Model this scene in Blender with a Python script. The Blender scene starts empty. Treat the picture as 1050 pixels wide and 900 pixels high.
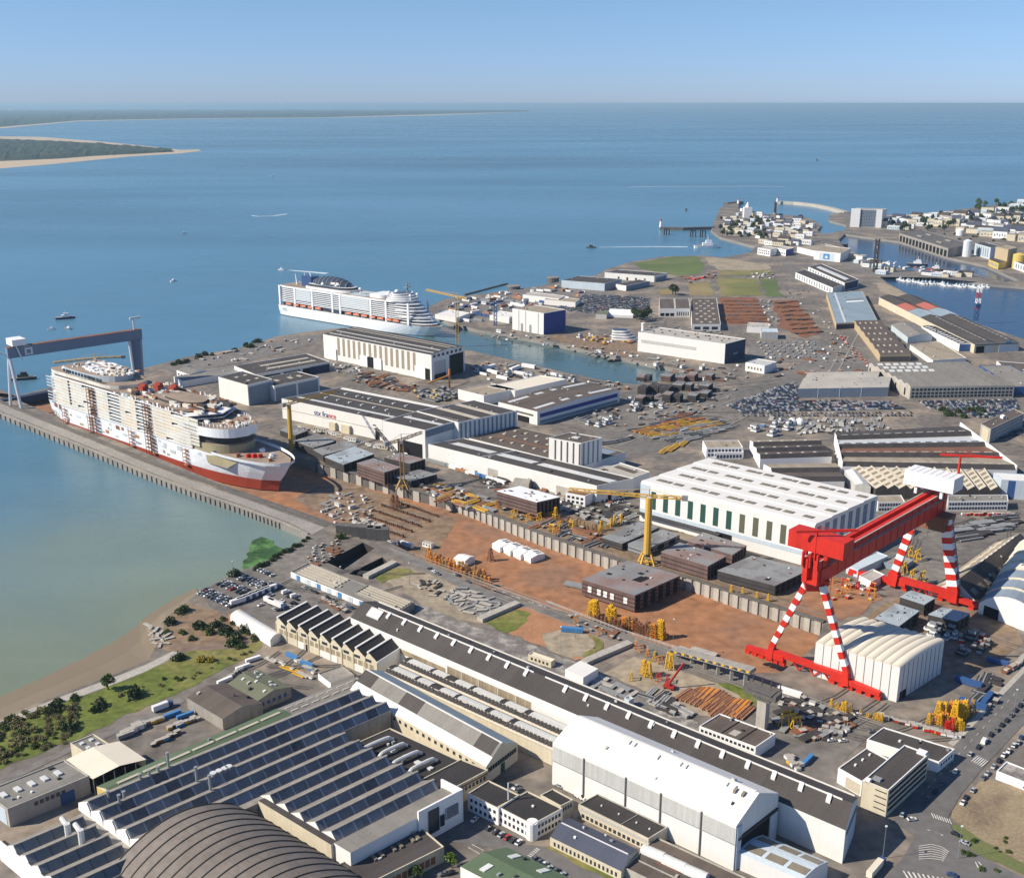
import bpy, math, random
from mathutils import Vector, Matrix
from mathutils.geometry import tessellate_polygon
RND = random.Random(11)
scene = bpy.context.scene
COL = scene.collection
rad = math.radians

# ---------------------------------------------------------------- camera, sky, sun
CAM_H, FPX, HOR = 305.0, 1120.0, 106.0
PITCH = math.atan((450 - HOR) / FPX)
SP, CP = math.sin(PITCH), math.cos(PITCH)
cam = bpy.data.objects.new('camera', bpy.data.cameras.new('camera'))
COL.objects.link(cam); scene.camera = cam
cam.location = (0, 0, CAM_H); cam.rotation_euler = (math.pi / 2 - PITCH, 0, 0)
cam.data.sensor_width = 36.0; cam.data.lens = 36.0 * FPX / 1050
cam.data.clip_start = 1.0; cam.data.clip_end = 400000

SUN_EL = 38.0
to_sun = Vector((-math.cos(rad(SUN_EL)) * .978, -math.cos(rad(SUN_EL)) * .208, math.sin(rad(SUN_EL))))
world = bpy.data.worlds.new('World'); scene.world = world; world.use_nodes = True
wn = world.node_tree
bg = wn.nodes['Background']
sky = wn.nodes.new('ShaderNodeTexSky'); sky.sky_type = 'NISHITA'; sky.sun_disc = False
sky.sun_elevation = rad(SUN_EL); sky.sun_rotation = math.atan2(to_sun.x, to_sun.y)
sky.altitude = 300; sky.air_density = 1.0; sky.dust_density = .2; sky.ozone_density = 4.0
hs = wn.nodes.new('ShaderNodeMix'); hs.data_type = 'RGBA'; hs.blend_type = 'MULTIPLY'; hs.inputs[0].default_value = 1
gm = wn.nodes.new('ShaderNodeNewGeometry'); sz = wn.nodes.new('ShaderNodeSeparateXYZ'); wn.links.new(gm.outputs['Incoming'], sz.inputs[0])
er = wn.nodes.new('ShaderNodeMapRange'); er.interpolation_type = 'SMOOTHSTEP'; er.inputs[1].default_value = 0; er.inputs[2].default_value = -.13; wn.links.new(sz.outputs[2], er.inputs[0])
tn = wn.nodes.new('ShaderNodeMix'); tn.data_type = 'RGBA'; tn.inputs[6].default_value = (.80, 1.06, 1.80, 1); tn.inputs[7].default_value = (.98, 1.13, 1.34, 1)
wn.links.new(er.outputs[0], tn.inputs[0]); wn.links.new(tn.outputs[2], hs.inputs[7])
wn.links.new(sky.outputs[0], hs.inputs[6]); wn.links.new(hs.outputs[2], bg.inputs[0]); bg.inputs[1].default_value = .065
sun = bpy.data.objects.new('sun', bpy.data.lights.new('sun', 'SUN'))
COL.objects.link(sun); sun.data.energy = 5.0; sun.data.angle = rad(.5); sun.data.color = (1, .90, .75)
sun.rotation_euler = (-to_sun).to_track_quat('-Z', 'Y').to_euler(); sun.location = (-300, 0, 600)
scene.view_settings.view_transform = 'Standard'; scene.view_settings.look = 'None'
scene.view_settings.gamma = 1; scene.view_settings.exposure = .35
scene.view_settings.use_curve_mapping = False
scene.cycles.max_bounces = 5; scene.cycles.diffuse_bounces = 2; scene.cycles.glossy_bounces = 2
scene.cycles.volume_bounces = 0; scene.cycles.transmission_bounces = 2
scene.cycles.use_denoising = True

# ---------------------------------------------------------------- surveying: photo pixel -> place on a level plane
def P(x, y, z=0.0):
    v = (y - 450) / FPX; u = (x - 525) / FPX
    s = (CAM_H - z) / (SP + v * CP)
    return Vector((s * u, s * (CP - v * SP), z))
def HT(x, yb, yt, zb=0.0):
    v = (yt - 450) / FPX
    return CAM_H - (SP + v * CP) / (CP - v * SP) * P(x, yb, zb).y

# ---------------------------------------------------------------- materials
MATS = {}
def mat(name, col, rough=.75, var=.25, scale=.05, seam=0, seamw=.08, seamd=.25, panel=0, streak=0, col2=None, c2t=.55, c2s=.03, spec=.3, axis='xy', metal=0, fine=.12, fs=.7):
    m = bpy.data.materials.new(name); m.use_nodes = True
    nt = m.node_tree; N = nt.nodes; L = nt.links
    b = N['Principled BSDF']; b.inputs['Roughness'].default_value = rough
    b.inputs['Specular IOR Level'].default_value = spec; b.inputs['Metallic'].default_value = metal
    tc = N.new('ShaderNodeTexCoord')
    def math_(op, a, c=None):
        n = N.new('ShaderNodeMath'); n.operation = op
        for i, q in enumerate((a, c)):
            if q is None: continue
            if isinstance(q, (int, float)): n.inputs[i].default_value = q
            else: L.new(q, n.inputs[i])
        return n.outputs[0]
    def noise(sc, det, stretch=None):
        n = N.new('ShaderNodeTexNoise'); n.inputs['Scale'].default_value = sc; n.inputs['Detail'].default_value = det
        if stretch:
            mp = N.new('ShaderNodeMapping'); mp.inputs['Scale'].default_value = stretch
            L.new(tc.outputs['Object'], mp.inputs[0]); L.new(mp.outputs[0], n.inputs['Vector'])
        else: L.new(tc.outputs['Object'], n.inputs['Vector'])
        return n.outputs['Fac']
    fac = math_('MULTIPLY_ADD', math_('SUBTRACT', noise(scale, 5), .5), var * 2.4); fac.node.inputs[2].default_value = 1.0
    if fine: 
        f2 = math_('MULTIPLY', math_('SUBTRACT', noise(fs, 4), .5), fine * 2.4); fac = math_('ADD', fac, f2)
    if streak:
        f3 = math_('MULTIPLY', math_('SUBTRACT', noise(.35, 3, (1, 1, .12)), .5), streak * 2.4); fac = math_('ADD', fac, f3)
    if seam:
        sx = N.new('ShaderNodeSeparateXYZ'); L.new(tc.outputs['Object'], sx.inputs[0])
        co = {'x': sx.outputs[0], 'y': sx.outputs[1], 'z': sx.outputs[2]}.get(axis) or math_('ADD', sx.outputs[0], sx.outputs[1])
        t = math_('DIVIDE', co, seam)
        fr = math_('FRACT', t)
        ln = math_('LESS_THAN', fr, seamw)
        fac = math_('SUBTRACT', fac, math_('MULTIPLY', ln, seamd))
        if panel:
            w = N.new('ShaderNodeTexWhiteNoise'); w.noise_dimensions = '1D'
            L.new(math_('FLOOR', t), w.inputs['W'])
            fac = math_('ADD', fac, math_('MULTIPLY', math_('SUBTRACT', w.outputs['Value'], .5), panel))
    fac = math_('MAXIMUM', fac, .15)
    vs = N.new('ShaderNodeVectorMath'); vs.operation = 'SCALE'
    if col2:
        mx = N.new('ShaderNodeMix'); mx.data_type = 'RGBA'
        ramp = N.new('ShaderNodeMapRange'); ramp.inputs[1].default_value = c2t - .07; ramp.inputs[2].default_value = c2t + .07
        L.new(noise(c2s, 7), ramp.inputs[0]); L.new(ramp.outputs[0], mx.inputs[0])
        mx.inputs[6].default_value = (*col, 1); mx.inputs[7].default_value = (*col2, 1)
        L.new(mx.outputs[2], vs.inputs[0])
    else: vs.inputs[0].default_value = col
    L.new(fac, vs.inputs[3]); L.new(vs.outputs[0], b.inputs['Base Color'])
    MATS[name] = m
    return m
M = MATS
mat('asphalt', (.155, .143, .13), var=.34, scale=.012, fine=.5, fs=.16, col2=(.21, .19, .165), c2s=.008, c2t=.53)
mat('yard', (.175, .155, .135), var=.34, scale=.02, fine=.6, fs=.14, col2=(.25, .205, .16), c2s=.02)
mat('road', (.15, .143, .138), var=.2, scale=.02, fine=.32, fs=.2)
mat('road_old', (.185, .172, .158), var=.24, scale=.02, fine=.42, fs=.16)
mat('red_earth', (.35, .17, .085), var=.3, scale=.02, fine=.5, fs=.12, col2=(.24, .135, .085), c2s=.02)
mat('brown_earth', (.25, .175, .11), var=.4, scale=.03, fine=.7, fs=.16, col2=(.18, .13, .1), c2s=.03)
mat('sand', (.36, .30, .215), var=.3, scale=.03, fine=.5, fs=.2, col2=(.25, .21, .15), c2s=.03)
mat('rubble_ground', (.2, .185, .17), var=.5, scale=.12, fine=.5, col2=(.31, .29, .26), c2s=.12)
mat('dry_grass', (.30, .235, .15), var=.3, scale=.04, fine=.4, col2=(.2, .15, .105), c2s=.05)
mat('grass', (.125, .155, .03), var=.4, scale=.04, fine=.6, fs=.25, col2=(.2, .18, .06), c2s=.02, c2t=.56)
mat('field', (.17, .175, .055), var=.3, scale=.012, fine=.3, col2=(.27, .21, .1), c2s=.008, c2t=.52)
mat('field_green', (.115, .155, .05), var=.3, scale=.01, fine=.25, col2=(.19, .18, .08), c2s=.006, c2t=.6)
mat('algae', (.04, .095, .03), rough=.7, var=.5, scale=.08, fine=.8, fs=.25, col2=(.09, .2, .06), c2s=.06)
mat('mud', (.215, .172, .115), rough=.55, var=.2, scale=.01, fine=.1)
mat('beach', (.5, .4, .28), var=.15, scale=.002, fine=0)
mat('forest', (.028, .045, .028), var=.5, scale=.006, fine=0, col2=(.05, .055, .035), c2s=.003)
mat('concrete', (.30, .28, .25), var=.25, scale=.05, fine=.25, streak=.25)
mat('concrete_light', (.42, .395, .35), var=.2, scale=.05, fine=.15, streak=.2)
mat('concrete_dark', (.13, .12, .11), var=.3, scale=.05, fine=.25, streak=.3)
mat('quay', (.24, .225, .205), var=.3, scale=.03, fine=.3)
mat('white_line', (.62, .6, .56), var=.35, scale=.3, fine=.3)
mat('white', (.74, .735, .71), var=.05, scale=.04, fine=.03, streak=.06, seam=3.0, seamw=.05, seamd=.06)
mat('white_roof', (.73, .72, .69), var=.07, scale=.04, fine=.05, seam=2.4, seamd=.05)
mat('white_plain', (.80, .80, .79), var=.05, scale=.05, fine=.03)
mat('cream', (.60, .54, .41), var=.12, scale=.05, fine=.1, streak=.15)
mat('beige', (.50, .43, .31), var=.18, scale=.06, fine=.15, streak=.2)
mat('tan_glass', (.35, .29, .2), rough=.4, var=.2, scale=.2, seam=2.0, seamw=.15, seamd=.3, panel=.3)
mat('grey_panel', (.50, .50, .48), var=.08, scale=.05, seam=1.5, seamw=.1, seamd=.12, panel=.12)
mat('pale_blue', (.50, .58, .64), var=.08, scale=.05, seam=3, seamd=.08, streak=.08)
mat('blue_grey', (.22, .27, .33), var=.12, scale=.05, seam=4, seamd=.15, streak=.1)
mat('navy', (.035, .05, .10), var=.2, scale=.05, seam=4, seamd=.2)
mat('deep_blue', (.045, .06, .26), var=.12, scale=.05, seam=4, seamd=.1)
mat('royal_blue', (.04, .10, .26), var=.15, rough=.5)
mat('green_dark', (.03, .085, .07), var=.2, rough=.4)
mat('olive_glass', (.12, .125, .085), var=.2, rough=.3)
mat('dark_roof', (.072, .064, .06), var=.25, scale=.03, fine=.15, seam=6, seamw=.05, seamd=.15, panel=.18, axis='x')
mat('brown_roof', (.115, .093, .078), var=.28, scale=.04, fine=.2, seam=5, seamw=.05, seamd=.15, panel=.2, axis='x')
mat('grey_roof', (.22, .21, .19), var=.2, scale=.04, fine=.15, seam=5, seamw=.04, seamd=.12, panel=.15, axis='x')
mat('grey_roof_y', (.24, .225, .2), var=.2, scale=.04, fine=.15, seam=5, seamw=.04, seamd=.12, panel=.15, axis='y')
mat('tan_roof', (.33, .28, .21), var=.22, scale=.05, fine=.2, seam=4, seamd=.12, panel=.2, axis='x')
mat('black_roof', (.04, .037, .036), var=.3, scale=.05, fine=.25)
mat('slate', (.075, .085, .12), var=.15, scale=.05, fine=.12, seam=6, seamw=.04, seamd=.12, panel=.1, axis='x')
mat('green_roof', (.10, .145, .085), var=.15, scale=.04, fine=.1, seam=3, seamd=.1, axis='x')
mat('moss_roof', (.15, .16, .105), var=.2, scale=.04, fine=.15, seam=4, seamd=.1, axis='x')
mat('blue_roof', (.24, .31, .36), var=.15, scale=.03, fine=.1, seam=4, seamd=.08, panel=.12, axis='x')
mat('red_roof', (.42, .13, .10), var=.15, scale=.03, fine=.1)
mat('rust_roof', (.20, .10, .065), var=.3, scale=.04, fine=.2, seam=4, seamd=.1, axis='x')
mat('skylight', (.62, .63, .62), rough=.35, var=.1, scale=.2, fine=.1)
mat('skylight_tan', (.50, .45, .36), rough=.5, var=.15, scale=.2, fine=.1)
mat('skylight_brown', (.22, .19, .145), rough=.4, var=.2, scale=.2, fine=.1)
mat('glass', (.03, .04, .055), rough=.15, var=.3, scale=.2, spec=.6)
mat('saw_glass', (.165, .18, .205), rough=.6, var=.4, scale=.1, spec=.2, seam=7.0, seamw=.09, seamd=-1.1, panel=.7, axis='y', fine=.3)
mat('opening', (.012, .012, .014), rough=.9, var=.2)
mat('steel_grey', (.26, .275, .29), rough=.5, var=.2, scale=.05, fine=.15)
mat('gantry_grey', (.17, .22, .31), rough=.5, var=.1, scale=.05, fine=.05)
mat('pale_grey', (.62, .66, .70), rough=.5, var=.06)
mat('crane_red', (.58, .030, .018), rough=.5, var=.16, scale=.06, fine=.15, fs=.3, seam=6, seamw=.05, seamd=.16, streak=.12, panel=.1)
mat('crane_white', (.82, .82, .81), rough=.45, var=.05)
mat('crane_yellow', (.60, .37, .07), rough=.5, var=.12, scale=.1)
mat('yellow', (.68, .40, .02), rough=.5, var=.15, scale=.2)
mat('orange', (.62, .24, .035), rough=.55, var=.25, scale=.2)
mat('ochre', (.36, .225, .08), rough=.6, var=.3, scale=.2)
mat('rust', (.22, .10, .055), var=.35, scale=.1, fine=.3)
mat('rust_light', (.38, .19, .10), var=.35, scale=.1, fine=.3)
mat('primer', (.15, .095, .085), var=.3, scale=.08, fine=.2, seam=2.6, seamw=.12, seamd=.25, panel=.2)
mat('primer_deck', (.27, .19, .17), var=.3, scale=.07, fine=.25, col2=(.22, .225, .23), c2s=.04, c2t=.5)
mat('steel_deck', (.26, .27, .275), var=.25, scale=.07, fine=.25, col2=(.17, .165, .165), c2s=.06)
mat('pale_steel_deck', (.36, .42, .46), var=.22, scale=.07, fine=.2, col2=(.22, .24, .26), c2s=.07, c2t=.6)
mat('dark_steel', (.055, .05, .05), var=.4, scale=.1, fine=.4)
mat('bark', (.08, .055, .035), var=.3, scale=.3)
mat('leaf', (.085, .125, .035), rough=.7, var=.35, scale=.1, fine=.35)
mat('leaf_dark', (.05, .075, .03), rough=.7, var=.35, scale=.1, fine=.35)
mat('leaf_bright', (.12, .19, .03), rough=.7, var=.3, scale=.2, fine=.3)
mat('leaf_grey', (.24, .22, .10), rough=.8, var=.35, scale=.2, fine=.3)
mat('gorse', (.35, .27, .03), rough=.8, var=.3, scale=.3)
mat('hull_white', (.74, .77, .82), rough=.45, var=.07, scale=.03, fine=.05, streak=.1)
mat('hull_red', (.33, .055, .03), rough=.6, var=.2, scale=.04, fine=.12)
mat('ship_white', (.82, .83, .84), rough=.4, var=.04, scale=.05, fine=.03)
mat('ship_glass', (.045, .06, .085), rough=.15, var=.2, scale=.1, spec=.6)
mat('ship_deck', (.30, .235, .18), var=.4, scale=.06, fine=.2)
mat('ship_cream', (.60, .53, .42), var=.26, scale=.06, fine=.1, streak=.1)
mat('ship_shell', (.60, .58, .52), var=.3, scale=.06, fine=.1, streak=.12)
mat('ship_bluegrey', (.42, .47, .5), var=.15, scale=.06, fine=.1)
mat('khaki_primer', (.33, .29, .18), var=.25, scale=.05, fine=.15)
mat('boat_orange', (.72, .16, .05), rough=.4, var=.1)
mat('vehicle_white', (.75, .75, .74), rough=.3, var=.03, spec=.5)
mat('vehicle_silver', (.42, .44, .46), rough=.3, var=.05, spec=.5)
mat('vehicle_black', (.022, .022, .026), rough=.25, var=.05, spec=.5)
mat('vehicle_blue', (.04, .08, .20), rough=.3, var=.05, spec=.5)
mat('vehicle_red', (.40, .03, .025), rough=.3, var=.05, spec=.5)
mat('vehicle_grey', (.14, .15, .16), rough=.3, var=.05, spec=.5)
mat('tyre', (.02, .02, .02), rough=.9)
mat('bright_blue', (.07, .22, .46), rough=.5, var=.1)
mat('teal', (.10, .35, .40), rough=.5, var=.1)
mat('tarp_beige', (.72, .66, .54), rough=.7, var=.06, scale=.1, fine=.04)
mat('canvas_white', (.82, .82, .80), rough=.6, var=.04, scale=.1, fine=.03)
mat('silo_yellow', (.62, .47, .13), rough=.6, var=.12, scale=.05, streak=.1)
mat('ochre_wall', (.48, .38, .24), rough=.7, var=.12, scale=.05)
mat('foam', (.60, .68, .72), rough=.6, var=.3, scale=.05)

mat('vault_roof', (.19, .165, .145), var=.25, scale=.04, fine=.25, fs=.3, seam=4, seamd=.1, axis='y')
mat('grey_glass', (.19, .21, .22), rough=.4, var=.3, scale=.12, seam=6, seamw=.1, seamd=.3, panel=.3, axis='y')

# ---------------------------------------------------------------- mesh collecting
class MB:
    def __init__(s): s.v = []; s.f = []; s.mi = []
    def poly(s, pts, m=0):
        n = len(s.v); s.v += [tuple(p) for p in pts]; s.f.append(tuple(range(n, n + len(pts)))); s.mi.append(m)
    def box(s, x0, x1, y0, y1, z0, z1, m=0, T=None, top=None):
        c = [(x0, y0, z0), (x1, y0, z0), (x1, y1, z0), (x0, y1, z0), (x0, y0, z1), (x1, y0, z1), (x1, y1, z1), (x0, y1, z1)]
        if T: c = [T(*q) for q in c]
        n = len(s.v); s.v += [tuple(q) for q in c]
        for i, f in enumerate(((0, 3, 2, 1), (4, 5, 6, 7), (0, 1, 5, 4), (1, 2, 6, 5), (2, 3, 7, 6), (3, 0, 4, 7))):
            s.f.append(tuple(n + k for k in f)); s.mi.append(top if (top is not None and i == 1) else m)
    def hexa(s, c, m=0, top=None):
        n = len(s.v); s.v += [tuple(q) for q in c]
        for i, f in enumerate(((0, 3, 2, 1), (4, 5, 6, 7), (0, 1, 5, 4), (1, 2, 6, 5), (2, 3, 7, 6), (3, 0, 4, 7))):
            s.f.append(tuple(n + k for k in f)); s.mi.append(top if (top is not None and i == 1) else m)
    def prism(s, pl, z0, z1, m=0, top=None, cap=True):
        n = len(s.v); k = len(pl)
        s.v += [(p[0], p[1], z0) for p in pl] + [(p[0], p[1], z1) for p in pl]
        for i in range(k):
            j = (i + 1) % k; s.f.append((n + i, n + j, n + k + j, n + k + i)); s.mi.append(m)
        if cap:
            s.f.append(tuple(range(n + k, n + 2 * k))); s.mi.append(m if top is None else top)
            s.f.append(tuple(range(n + k - 1, n - 1, -1))); s.mi.append(m)
    def tube(s, p, q, r0, r1=None, n=6, m=0, cap=True):
        p = Vector(p); q = Vector(q); r1 = r0 if r1 is None else r1
        d = (q - p)
        if d.length < 1e-6: return
        d.normalize(); a = d.orthogonal().normalized(); b = d.cross(a); k = len(s.v)
        for c, r in ((p, r0), (q, r1)):
            for i in range(n):
                t = 2 * math.pi * (i + .5) / n; s.v.append(tuple(c + a * (r * math.cos(t)) + b * (r * math.sin(t))))
        for i in range(n):
            j = (i + 1) % n; s.f.append((k + i, k + j, k + n + j, k + n + i)); s.mi.append(m)
        if cap:
            s.f.append(tuple(range(k + n - 1, k - 1, -1))); s.mi.append(m)
            s.f.append(tuple(range(k + n, k + 2 * n))); s.mi.append(m)
    def beam(s, p, q, w, h, m=0, w1=None, h1=None):
        """box section from p to q: w across (level), h in the vertical sense"""
        p = Vector(p); q = Vector(q); d = (q - p).normalized()
        a = d.cross(Vector((0, 0, 1)))
        a = Vector((1, 0, 0)) if a.length < 1e-4 else a.normalized()
        b = a.cross(d); w1 = w if w1 is None else w1; h1 = h if h1 is None else h1
        c = []
        for o, ww, hh in ((p, w, h), (q, w1, h1)):
            c += [o - a * ww / 2 - b * hh / 2, o + a * ww / 2 - b * hh / 2, o + a * ww / 2 + b * hh / 2, o - a * ww / 2 + b * hh / 2]
        s.hexa(c, m)
    def lattice(s, p, q, w, r, n, m=0):
        """square lattice mast or jib from p to q"""
        p = Vector(p); q = Vector(q); d = (q - p).normalized()
        a = d.cross(Vector((0, 0, 1))); a = Vector((1, 0, 0)) if a.length < 1e-3 else a.normalized(); b = a.cross(d)
        cs = [(a * x + b * y) * w / 2 for x, y in ((-1, -1), (1, -1), (1, 1), (-1, 1))]
        for c in cs: s.tube(p + c, q + c, r, n=4, m=m)
        for i in range(n):
            o0 = p + (q - p) * (i / n); o1 = p + (q - p) * ((i + 1) / n)
            for k in range(4):
                c0, c1 = cs[k], cs[(k + 1) % 4]
                if i % 2: c0, c1 = c1, c0
                s.tube(o0 + c0, o1 + c1, r * .7, n=3, m=m, cap=False)
    def mesh(s, name, mats, smooth=False):
        me = bpy.data.meshes.new(name); me.from_pydata(s.v, [], s.f); me.update()
        for q in mats: me.materials.append(M[q] if isinstance(q, str) else q)
        me.polygons.foreach_set('material_index', s.mi)
        if smooth: me.polygons.foreach_set('use_smooth', [True] * len(s.f))
        me.update(); return me
    def build(s, name, mats, parent=None, smooth=False):
        if not s.f: return None
        if isinstance(mats, str): mats = [mats]
        o = bpy.data.objects.new(name, s.mesh(name, mats, smooth)); COL.objects.link(o)
        if parent: o.parent = parent
        return o

def tag(o, label=None, cat=None, group=None, kind=None):
    if label: o['label'] = label
    if cat: o['category'] = cat
    if group: o['group'] = group
    if kind: o['kind'] = kind
    return o
def thing(name, label, cat, loc=(0, 0, 0), rot=0, group=None):
    o = bpy.data.objects.new(name, None); COL.objects.link(o)
    o.location = loc; o.rotation_euler = (0, 0, rot); o.empty_display_size = 1
    return tag(o, label, cat, group)
def dup(root, loc, rot=0, scale=1, label=None, group=None, mat_=None):
    """a copy of a thing with copies of its parts and sub-parts"""
    def rec(o, par):
        c = o.copy(); COL.objects.link(c)
        if par: c.parent = par
        for k in o.children: rec(k, c)
        return c
    r = rec(root, None); r.location = loc; r.rotation_euler = (0, 0, rot)
    r.scale = (scale, scale, scale) if isinstance(scale, (int, float)) else scale
    if label: r['label'] = label
    if group: r['group'] = group
    return r
def drop(root):
    for k in list(root.children): drop(k)
    bpy.data.objects.remove(root)
NATURAL = {'grass', 'field', 'field_green', 'sand', 'rubble_ground', 'brown_earth', 'dry_grass', 'algae', 'rust', 'rust_light', 'red_earth'}
def ragged(pts):
    o = []
    for i, p in enumerate(pts):
        q = pts[(i + 1) % len(pts)]; L = (q - p).length; n = max(1, min(14, int(L / max(5, p.length * .006)))); d = (q - p); w = Vector((-d.y, d.x, 0)).normalized() if L > 0 else d
        for k in range(n):
            o.append(p + d * (k / n) + w * (RND.uniform(-1, 1) * min(L / n * .3, p.length * .003) if k else 0))
    return o
def sheet(name, px, z, m, kind='structure', zp=None):
    """level ground sheet over an outline; the outline was surveyed on the photo"""
    pts = [P(x, y, z if zp is None else zp) for x, y in px]
    if m in NATURAL and name not in ('dock_floor', 'crane_apron'): pts = ragged(pts)
    for p in pts: p.z = z
    b = MB(); b.v = [tuple(p) for p in pts]
    b.f = [tuple(t) for t in tessellate_polygon([pts])]; b.mi = [0] * len(b.f)
    o = b.build(name, [m]); tag(o, kind=kind)
    me = o.data
    for pl in me.polygons:
        if pl.normal.z < 0: pl.flip()
    return o
def line_sheet(b, p, q, w, z):
    p = Vector(p); q = Vector(q); d = (q - p); d.z = 0; d.normalize(); n = Vector((-d.y, d.x, 0)) * w / 2
    b.poly([(p - n).to_tuple()[:2] + (z,), (q - n).to_tuple()[:2] + (z,), (q + n).to_tuple()[:2] + (z,), (p + n).to_tuple()[:2] + (z,)])

# ---------------------------------------------------------------- halls and blocks
class Hall: pass
def quadframe(a, b, c, z, d=None, zb=0):
    A, B, C = P(*a, z), P(*b, z), P(*c, z); D = P(*d, z) if d else B + C - A
    O = Vector((A.x, A.y, zb)); rot = math.atan2(B.y - A.y, B.x - A.x)
    R = Matrix.Rotation(-rot, 3, 'Z')
    l = [R @ (q - A) for q in (A, B, C, D)]
    def T(s, t, zz):
        x = (l[0] * (1 - s) + l[1] * s) * (1 - t) + (l[2] * (1 - s) + l[3] * s) * t
        return (x.x, x.y, zz - zb)
    return O, rot, T, (B - A).length, (C - A).length
GABLE = [(0, 0), (.5, 1), (1, 0)]
def gable(h, r=.5): return [(0, 0), (r, h), (1, 0)]
def arch(h, n=12): return [(i / n, h * math.sqrt(max(0, 1 - (2 * i / n - 1) ** 2)) if i % n else 0) for i in range(n + 1)]
def segarch(h, n=10): return [(i / n, h * (1 - (2 * i / n - 1) ** 2)) for i in range(n + 1)]
def saw(n, h, up=.85, lo=0, first=0):
    """teeth: long slope from lo up to h, then a steep drop"""
    o = []
    for i in range(n):
        o.append((i / n, lo)); o.append(((i + up) / n, h))
    o.append((1, lo)); return o
def hall(name, label, cat, a, b, c, z, wall='white', roof='dark_roof', prof=None, ax='v', d=None, zb=0, segs=None, par=.9, parm=None, group=None, wallmats=None, walls='flbr'):
    O, rot, T, L, W = quadframe(a, b, c, z, d, zb)
    h = Hall(); h.root = thing(name, label, cat, O, rot, group); h.T, h.L, h.W, h.z, h.zb, h.ax, h.prof = T, L, W, z, zb, ax, prof
    TT = (lambda p, q, zz: T(q, p, zz)) if ax == 'v' else (lambda p, q, zz: T(p, q, zz))
    h.TT = TT
    wb = MB()
    if not prof:
        for e, (s0, t0, s1, t1) in {'f': (0, 0, 1, 0), 'r': (1, 0, 1, 1), 'b': (1, 1, 0, 1), 'l': (0, 1, 0, 0)}.items():
            if e in walls: wb.poly([T(s0, t0, zb), T(s1, t1, zb), T(s1, t1, z), T(s0, t0, z)])
        wb.build('wall', wallmats or [wall], h.root)
        rb = MB(); rz = z - par * .6 if par else z
        rb.poly([T(0, 0, rz), T(1, 0, rz), T(1, 1, rz), T(0, 1, rz)]); rb.build('roof', [roof], h.root)
        if par:
            pb = MB(); u = .45 / L; v = .45 / W; zt = z + .004
            ring = [((0, 0), (1, 0), (1 - u, v), (u, v)), ((1, 0), (1, 1), (1 - u, 1 - v), (1 - u, v)), ((1, 1), (0, 1), (u, 1 - v), (1 - u, 1 - v)), ((0, 1), (0, 0), (u, v), (u, 1 - v))]
            for o0, o1, i1, i0 in ring:
                pb.poly([T(*o0, zt), T(*o1, zt), T(*i1, zt), T(*i0, zt)])
                pb.poly([T(*i0, zt), T(*i1, zt), T(*i1, rz), T(*i0, rz)])
            pb.build('parapet', [parm or wall], h.root)
        h.zr = lambda s, t: rz
    else:
        h0, h1 = prof[0][1], prof[-1][1]
        wb.poly([TT(0, 0, zb), TT(0, 1, zb), TT(0, 1, z + h0), TT(0, 0, z + h0)])
        wb.poly([TT(1, 0, zb), TT(1, 1, zb), TT(1, 1, z + h1), TT(1, 0, z + h1)])
        for q in (0, 1):
            for (p0, e0), (p1, e1) in zip(prof, prof[1:]):
                if p1 - p0 < 1e-6: continue
                wb.poly([TT(p0, q, zb), TT(p1, q, zb), TT(p1, q, z + e1), TT(p0, q, z + e0)])
        wb.build('wall', wallmats or [wall], h.root)
        rb = MB(); mats = [roof]; extra = {}
        for i, ((p0, e0), (p1, e1)) in enumerate(zip(prof, prof[1:])):
            q = [TT(p0, 0, z + e0 + .02), TT(p0, 1, z + e0 + .02), TT(p1, 1, z + e1 + .02), TT(p1, 0, z + e1 + .02)]
            sg = segs(i) if segs else None
            if sg is None: rb.poly(q)
            elif isinstance(sg, tuple):
                xb = MB(); xb.poly(q); xb.build(sg[0], [sg[1]], h.root)
            else:
                if sg not in mats: mats.append(sg)
                rb.poly(q, mats.index(sg))
        rb.build('roof', mats, h.root)
        def zr(s, t):
            p = t if ax == 'v' else s
            for (p0, e0), (p1, e1) in zip(prof, prof[1:]):
                if p0 <= p <= p1 and p1 > p0: return z + e0 + (e1 - e0) * (p - p0) / (p1 - p0)
            return z
        h.zr = zr
    if (not prof or len(prof) == 3) and L * W > 500 and roof not in ('tarp_beige', 'canvas_white'):      # small vents and hatches
        for k in range(int(min(9, 3 + L * W / 900))):
            s, t, e = RND.uniform(.04, .94), RND.choice((RND.uniform(.05, .42), RND.uniform(.56, .92))), RND.uniform(.7, 1.5)
            patch(h, s, s + e / L, t, t + e * RND.uniform(.8, 2) / W, RND.choice(('skylight', 'steel_grey', 'dark_steel', 'concrete_light')), 'roof_vent', RND.uniform(.5, 1.3))
    return h
def patch(h, s0, s1, t0, t1, m='skylight', name='skylight', dz=.35):
    b = MB(); T = h.T; k = [(s0, t0), (s1, t0), (s1, t1), (s0, t1)]
    e = 1e-4
    zs = [h.zr(min(max(s, 0), 1), min(max(t, 0), 1)) for s, t in k]
    b.hexa([T(s, t, q - .02) for (s, t), q in zip(k, zs)] + [T(s, t, q + dz) for (s, t), q in zip(k, zs)])
    return b.build(name, [m], h.root)
def grid_patch(h, S, Tt, ds, dt, m='skylight', name='skylight', dz=.5):
    for t in Tt:
        for s in S: patch(h, s - ds / 2, s + ds / 2, t - dt / 2, t + dt / 2, m, name, dz)
EDGE = {'f': ((0, 0), (1, 0)), 'r': ((1, 0), (1, 1)), 'b': ((1, 1), (0, 1)), 'l': ((0, 1), (0, 0))}
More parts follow.
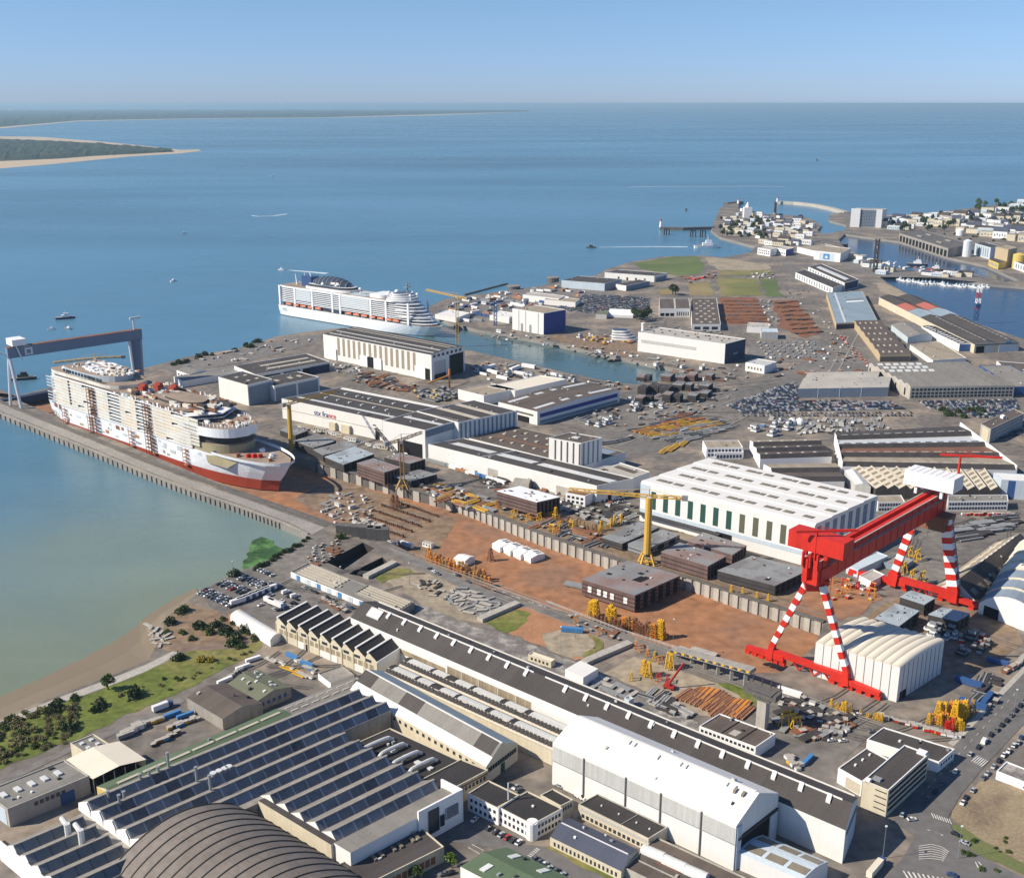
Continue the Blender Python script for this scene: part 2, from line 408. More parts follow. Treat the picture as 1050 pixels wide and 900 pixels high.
def face(h, f, s, zz):
    a, b = EDGE[f]; p = h.T(a[0], a[1], 0); q = h.T(b[0], b[1], 0)
    p = Vector((p[0], p[1], 0)); q = Vector((q[0], q[1], 0)); e = (q - p)
    return p + e * s + Vector((0, 0, zz - h.zb)), e.length, math.atan2(e.y, e.x)
def fpanel(h, f, s0, s1, z0, z1, m, name='door', out=.14):
    p, L, an = face(h, f, (s0 + s1) / 2, z0)
    w = (s1 - s0) * L; b = MB(); b.box(-w / 2, w / 2, -out, .1, 0, z1 - z0)
    o = b.build(name, [m], h.root); o.location = p; o.rotation_euler = (0, 0, an); return o
def fpoly(h, f, pts, m, name, out=.14):
    """flat shape standing proud of a wall face; pts = (along metres-fraction s, z)"""
    b = MB(); q = []
    for s, zz in pts:
        p, L, an = face(h, f, s, zz); n = Vector((math.sin(an), -math.cos(an), 0)) * out; q.append(p + n)
    b.poly(q); return b.build(name, [m], h.root)
def wins(h, f, n, z0, z1, s0=.03, s1=.97, fill=.6, m='glass', name='window', out=.1):
    p, L, an = face(h, f, 0, 0); w = (s1 - s0) * L / n * fill
    b = MB(); b.box(-w / 2, w / 2, -out, .05, 0, z1 - z0); me = b.mesh(name, [m])
    for i in range(n):
        o = bpy.data.objects.new(name, me); COL.objects.link(o); o.parent = h.root
        o.location = face(h, f, s0 + (s1 - s0) * (i + .5) / n, z0)[0]; o.rotation_euler = (0, 0, an)
# ---------------------------------------------------------------- water
SEA = -5.0
def water_mat(name, deep, turbid, y0, y1, rough=.22):
    m = bpy.data.materials.new(name); m.use_nodes = True; nt = m.node_tree; N = nt.nodes; L = nt.links
    b = N['Principled BSDF']; b.inputs['Roughness'].default_value = rough; b.inputs['IOR'].default_value = 1.33
    b.inputs['Specular IOR Level'].default_value = .38
    g = N.new('ShaderNodeNewGeometry'); sx = N.new('ShaderNodeSeparateXYZ'); L.new(g.outputs['Position'], sx.inputs[0])
    def noise(sc, det, st=(1, 1, 1)):
        mp = N.new('ShaderNodeMapping'); mp.inputs['Scale'].default_value = st; L.new(g.outputs['Position'], mp.inputs[0])
        n = N.new('ShaderNodeTexNoise'); n.inputs['Scale'].default_value = sc; n.inputs['Detail'].default_value = det; n.inputs['Distortion'].default_value = .6
        L.new(mp.outputs[0], n.inputs['Vector']); return n.outputs['Fac']
    def mth(op, a, c, d=None):
        n = N.new('ShaderNodeMath'); n.operation = op
        for i, q in enumerate((a, c, d)):
            if q is None: continue
            if isinstance(q, (int, float)): n.inputs[i].default_value = q
            else: L.new(q, n.inputs[i])
        return n.outputs[0]
    # silt carried along the shore: the closer to the left bank the browner the water
    dist = mth('ADD', sx.outputs[1], mth('MULTIPLY', sx.outputs[0], -.55 if y0 else 0))
    dist = mth('ADD', dist, mth('MULTIPLY', mth('SUBTRACT', noise(.004, 4), .5), 420))
    mr = N.new('ShaderNodeMapRange'); mr.interpolation_type = 'SMOOTHSTEP'
    mr.inputs[1].default_value = y1; mr.inputs[2].default_value = y0 + 1; mr.inputs[3].default_value = 0; mr.inputs[4].default_value = 1
    L.new(dist, mr.inputs[0])
    mx = N.new('ShaderNodeMix'); mx.data_type = 'RGBA'; mx.inputs[6].default_value = (*deep, 1); mx.inputs[7].default_value = (*turbid, 1)
    L.new(mr.outputs[0], mx.inputs[0])
    st = mth('MULTIPLY_ADD', mth('SUBTRACT', noise(.0009, 7, (.3, 1, 1)), .5), 1.25, 1.0)
    st = mth('ADD', st, mth('MULTIPLY', mth('SUBTRACT', noise(.02, 4, (.5, 1, 1)), .5), .22))
    vs = N.new('ShaderNodeVectorMath'); vs.operation = 'SCALE'; L.new(mx.outputs[2], vs.inputs[0]); L.new(st, vs.inputs[3])
    L.new(vs.outputs[0], b.inputs['Base Color'])
    bp = N.new('ShaderNodeBump'); bp.inputs['Strength'].default_value = .35; bp.inputs['Distance'].default_value = 1.0
    L.new(noise(.12, 5, (.6, 1, 1)), bp.inputs['Height']); L.new(bp.outputs[0], b.inputs['Normal'])
    rr = mth('MULTIPLY_ADD', noise(.0016, 5, (.3, 1, 1)), .22, rough - .06); L.new(rr, b.inputs['Roughness'])
    M[name] = m
water_mat('sea_water', (.08, .19, .28), (.20, .235, .165), 600, 1350)
water_mat('basin_water', (.018, .05, .105), (.018, .05, .105), 0, 1, rough=.12)
water_mat('dock_water', (.07, .125, .14), (.07, .125, .14), 0, 1, rough=.1)

# ---------------------------------------------------------------- land with its docks and basins
LAND = [(-260, 1040), (-260, 800), (-60, 752), (0, 736), (60, 712), (120, 690), (152, 676), (160, 662), (157, 648), (172, 630), (192, 617), (205, 606),
        (222, 597), (243, 586), (262, 580), (282, 570), (300, 560), (318, 549), (290, 537), (250, 522), (200, 505), (150, 486), (100, 465), (50, 445), (0, 424), (-60, 399), (-60, 386),
        (0, 399), (20, 408), (48, 402), (95, 389), (150, 377), (190, 366), (240, 358), (262, 352), (283, 345), (318, 340), (350, 336), (380, 341), (440, 351), (490, 361), (545, 374), (600, 386), (628, 392),
        (652, 394), (676, 391), (697, 384), (700, 379), (672, 374), (640, 367), (600, 359), (560, 350), (520, 343), (490, 338), (462, 331), (440, 322), (438, 316), (455, 307), (480, 303), (520, 298), (560, 292), (590, 285),
        (612, 282), (622, 276), (645, 269), (680, 263), (720, 262), (742, 264), (768, 259), (775, 253), (760, 249), (738, 243), (729, 236), (733, 226), (738, 214), (746, 208), (758, 208), (757, 214), (766, 219), (800, 220), (822, 222), (835, 226), (842, 231),
        (838, 237), (846, 240), (866, 236), (868, 231), (850, 226), (850, 220), (868, 217), (890, 219), (930, 221), (965, 217), (1000, 213), (1050, 206), (1180, 196), (1500, 210), (1500, 1040)]
HOLES = [
    [(-30, 400), (20, 411), (210, 489), (320, 530), (372, 547), (398, 550), (408, 560), (440, 577), (500, 604), (560, 623), (589, 629), (640, 649), (700, 668), (765, 689), (800, 690), (836, 662), (845, 638), (760, 611), (712, 594), (636, 575), (560, 549), (470, 514), (403, 497), (323, 474), (250, 451), (170, 429), (52, 397), (20, 405)],
    [(334, 576), (372, 556), (384, 562), (352, 584)],
    [(357, 588), (392, 571), (398, 577), (376, 592)],
    [(866, 240), (910, 246), (924, 248), (972, 264), (1010, 272), (1046, 288), (1030, 289), (1000, 281), (965, 281), (930, 277), (905, 272), (880, 262), (864, 252), (860, 246)],
    [(902, 284), (930, 281.5), (960, 283.5), (1000, 289), (1012, 291), (1050, 294), (1110, 300), (1110, 350), (1048, 347), (1020, 338), (960, 316), (926, 299), (910, 290)],
]
pts = [P(x, y) for x, y in LAND]; hp = [[P(x, y) for x, y in h] for h in HOLES]
b = MB(); allp = [pts] + hp
for l in allp: b.v += [tuple(p) for p in l]
b.f = [tuple(t) for t in tessellate_polygon(allp)]; b.mi = [0] * len(b.f)
o = b.build('ground', ['yard']); tag(o, kind='structure')
for pl in o.data.polygons:
    if pl.normal.z < 0: pl.flip()
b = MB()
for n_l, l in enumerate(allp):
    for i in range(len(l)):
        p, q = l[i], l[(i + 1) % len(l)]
        b.poly([(p.x, p.y, -14), (q.x, q.y, -14), (q.x, q.y, 0), (p.x, p.y, 0)], 1 if n_l in (2, 3) else 0)  # pit walls near black: the shade inside the pits is put into their colour
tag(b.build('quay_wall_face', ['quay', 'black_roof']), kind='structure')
# sea stays out of the dry dock: its floor and a skirt close it off below
FLOOR = -9.0
E = 112000
ring = [Vector((-E, -2000, SEA)), Vector((E, -2000, SEA)), Vector((E, E, SEA)), Vector((-E, E, SEA))]
b = MB(); sl = [ring] + [[Vector((p.x, p.y, SEA)) for p in l] for l in hp[:3]]
for l in sl: b.v += [tuple(p) for p in l]
b.f = [tuple(t) for t in tessellate_polygon(sl)]; b.mi = [0] * len(b.f)
o = b.build('sea', ['sea_water']); tag(o, kind='structure')
for pl in o.data.polygons:
    if pl.normal.z < 0: pl.flip()
dk = HOLES[0]
sheet('dock_floor', [(x, y) for x, y in dk], FLOOR, 'red_earth', zp=0)
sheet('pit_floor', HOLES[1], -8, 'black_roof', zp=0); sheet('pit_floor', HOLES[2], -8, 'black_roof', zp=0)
sheet('harbour_water', HOLES[3], -4.7, 'basin_water', zp=0)
sheet('basin_water', HOLES[4], -4.7, 'basin_water', zp=0)
sheet('dock_water', [(462, 331), (490, 338), (520, 343), (560, 350), (600, 359), (640, 367), (672, 374), (700, 379), (697, 384), (676, 391), (652, 394), (628, 392), (600, 386), (545, 374), (490, 361), (440, 351), (432, 340), (445, 330)], -4.85, 'dock_water', zp=0)

# ---------------------------------------------------------------- mud, shore, ground surfaces
GC = [0]
def G(name, px, m, lv, kind='structure'):
    GC[0] += 1; return sheet(name, px, .05 * lv + .003 * GC[0], m, kind, zp=0)
b = MB()                                    # mudflat slopes from the bank down under the water
inn = [(-200, 795), (-60, 752), (0, 736), (60, 712), (120, 690), (152, 676), (160, 662), (157, 648), (172, 630), (192, 617), (205, 606)]
out = [(-200, 768), (-60, 728), (0, 711), (40, 693), (78, 674), (110, 656), (128, 645), (143, 634), (160, 622), (180, 611), (200, 601)]
for k in range(len(inn) - 1):
    a0, a1, c0, c1 = P(*inn[k]), P(*inn[k + 1]), P(*out[k], -5.2), P(*out[k + 1], -5.2)
    a0.z = a1.z = -1.2
    m0, m1 = (a0 + c0) / 2, (a1 + c1) / 2; m0.z = m1.z = -4.3
    b.poly([a0, a1, m1, m0]); b.poly([m0, m1, c1, c0])
tag(b.build('mudflat', ['mud']), kind='structure')
# shore embankment stones
G('riverside_track', [(-200, 800), (-60, 757), (0, 739), (60, 715), (120, 693), (150, 681), (176, 668), (190, 663), (183, 671), (150, 688), (120, 700), (60, 722), (0, 748), (-60, 766), (-200, 812)], 'concrete_light', 1)
G('grass_bank', [(-200, 815), (0, 746), (60, 722), (120, 700), (160, 683), (192, 668), (240, 665), (272, 655), (262, 668), (205, 700), (150, 724), (90, 752), (0, 789), (-200, 868)], 'grass', 2)
G('scrub_ground', [(160, 662), (170, 634), (195, 618), (215, 624), (250, 638), (275, 652), (262, 664), (240, 668), (205, 672), (180, 668)], 'brown_earth', 1)
G('service_road', [(-200, 880), (0, 797), (90, 758), (150, 731), (185, 713), (190, 719), (150, 740), (70, 772), (0, 806), (-200, 896)], 'road_old', 3)
G('algae_bed', [(247, 584), (249, 572), (256, 558), (258, 548), (268, 544), (280, 548), (284, 554), (293, 557), (290, 566), (280, 574), (270, 580), (258, 583)], 'algae', 0)
o = bpy.data.objects['algae_bed']; o.location.z = -4.75; tag(o, kind='stuff')
G('car_park_surface', [(205, 607), (243, 587), (282, 571), (318, 550), (345, 552), (330, 575), (298, 588), (352, 612), (360, 628), (300, 640), (286, 638), (262, 632), (240, 636), (215, 622)], 'asphalt', 1)
G('pier_road', [(0, 421), (50, 441.5), (100, 461.5), (150, 482.5), (200, 501.5), (250, 518.5), (300, 537), (320, 548), (333, 541), (300, 529), (250, 511), (200, 494), (150, 475), (100, 454), (50, 434), (0, 414), (-60, 390), (-60, 398)], 'concrete', 2)
G('pier_inner_strip', [(0, 412.5), (50, 432.5), (100, 452.5), (150, 473.5), (200, 492), (250, 509), (300, 526.5), (333, 540), (340, 538), (300, 524.5), (250, 507.5), (200, 490.3), (150, 472), (100, 451.2), (50, 431.2), (0, 411.2)], 'concrete_dark', 4)
# dock floor colours
def D(name, px, m, lv): return sheet(name, px, FLOOR + .03 * lv, m, zp=FLOOR)
D('dock_work_floor', [(300, 512), (345, 488), (420, 516), (470, 533), (440, 575), (400, 552), (350, 535)], 'brown_earth', 1)
D('dock_edge_track', [(385, 556), (420, 579), (500, 612), (580, 640), (700, 684), (765, 704), (770, 697), (700, 674), (590, 634), (500, 604), (440, 580), (405, 560)], 'yard', 2)
# dockside road, slipway plots
G('dockside_road', [(384, 556), (404, 560), (440, 578), (500, 606), (560, 625), (589, 631), (640, 651), (700, 670), (768, 693), (800, 713), (830, 715), (905, 742), (880, 752), (800, 724), (770, 706), (690, 678), (640, 661), (589, 643), (500, 614), (440, 588), (404, 570)], 'road_old', 2)
G('slipway_plot', [(390, 590), (420, 583), (440, 588), (470, 601), (500, 614), (530, 626), (500, 640), (470, 636), (430, 618), (405, 603)], 'sand', 1)
G('slipway_rubble', [(452, 612), (470, 602), (500, 612), (513, 622), (497, 632), (480, 630)], 'rubble_ground', 3)
G('slipway_grass', [(383, 590), (400, 583), (420, 583), (428, 588), (410, 592), (392, 598)], 'grass', 2)
G('red_plot', [(497, 637), (540, 622), (560, 630), (600, 645), (615, 655), (618, 664), (600, 674), (590, 677), (560, 664), (520, 648)], 'rust_light', 2)
M['rust_light'] 
G('plot_sand', [(556, 650), (580, 645), (602, 650), (612, 660), (598, 673), (586, 675), (560, 664)], 'sand', 3)
G('plot_grass', [(497, 638), (530, 625), (545, 629), (535, 641), (520, 649)], 'grass', 3)
G('plot_grass', [(603, 650), (618, 658), (619, 664), (600, 675), (597, 673), (610, 662)], 'grass', 4)
G('back_strip', [(395, 618), (430, 618), (470, 637), (520, 652), (600, 683), (660, 712), (715, 740), (720, 752), (640, 722), (560, 690), (470, 650), (400, 622)], 'rubble_ground', 2)
G('storage_plot', [(618, 690), (650, 673), (700, 688), (745, 705), (772, 716), (776, 726), (745, 738), (715, 733), (660, 708)], 'sand', 1)
G('grass_edge', [(735, 700), (760, 704), (780, 716), (782, 726), (770, 722)], 'grass', 3)
# yard beyond the dock
G('upper_platform', [(323, 474), (403, 497), (470, 514), (560, 549), (636, 575), (712, 594), (760, 611), (845, 638), (870, 622), (830, 600), (760, 592), (690, 565), (640, 545), (560, 520), (500, 512), (440, 490), (400, 480), (330, 455)], 'brown_earth', 1)
G('upper_earth', [(830, 600), (860, 592), (905, 612), (880, 632), (845, 638), (800, 622)], 'red_earth', 2)
G('crane_apron', [(880, 640), (905, 620), (960, 600), (1030, 625), (1050, 660), (1000, 690), (968, 690), (966, 660)], 'brown_earth', 2)
G('east_yard', [(870, 590), (900, 560), (960, 540), (1050, 530), (1100, 545), (1020, 555), (950, 607), (905, 612)], 'asphalt', 1)
# streets at the lower right
G('street', [(905, 905), (925, 880), (938, 858), (915, 842), (945, 800), (990, 752), (1050, 690), (1090, 660), (1100, 690), (1050, 742), (1010, 785), (985, 815), (972, 838), (978, 855), (1010, 880), (1060, 905)], 'road', 2)
G('pavement_strip', [(972, 762), (1050, 683), (1060, 676), (1062, 680), (1052, 688), (978, 765)], 'concrete_light', 3)
G('dry_lot', [(982, 845), (975, 838), (988, 815), (1008, 798), (1050, 808), (1110, 830), (1110, 930), (1060, 900), (1010, 872)], 'dry_grass', 3)
G('grass_verge', [(975, 845), (985, 846), (1020, 868), (1060, 893), (1050, 897), (1010, 880), (980, 858)], 'field_green', 4)
G('office_yard', [(700, 770), (790, 705), (905, 742), (885, 760), (855, 790), (880, 822), (860, 830), (800, 806)], 'asphalt', 1)
G('lawn_strip', [(560, 869), (566, 866), (640, 902), (632, 906)], 'grass', 3)
G('inner_street', [(455, 862), (475, 832), (540, 866), (560, 868), (640, 910), (560, 930), (520, 880), (500, 868)], 'road', 2)
# middle distance
G('rail_yard', [(560, 400), (640, 402), (700, 395), (760, 400), (800, 385), (870, 340), (850, 310), (800, 270), (810, 268), (880, 330), (905, 375), (860, 390), (770, 420), (730, 440), (690, 460), (640, 470), (600, 440), (500, 415)], 'asphalt', 1)
G('meadow', [(648, 270), (690, 263.5), (716, 263), (722, 272), (720, 280), (700, 283), (680, 281), (660, 276)], 'field_green', 2)
G('bare_field', [(722, 264), (745, 265), (788, 272), (790, 276), (760, 278), (738, 277), (726, 270)], 'sand', 2)
G('meadow', [(735, 284), (775, 286), (783, 303), (740, 304)], 'field', 2)
G('meadow', [(778, 286), (795, 286), (802, 304), (786, 304)], 'field_green', 3)
G('meadow', [(705, 291), (728, 289), (732, 303), (708, 303)], 'field', 2)
G('meadow', [(676, 297), (690, 295), (690, 302), (676, 303)], 'field', 2)
G('meadow', [(738, 278), (795, 277), (790, 282), (738, 283)], 'field', 2)
G('rusty_stockyard', [(738, 305), (775, 305), (785, 322), (790, 333), (742, 332), (738, 320)], 'rust', 2)
G('rusty_stockyard', [(793, 308), (815, 308), (842, 342), (826, 347), (800, 336)], 'rust', 2)
G('grey_stockyard', [(772, 350), (840, 350), (850, 370), (790, 372), (766, 362)], 'road_old', 2)
G('shipyard_soil', [(560, 345), (600, 342), (652, 350), (655, 362), (640, 366), (600, 358)], 'brown_earth', 2)
G('container_apron', [(445, 320), (520, 298), (575, 292), (630, 300), (640, 318), (560, 310), (520, 330), (470, 332)], 'road_old', 2)
G('shore_shrub_ground', [(160, 377), (240, 360), (300, 345), (330, 343), (330, 350), (250, 372), (180, 382)], 'road_old', 2)
G('beach', [(905, 224), (935, 225), (968, 219), (968, 217), (930, 220.5), (905, 221)], 'beach', 2)
G('quayside', [(906, 290), (926, 300), (960, 317), (1010, 338), (1002, 344), (940, 312), (905, 300), (895, 290)], 'sand', 2)
G('harbour_islet_surface', [(868, 262), (900, 274), (930, 280), (965, 283), (1000, 283), (1008, 290), (960, 285), (905, 284), (880, 280), (850, 262)], 'road_old', 2)
G('park', [(1000, 219), (1050, 208), (1080, 206), (1080, 222), (1040, 228), (1008, 224)], 'field_green', 2)

# ---------------------------------------------------------------- far coasts
def bumpy(name, top, bot, hmin, hmax, m, seed, nx=120, ny=10, kind='stuff'):
    """wooded land between two surveyed lines: uneven crown tops over the ground"""
    r = random.Random(seed); b = MB()
    def at(line, t):
        x = line[0][0] + (line[-1][0] - line[0][0]) * t
        for (x0, y0), (x1, y1) in zip(line, line[1:]):
            if x0 <= x <= x1: return x, y0 + (y1 - y0) * (x - x0) / (x1 - x0)
        return line[-1]
    for i in range(nx + 1):
        for j in range(ny + 1):
            xa, ya = at(top, i / nx); xb, yb = at(bot, i / nx); t = j / ny
            # even spacing on the ground, not in the picture
            p = P(xa, ya, SEA) * t + P(xb, yb, SEA) * (1 - t)
            edge = min(j, ny - j) == 0
            b.v.append((p.x + r.uniform(-6, 6), p.y, SEA + (0.5 if edge else r.uniform(hmin, hmax))))
    for i in range(nx):
        for j in range(ny):
            k = i * (ny + 1) + j; b.f.append((k, k + ny + 1, k + ny + 2, k + 1)); b.mi.append(0)
    return tag(b.build(name, [m]), kind=kind)
def lowland(name, px, m, z):
    o = sheet(name, px, z, m, zp=SEA); return o
lowland('sand_spit', [(-300, 190), (0, 173), (60, 168), (130, 161), (185, 157.5), (206, 155), (204, 153.5), (185, 154), (150, 150), (100, 145), (40, 140.5), (-300, 137)], 'beach', SEA + .4)
bumpy('pine_wood', [(-300, 139), (0, 142.5), (60, 145), (100, 147), (140, 151), (176, 154.5)], [(-300, 180), (0, 165.5), (60, 163), (100, 160), (140, 158), (176, 156)], 6, 17, 'forest', 3)
lowland('far_shore', [(-300, 142), (0, 132), (80, 124.5), (200, 122), (330, 121), (450, 118.5), (545, 114.5), (545, 114), (400, 113.5), (200, 113), (-300, 113)], 'beach', SEA + .6)
bumpy('far_woodland', [(-300, 113.4), (0, 113.3), (200, 113.3), (330, 113.6), (450, 114), (542, 114.2)], [(-300, 140), (0, 130.5), (80, 123.8), (200, 121.6), (330, 120.6), (542, 114.6)], 15, 55, 'forest', 5, nx=160, ny=14)
bumpy('horizon_coast', [(-300, 109.3), (0, 109.2), (300, 109.0), (640, 108.7)], [(-300, 110.6), (0, 110.4), (300, 110), (640, 109)], 10, 90, 'forest', 9, nx=80, ny=4)

# pier and quay furniture built as structure: parapet wall of the dock, dock far wall, gate
def wall_along(name, label, cat, px, w, h, m, z0=0, zp=0, group=None):
    """a wall following surveyed points"""
    ps = [P(x, y, zp) for x, y in px]; b = MB(); o = ps[0].copy(); o.z = z0
    L_, R_ = [], []
    for i, p in enumerate(ps):
        d = (ps[min(i + 1, len(ps) - 1)] - ps[max(i - 1, 0)]); d.z = 0; d.normalize(); n = Vector((-d.y, d.x, 0)) * w / 2
        L_.append(p + n - ps[0]); R_.append(p - n - ps[0])
    for i in range(len(ps) - 1):
        c = [R_[i], R_[i + 1], L_[i + 1], L_[i]]
        b.hexa([(q.x, q.y, 0) for q in c] + [(q.x, q.y, h) for q in c])
    ob = b.build(name, [m]); ob.location = o; tag(ob, label, cat, group); return ob
# ---------------------------------------------------------------- near buildings
# tall white assembly hall
h = hall('assembly_hall', 'tall bright white gabled assembly hall with five drainpipes on its long front', 'hall', (566.6, 761.4), (755, 846.5), (613, 735), 22, 'white', 'white_roof', gable(8))
fpanel(h, 'f', .004, .996, 13, 20.6, 'grey_panel', 'translucent_band', .1)
for s in (.19, .43, .62, .83): fpanel(h, 'f', s - .003, s + .003, 0, 21.5, 'concrete_dark', 'drainpipe', .5)
fpanel(h, 'f', 0, 1, 12.7, 13.0, 'steel_grey', 'gutter', .3)
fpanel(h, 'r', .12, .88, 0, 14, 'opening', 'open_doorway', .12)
fpanel(h, 'r', .02, .12, 0, 21, 'pale_blue', 'sliding_door', .5); fpanel(h, 'r', .8, .98, 0, 15, 'pale_blue', 'sliding_door', .7)
fpanel(h, 'r', .05, .98, 14.2, 15.4, 'dark_steel', 'door_rail', .8)
patch(h, .02, .985, .478, .522, 'white_roof', 'ridge_cap', .5)
for s in (.32, .35, .60, .63, .84, .88): patch(h, s, s + .02, .40, .455, 'skylight', 'roof_vent', .9)
for s in (.9, .94): patch(h, s, s + .012, .36, .42, 'skylight_brown', 'roof_hatch', 1.2)
# long dark hall
h = hall('long_hall', 'very long dark roofed hall with a row of white ridge vents behind the assembly hall', 'hall', (359.5, 633), (867, 851), (385, 616), 16.5, 'white', 'dark_roof', gable(5))
LH = h
for i in range(22):
    if i == 9: continue
    s = .075 + i * .0423
    patch(h, s, s + .0065, .33, .485, 'white_roof', 'ridge_vent', .9)
patch(h, .045, .43, .478, .487, 'white_roof', 'ridge_gutter', .7); patch(h, .455, .985, .478, .487, 'white_roof', 'ridge_gutter', .7)
patch(h, .03, .063, .2, .44, 'skylight', 'roof_hatch', .8)
patch(h, .01, .995, .985, 1.0, 'white_roof', 'eaves_gutter', .8)
for s0, s1 in ((.255, .285), (.29, .325), (.33, .37), (.375, .41), (.415, .445)):
    fpanel(h, 'f', s0, s1 + .003, 7, 12.5, 'tan_glass', 'window')
fpanel(h, 'f', .13, .25, 7.5, 10.5, 'tan_glass', 'window')
fpanel(h, 'r', .1, .9, 0, 13, 'pale_blue', 'sliding_door', .3)
fpanel(h, 'r', .08, .92, 13, 14, 'steel_grey', 'door_rail', .6)
# beige sawtooth workshop
prof = []
for i in range(9): prof += [(i / 9, .0), ((i + .26) / 9, 4.2)]
prof += [(1, 0)]
h = hall('sawtooth_workshop', 'cream sawtooth workshop with nine dark roof lights, beside the riverside car park', 'workshop', (282.4, 638), (387, 679), (312.5, 622), 10.5, 'cream', 'concrete_light', prof, 'u', segs=lambda i: ('rooflight', 'black_roof') if i % 2 else None)
for i in range(9):
    b = MB(); T = h.T; s0, s1 = (i + .17) / 9, (i + .30) / 9
    b.hexa([T(s, t, 14.0) for s, t in ((s0, -.01), (s1, -.01), (s1, 1), (s0, 1))] + [T(s, t, 14.95) for s, t in ((s0, -.01), (s1, -.01), (s1, 1), (s0, 1))]); b.build('ridge_cap', ['white_roof'], h.root)
wins(h, 'f', 18, 4.6, 7.6, .03, .97, .72, 'tan_glass'); wins(h, 'f', 9, 8.6, 10.3, .03, .97, .5, 'glass')
for s0, s1, zt in ((.22, .29, 4.2), (.44, .62, 3.8), (.78, .87, 4.0)): fpanel(h, 'f', s0, s1, 0, zt, 'white', 'door', .2)
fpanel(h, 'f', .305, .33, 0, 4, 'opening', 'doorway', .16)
for i in range(10): fpanel(h, 'f', i / 9 - .004 if i else 0, i / 9 + .004 if i < 9 else 1, 0, 10.4, 'beige', 'pilaster', .35)
fpanel(h, 'r', 0, 1, 0, 11, 'white_plain', 'gable_cladding', .25)
# twin vaulted shed
k = segarch(2.6, 8); prof = [(t * .5, e) for t, e in k] + [(.5 + t * .5, e) for t, e in k[1:]]
h = hall('vaulted_shed', 'long low shed with two parallel vaulted roofs, pale panels and rows of dark roof windows', 'shed', (393, 690.5), (566, 769.5), (424, 675), 8, 'cream', 'black_roof', prof, 'v')
for r_ in (0, 1):
    for g0, g1 in ((.03, .17), (.19, .27), (.33, .42), (.44, .60), (.63, .74), (.77, .98)):
        patch(h, g0, g1, .5 * r_ + .16, .5 * r_ + .25, 'grey_panel', 'roof_panel', .3); patch(h, g0, g1, .5 * r_ + .25, .5 * r_ + .36, 'skylight', 'roof_panel', .25)
    for i in range(46):
        if i in (14, 22, 33): continue
        patch(h, .012 + i * .0212, .012 + i * .0212 + .0135, .5 * r_ + .045, .5 * r_ + .15, 'dark_steel', 'rooflight', .3)
    patch(h, 0, 1, .5 * r_ + .002, .5 * r_ + .03, 'skylight_tan', 'valley_gutter', .3); patch(h, 0, 1, .5 * r_ + .032, .5 * r_ + .158, 'skylight_tan', 'rooflight_kerb', .12)
# gable hall with bright lower slope
h = hall('gabled_hall', 'gabled hall with a grey patched roof and a bright white lower slope', 'hall', (359, 706.5), (498.5, 786), (392, 687.5), 9.5, 'cream', 'blue_roof', [(0, 0), (.2, 2.6), (.5, 6.5), (1, 0)], 'v', segs=lambda i: ('roof_sheeting', 'white_roof') if i == 0 else ('roof_panel', 'grey_roof') if i == 1 else None)
for s0, s1 in ((.0, .11), (.33, .47), (.87, .985)): patch(h, s0, s1, .21, .49, 'dark_roof', 'roof_panel', .12)
patch(h, 0, 1, .485, .515, 'white_roof', 'ridge_cap', .4)
wins(h, 'f', 18, 6.2, 8.0, .2, .98, .4, 'glass'); wins(h, 'r', 12, 5.5, 8, .04, .96, .85, 'glass'); fpanel(h, 'r', .45, .58, 0, 5, 'green_dark', 'door')
patch(h, .05, .3, .02, .025, 'steel_grey', 'snow_rail', .5)
# flat annex with white ducts
h = hall('flat_annex', 'flat dark roofed annex carrying four white ventilation ducts, between sawtooth roofs and gabled hall', 'annex', (350, 768), (427, 806), (400, 746), 7.5, 'cream', 'black_roof')
def duct_on(h, p, q, r):
    b = MB(); p = Vector(p); q = Vector(q); n = 7; pts = []
    for i in range(n + 1):
        t = i / n; c = p.lerp(q, t); c.z += 2.2 * (1 - (2 * t - 1) ** 4) ** .5 if 0 < i < n else 0; pts.append(c)
    for i in range(n): b.tube(pts[i], pts[i + 1], r, n=8)
    o = b.build('duct', ['skylight'], h.root, smooth=False); return o
for s, e in (((369.5, 772), (403, 757.6)), ((387.6, 777.5), (417, 764)), ((400, 787), (432, 772)), ((418, 794), (447.6, 779.5))):
    inv = h.root.matrix_basis
    import mathutils
    w = Matrix.Translation(h.root.location) @ Matrix.Rotation(h.root.rotation_euler.z, 4, 'Z')
    duct_on(h, w.inverted() @ P(*s, 7.2), w.inverted() @ P(*e, 7.2), 1.0)
for s in (.34, .5, .66, .82): patch(h, s, s + .05, .48, .56, 'skylight', 'roof_vent', .8)
h = hall('linking_block', 'dark flat roofed block joining the sawtooth factory to the gabled hall gable', 'annex', (427, 801), (455, 813), (473, 777.6), 10, 'beige', 'black_roof', parm='cream')
wins(h, 'r', 11, 5.5, 7.5, .03, .95, .6); fpanel(h, 'r', .02, .98, 8, 8.7, 'rust', 'cornice', .2)
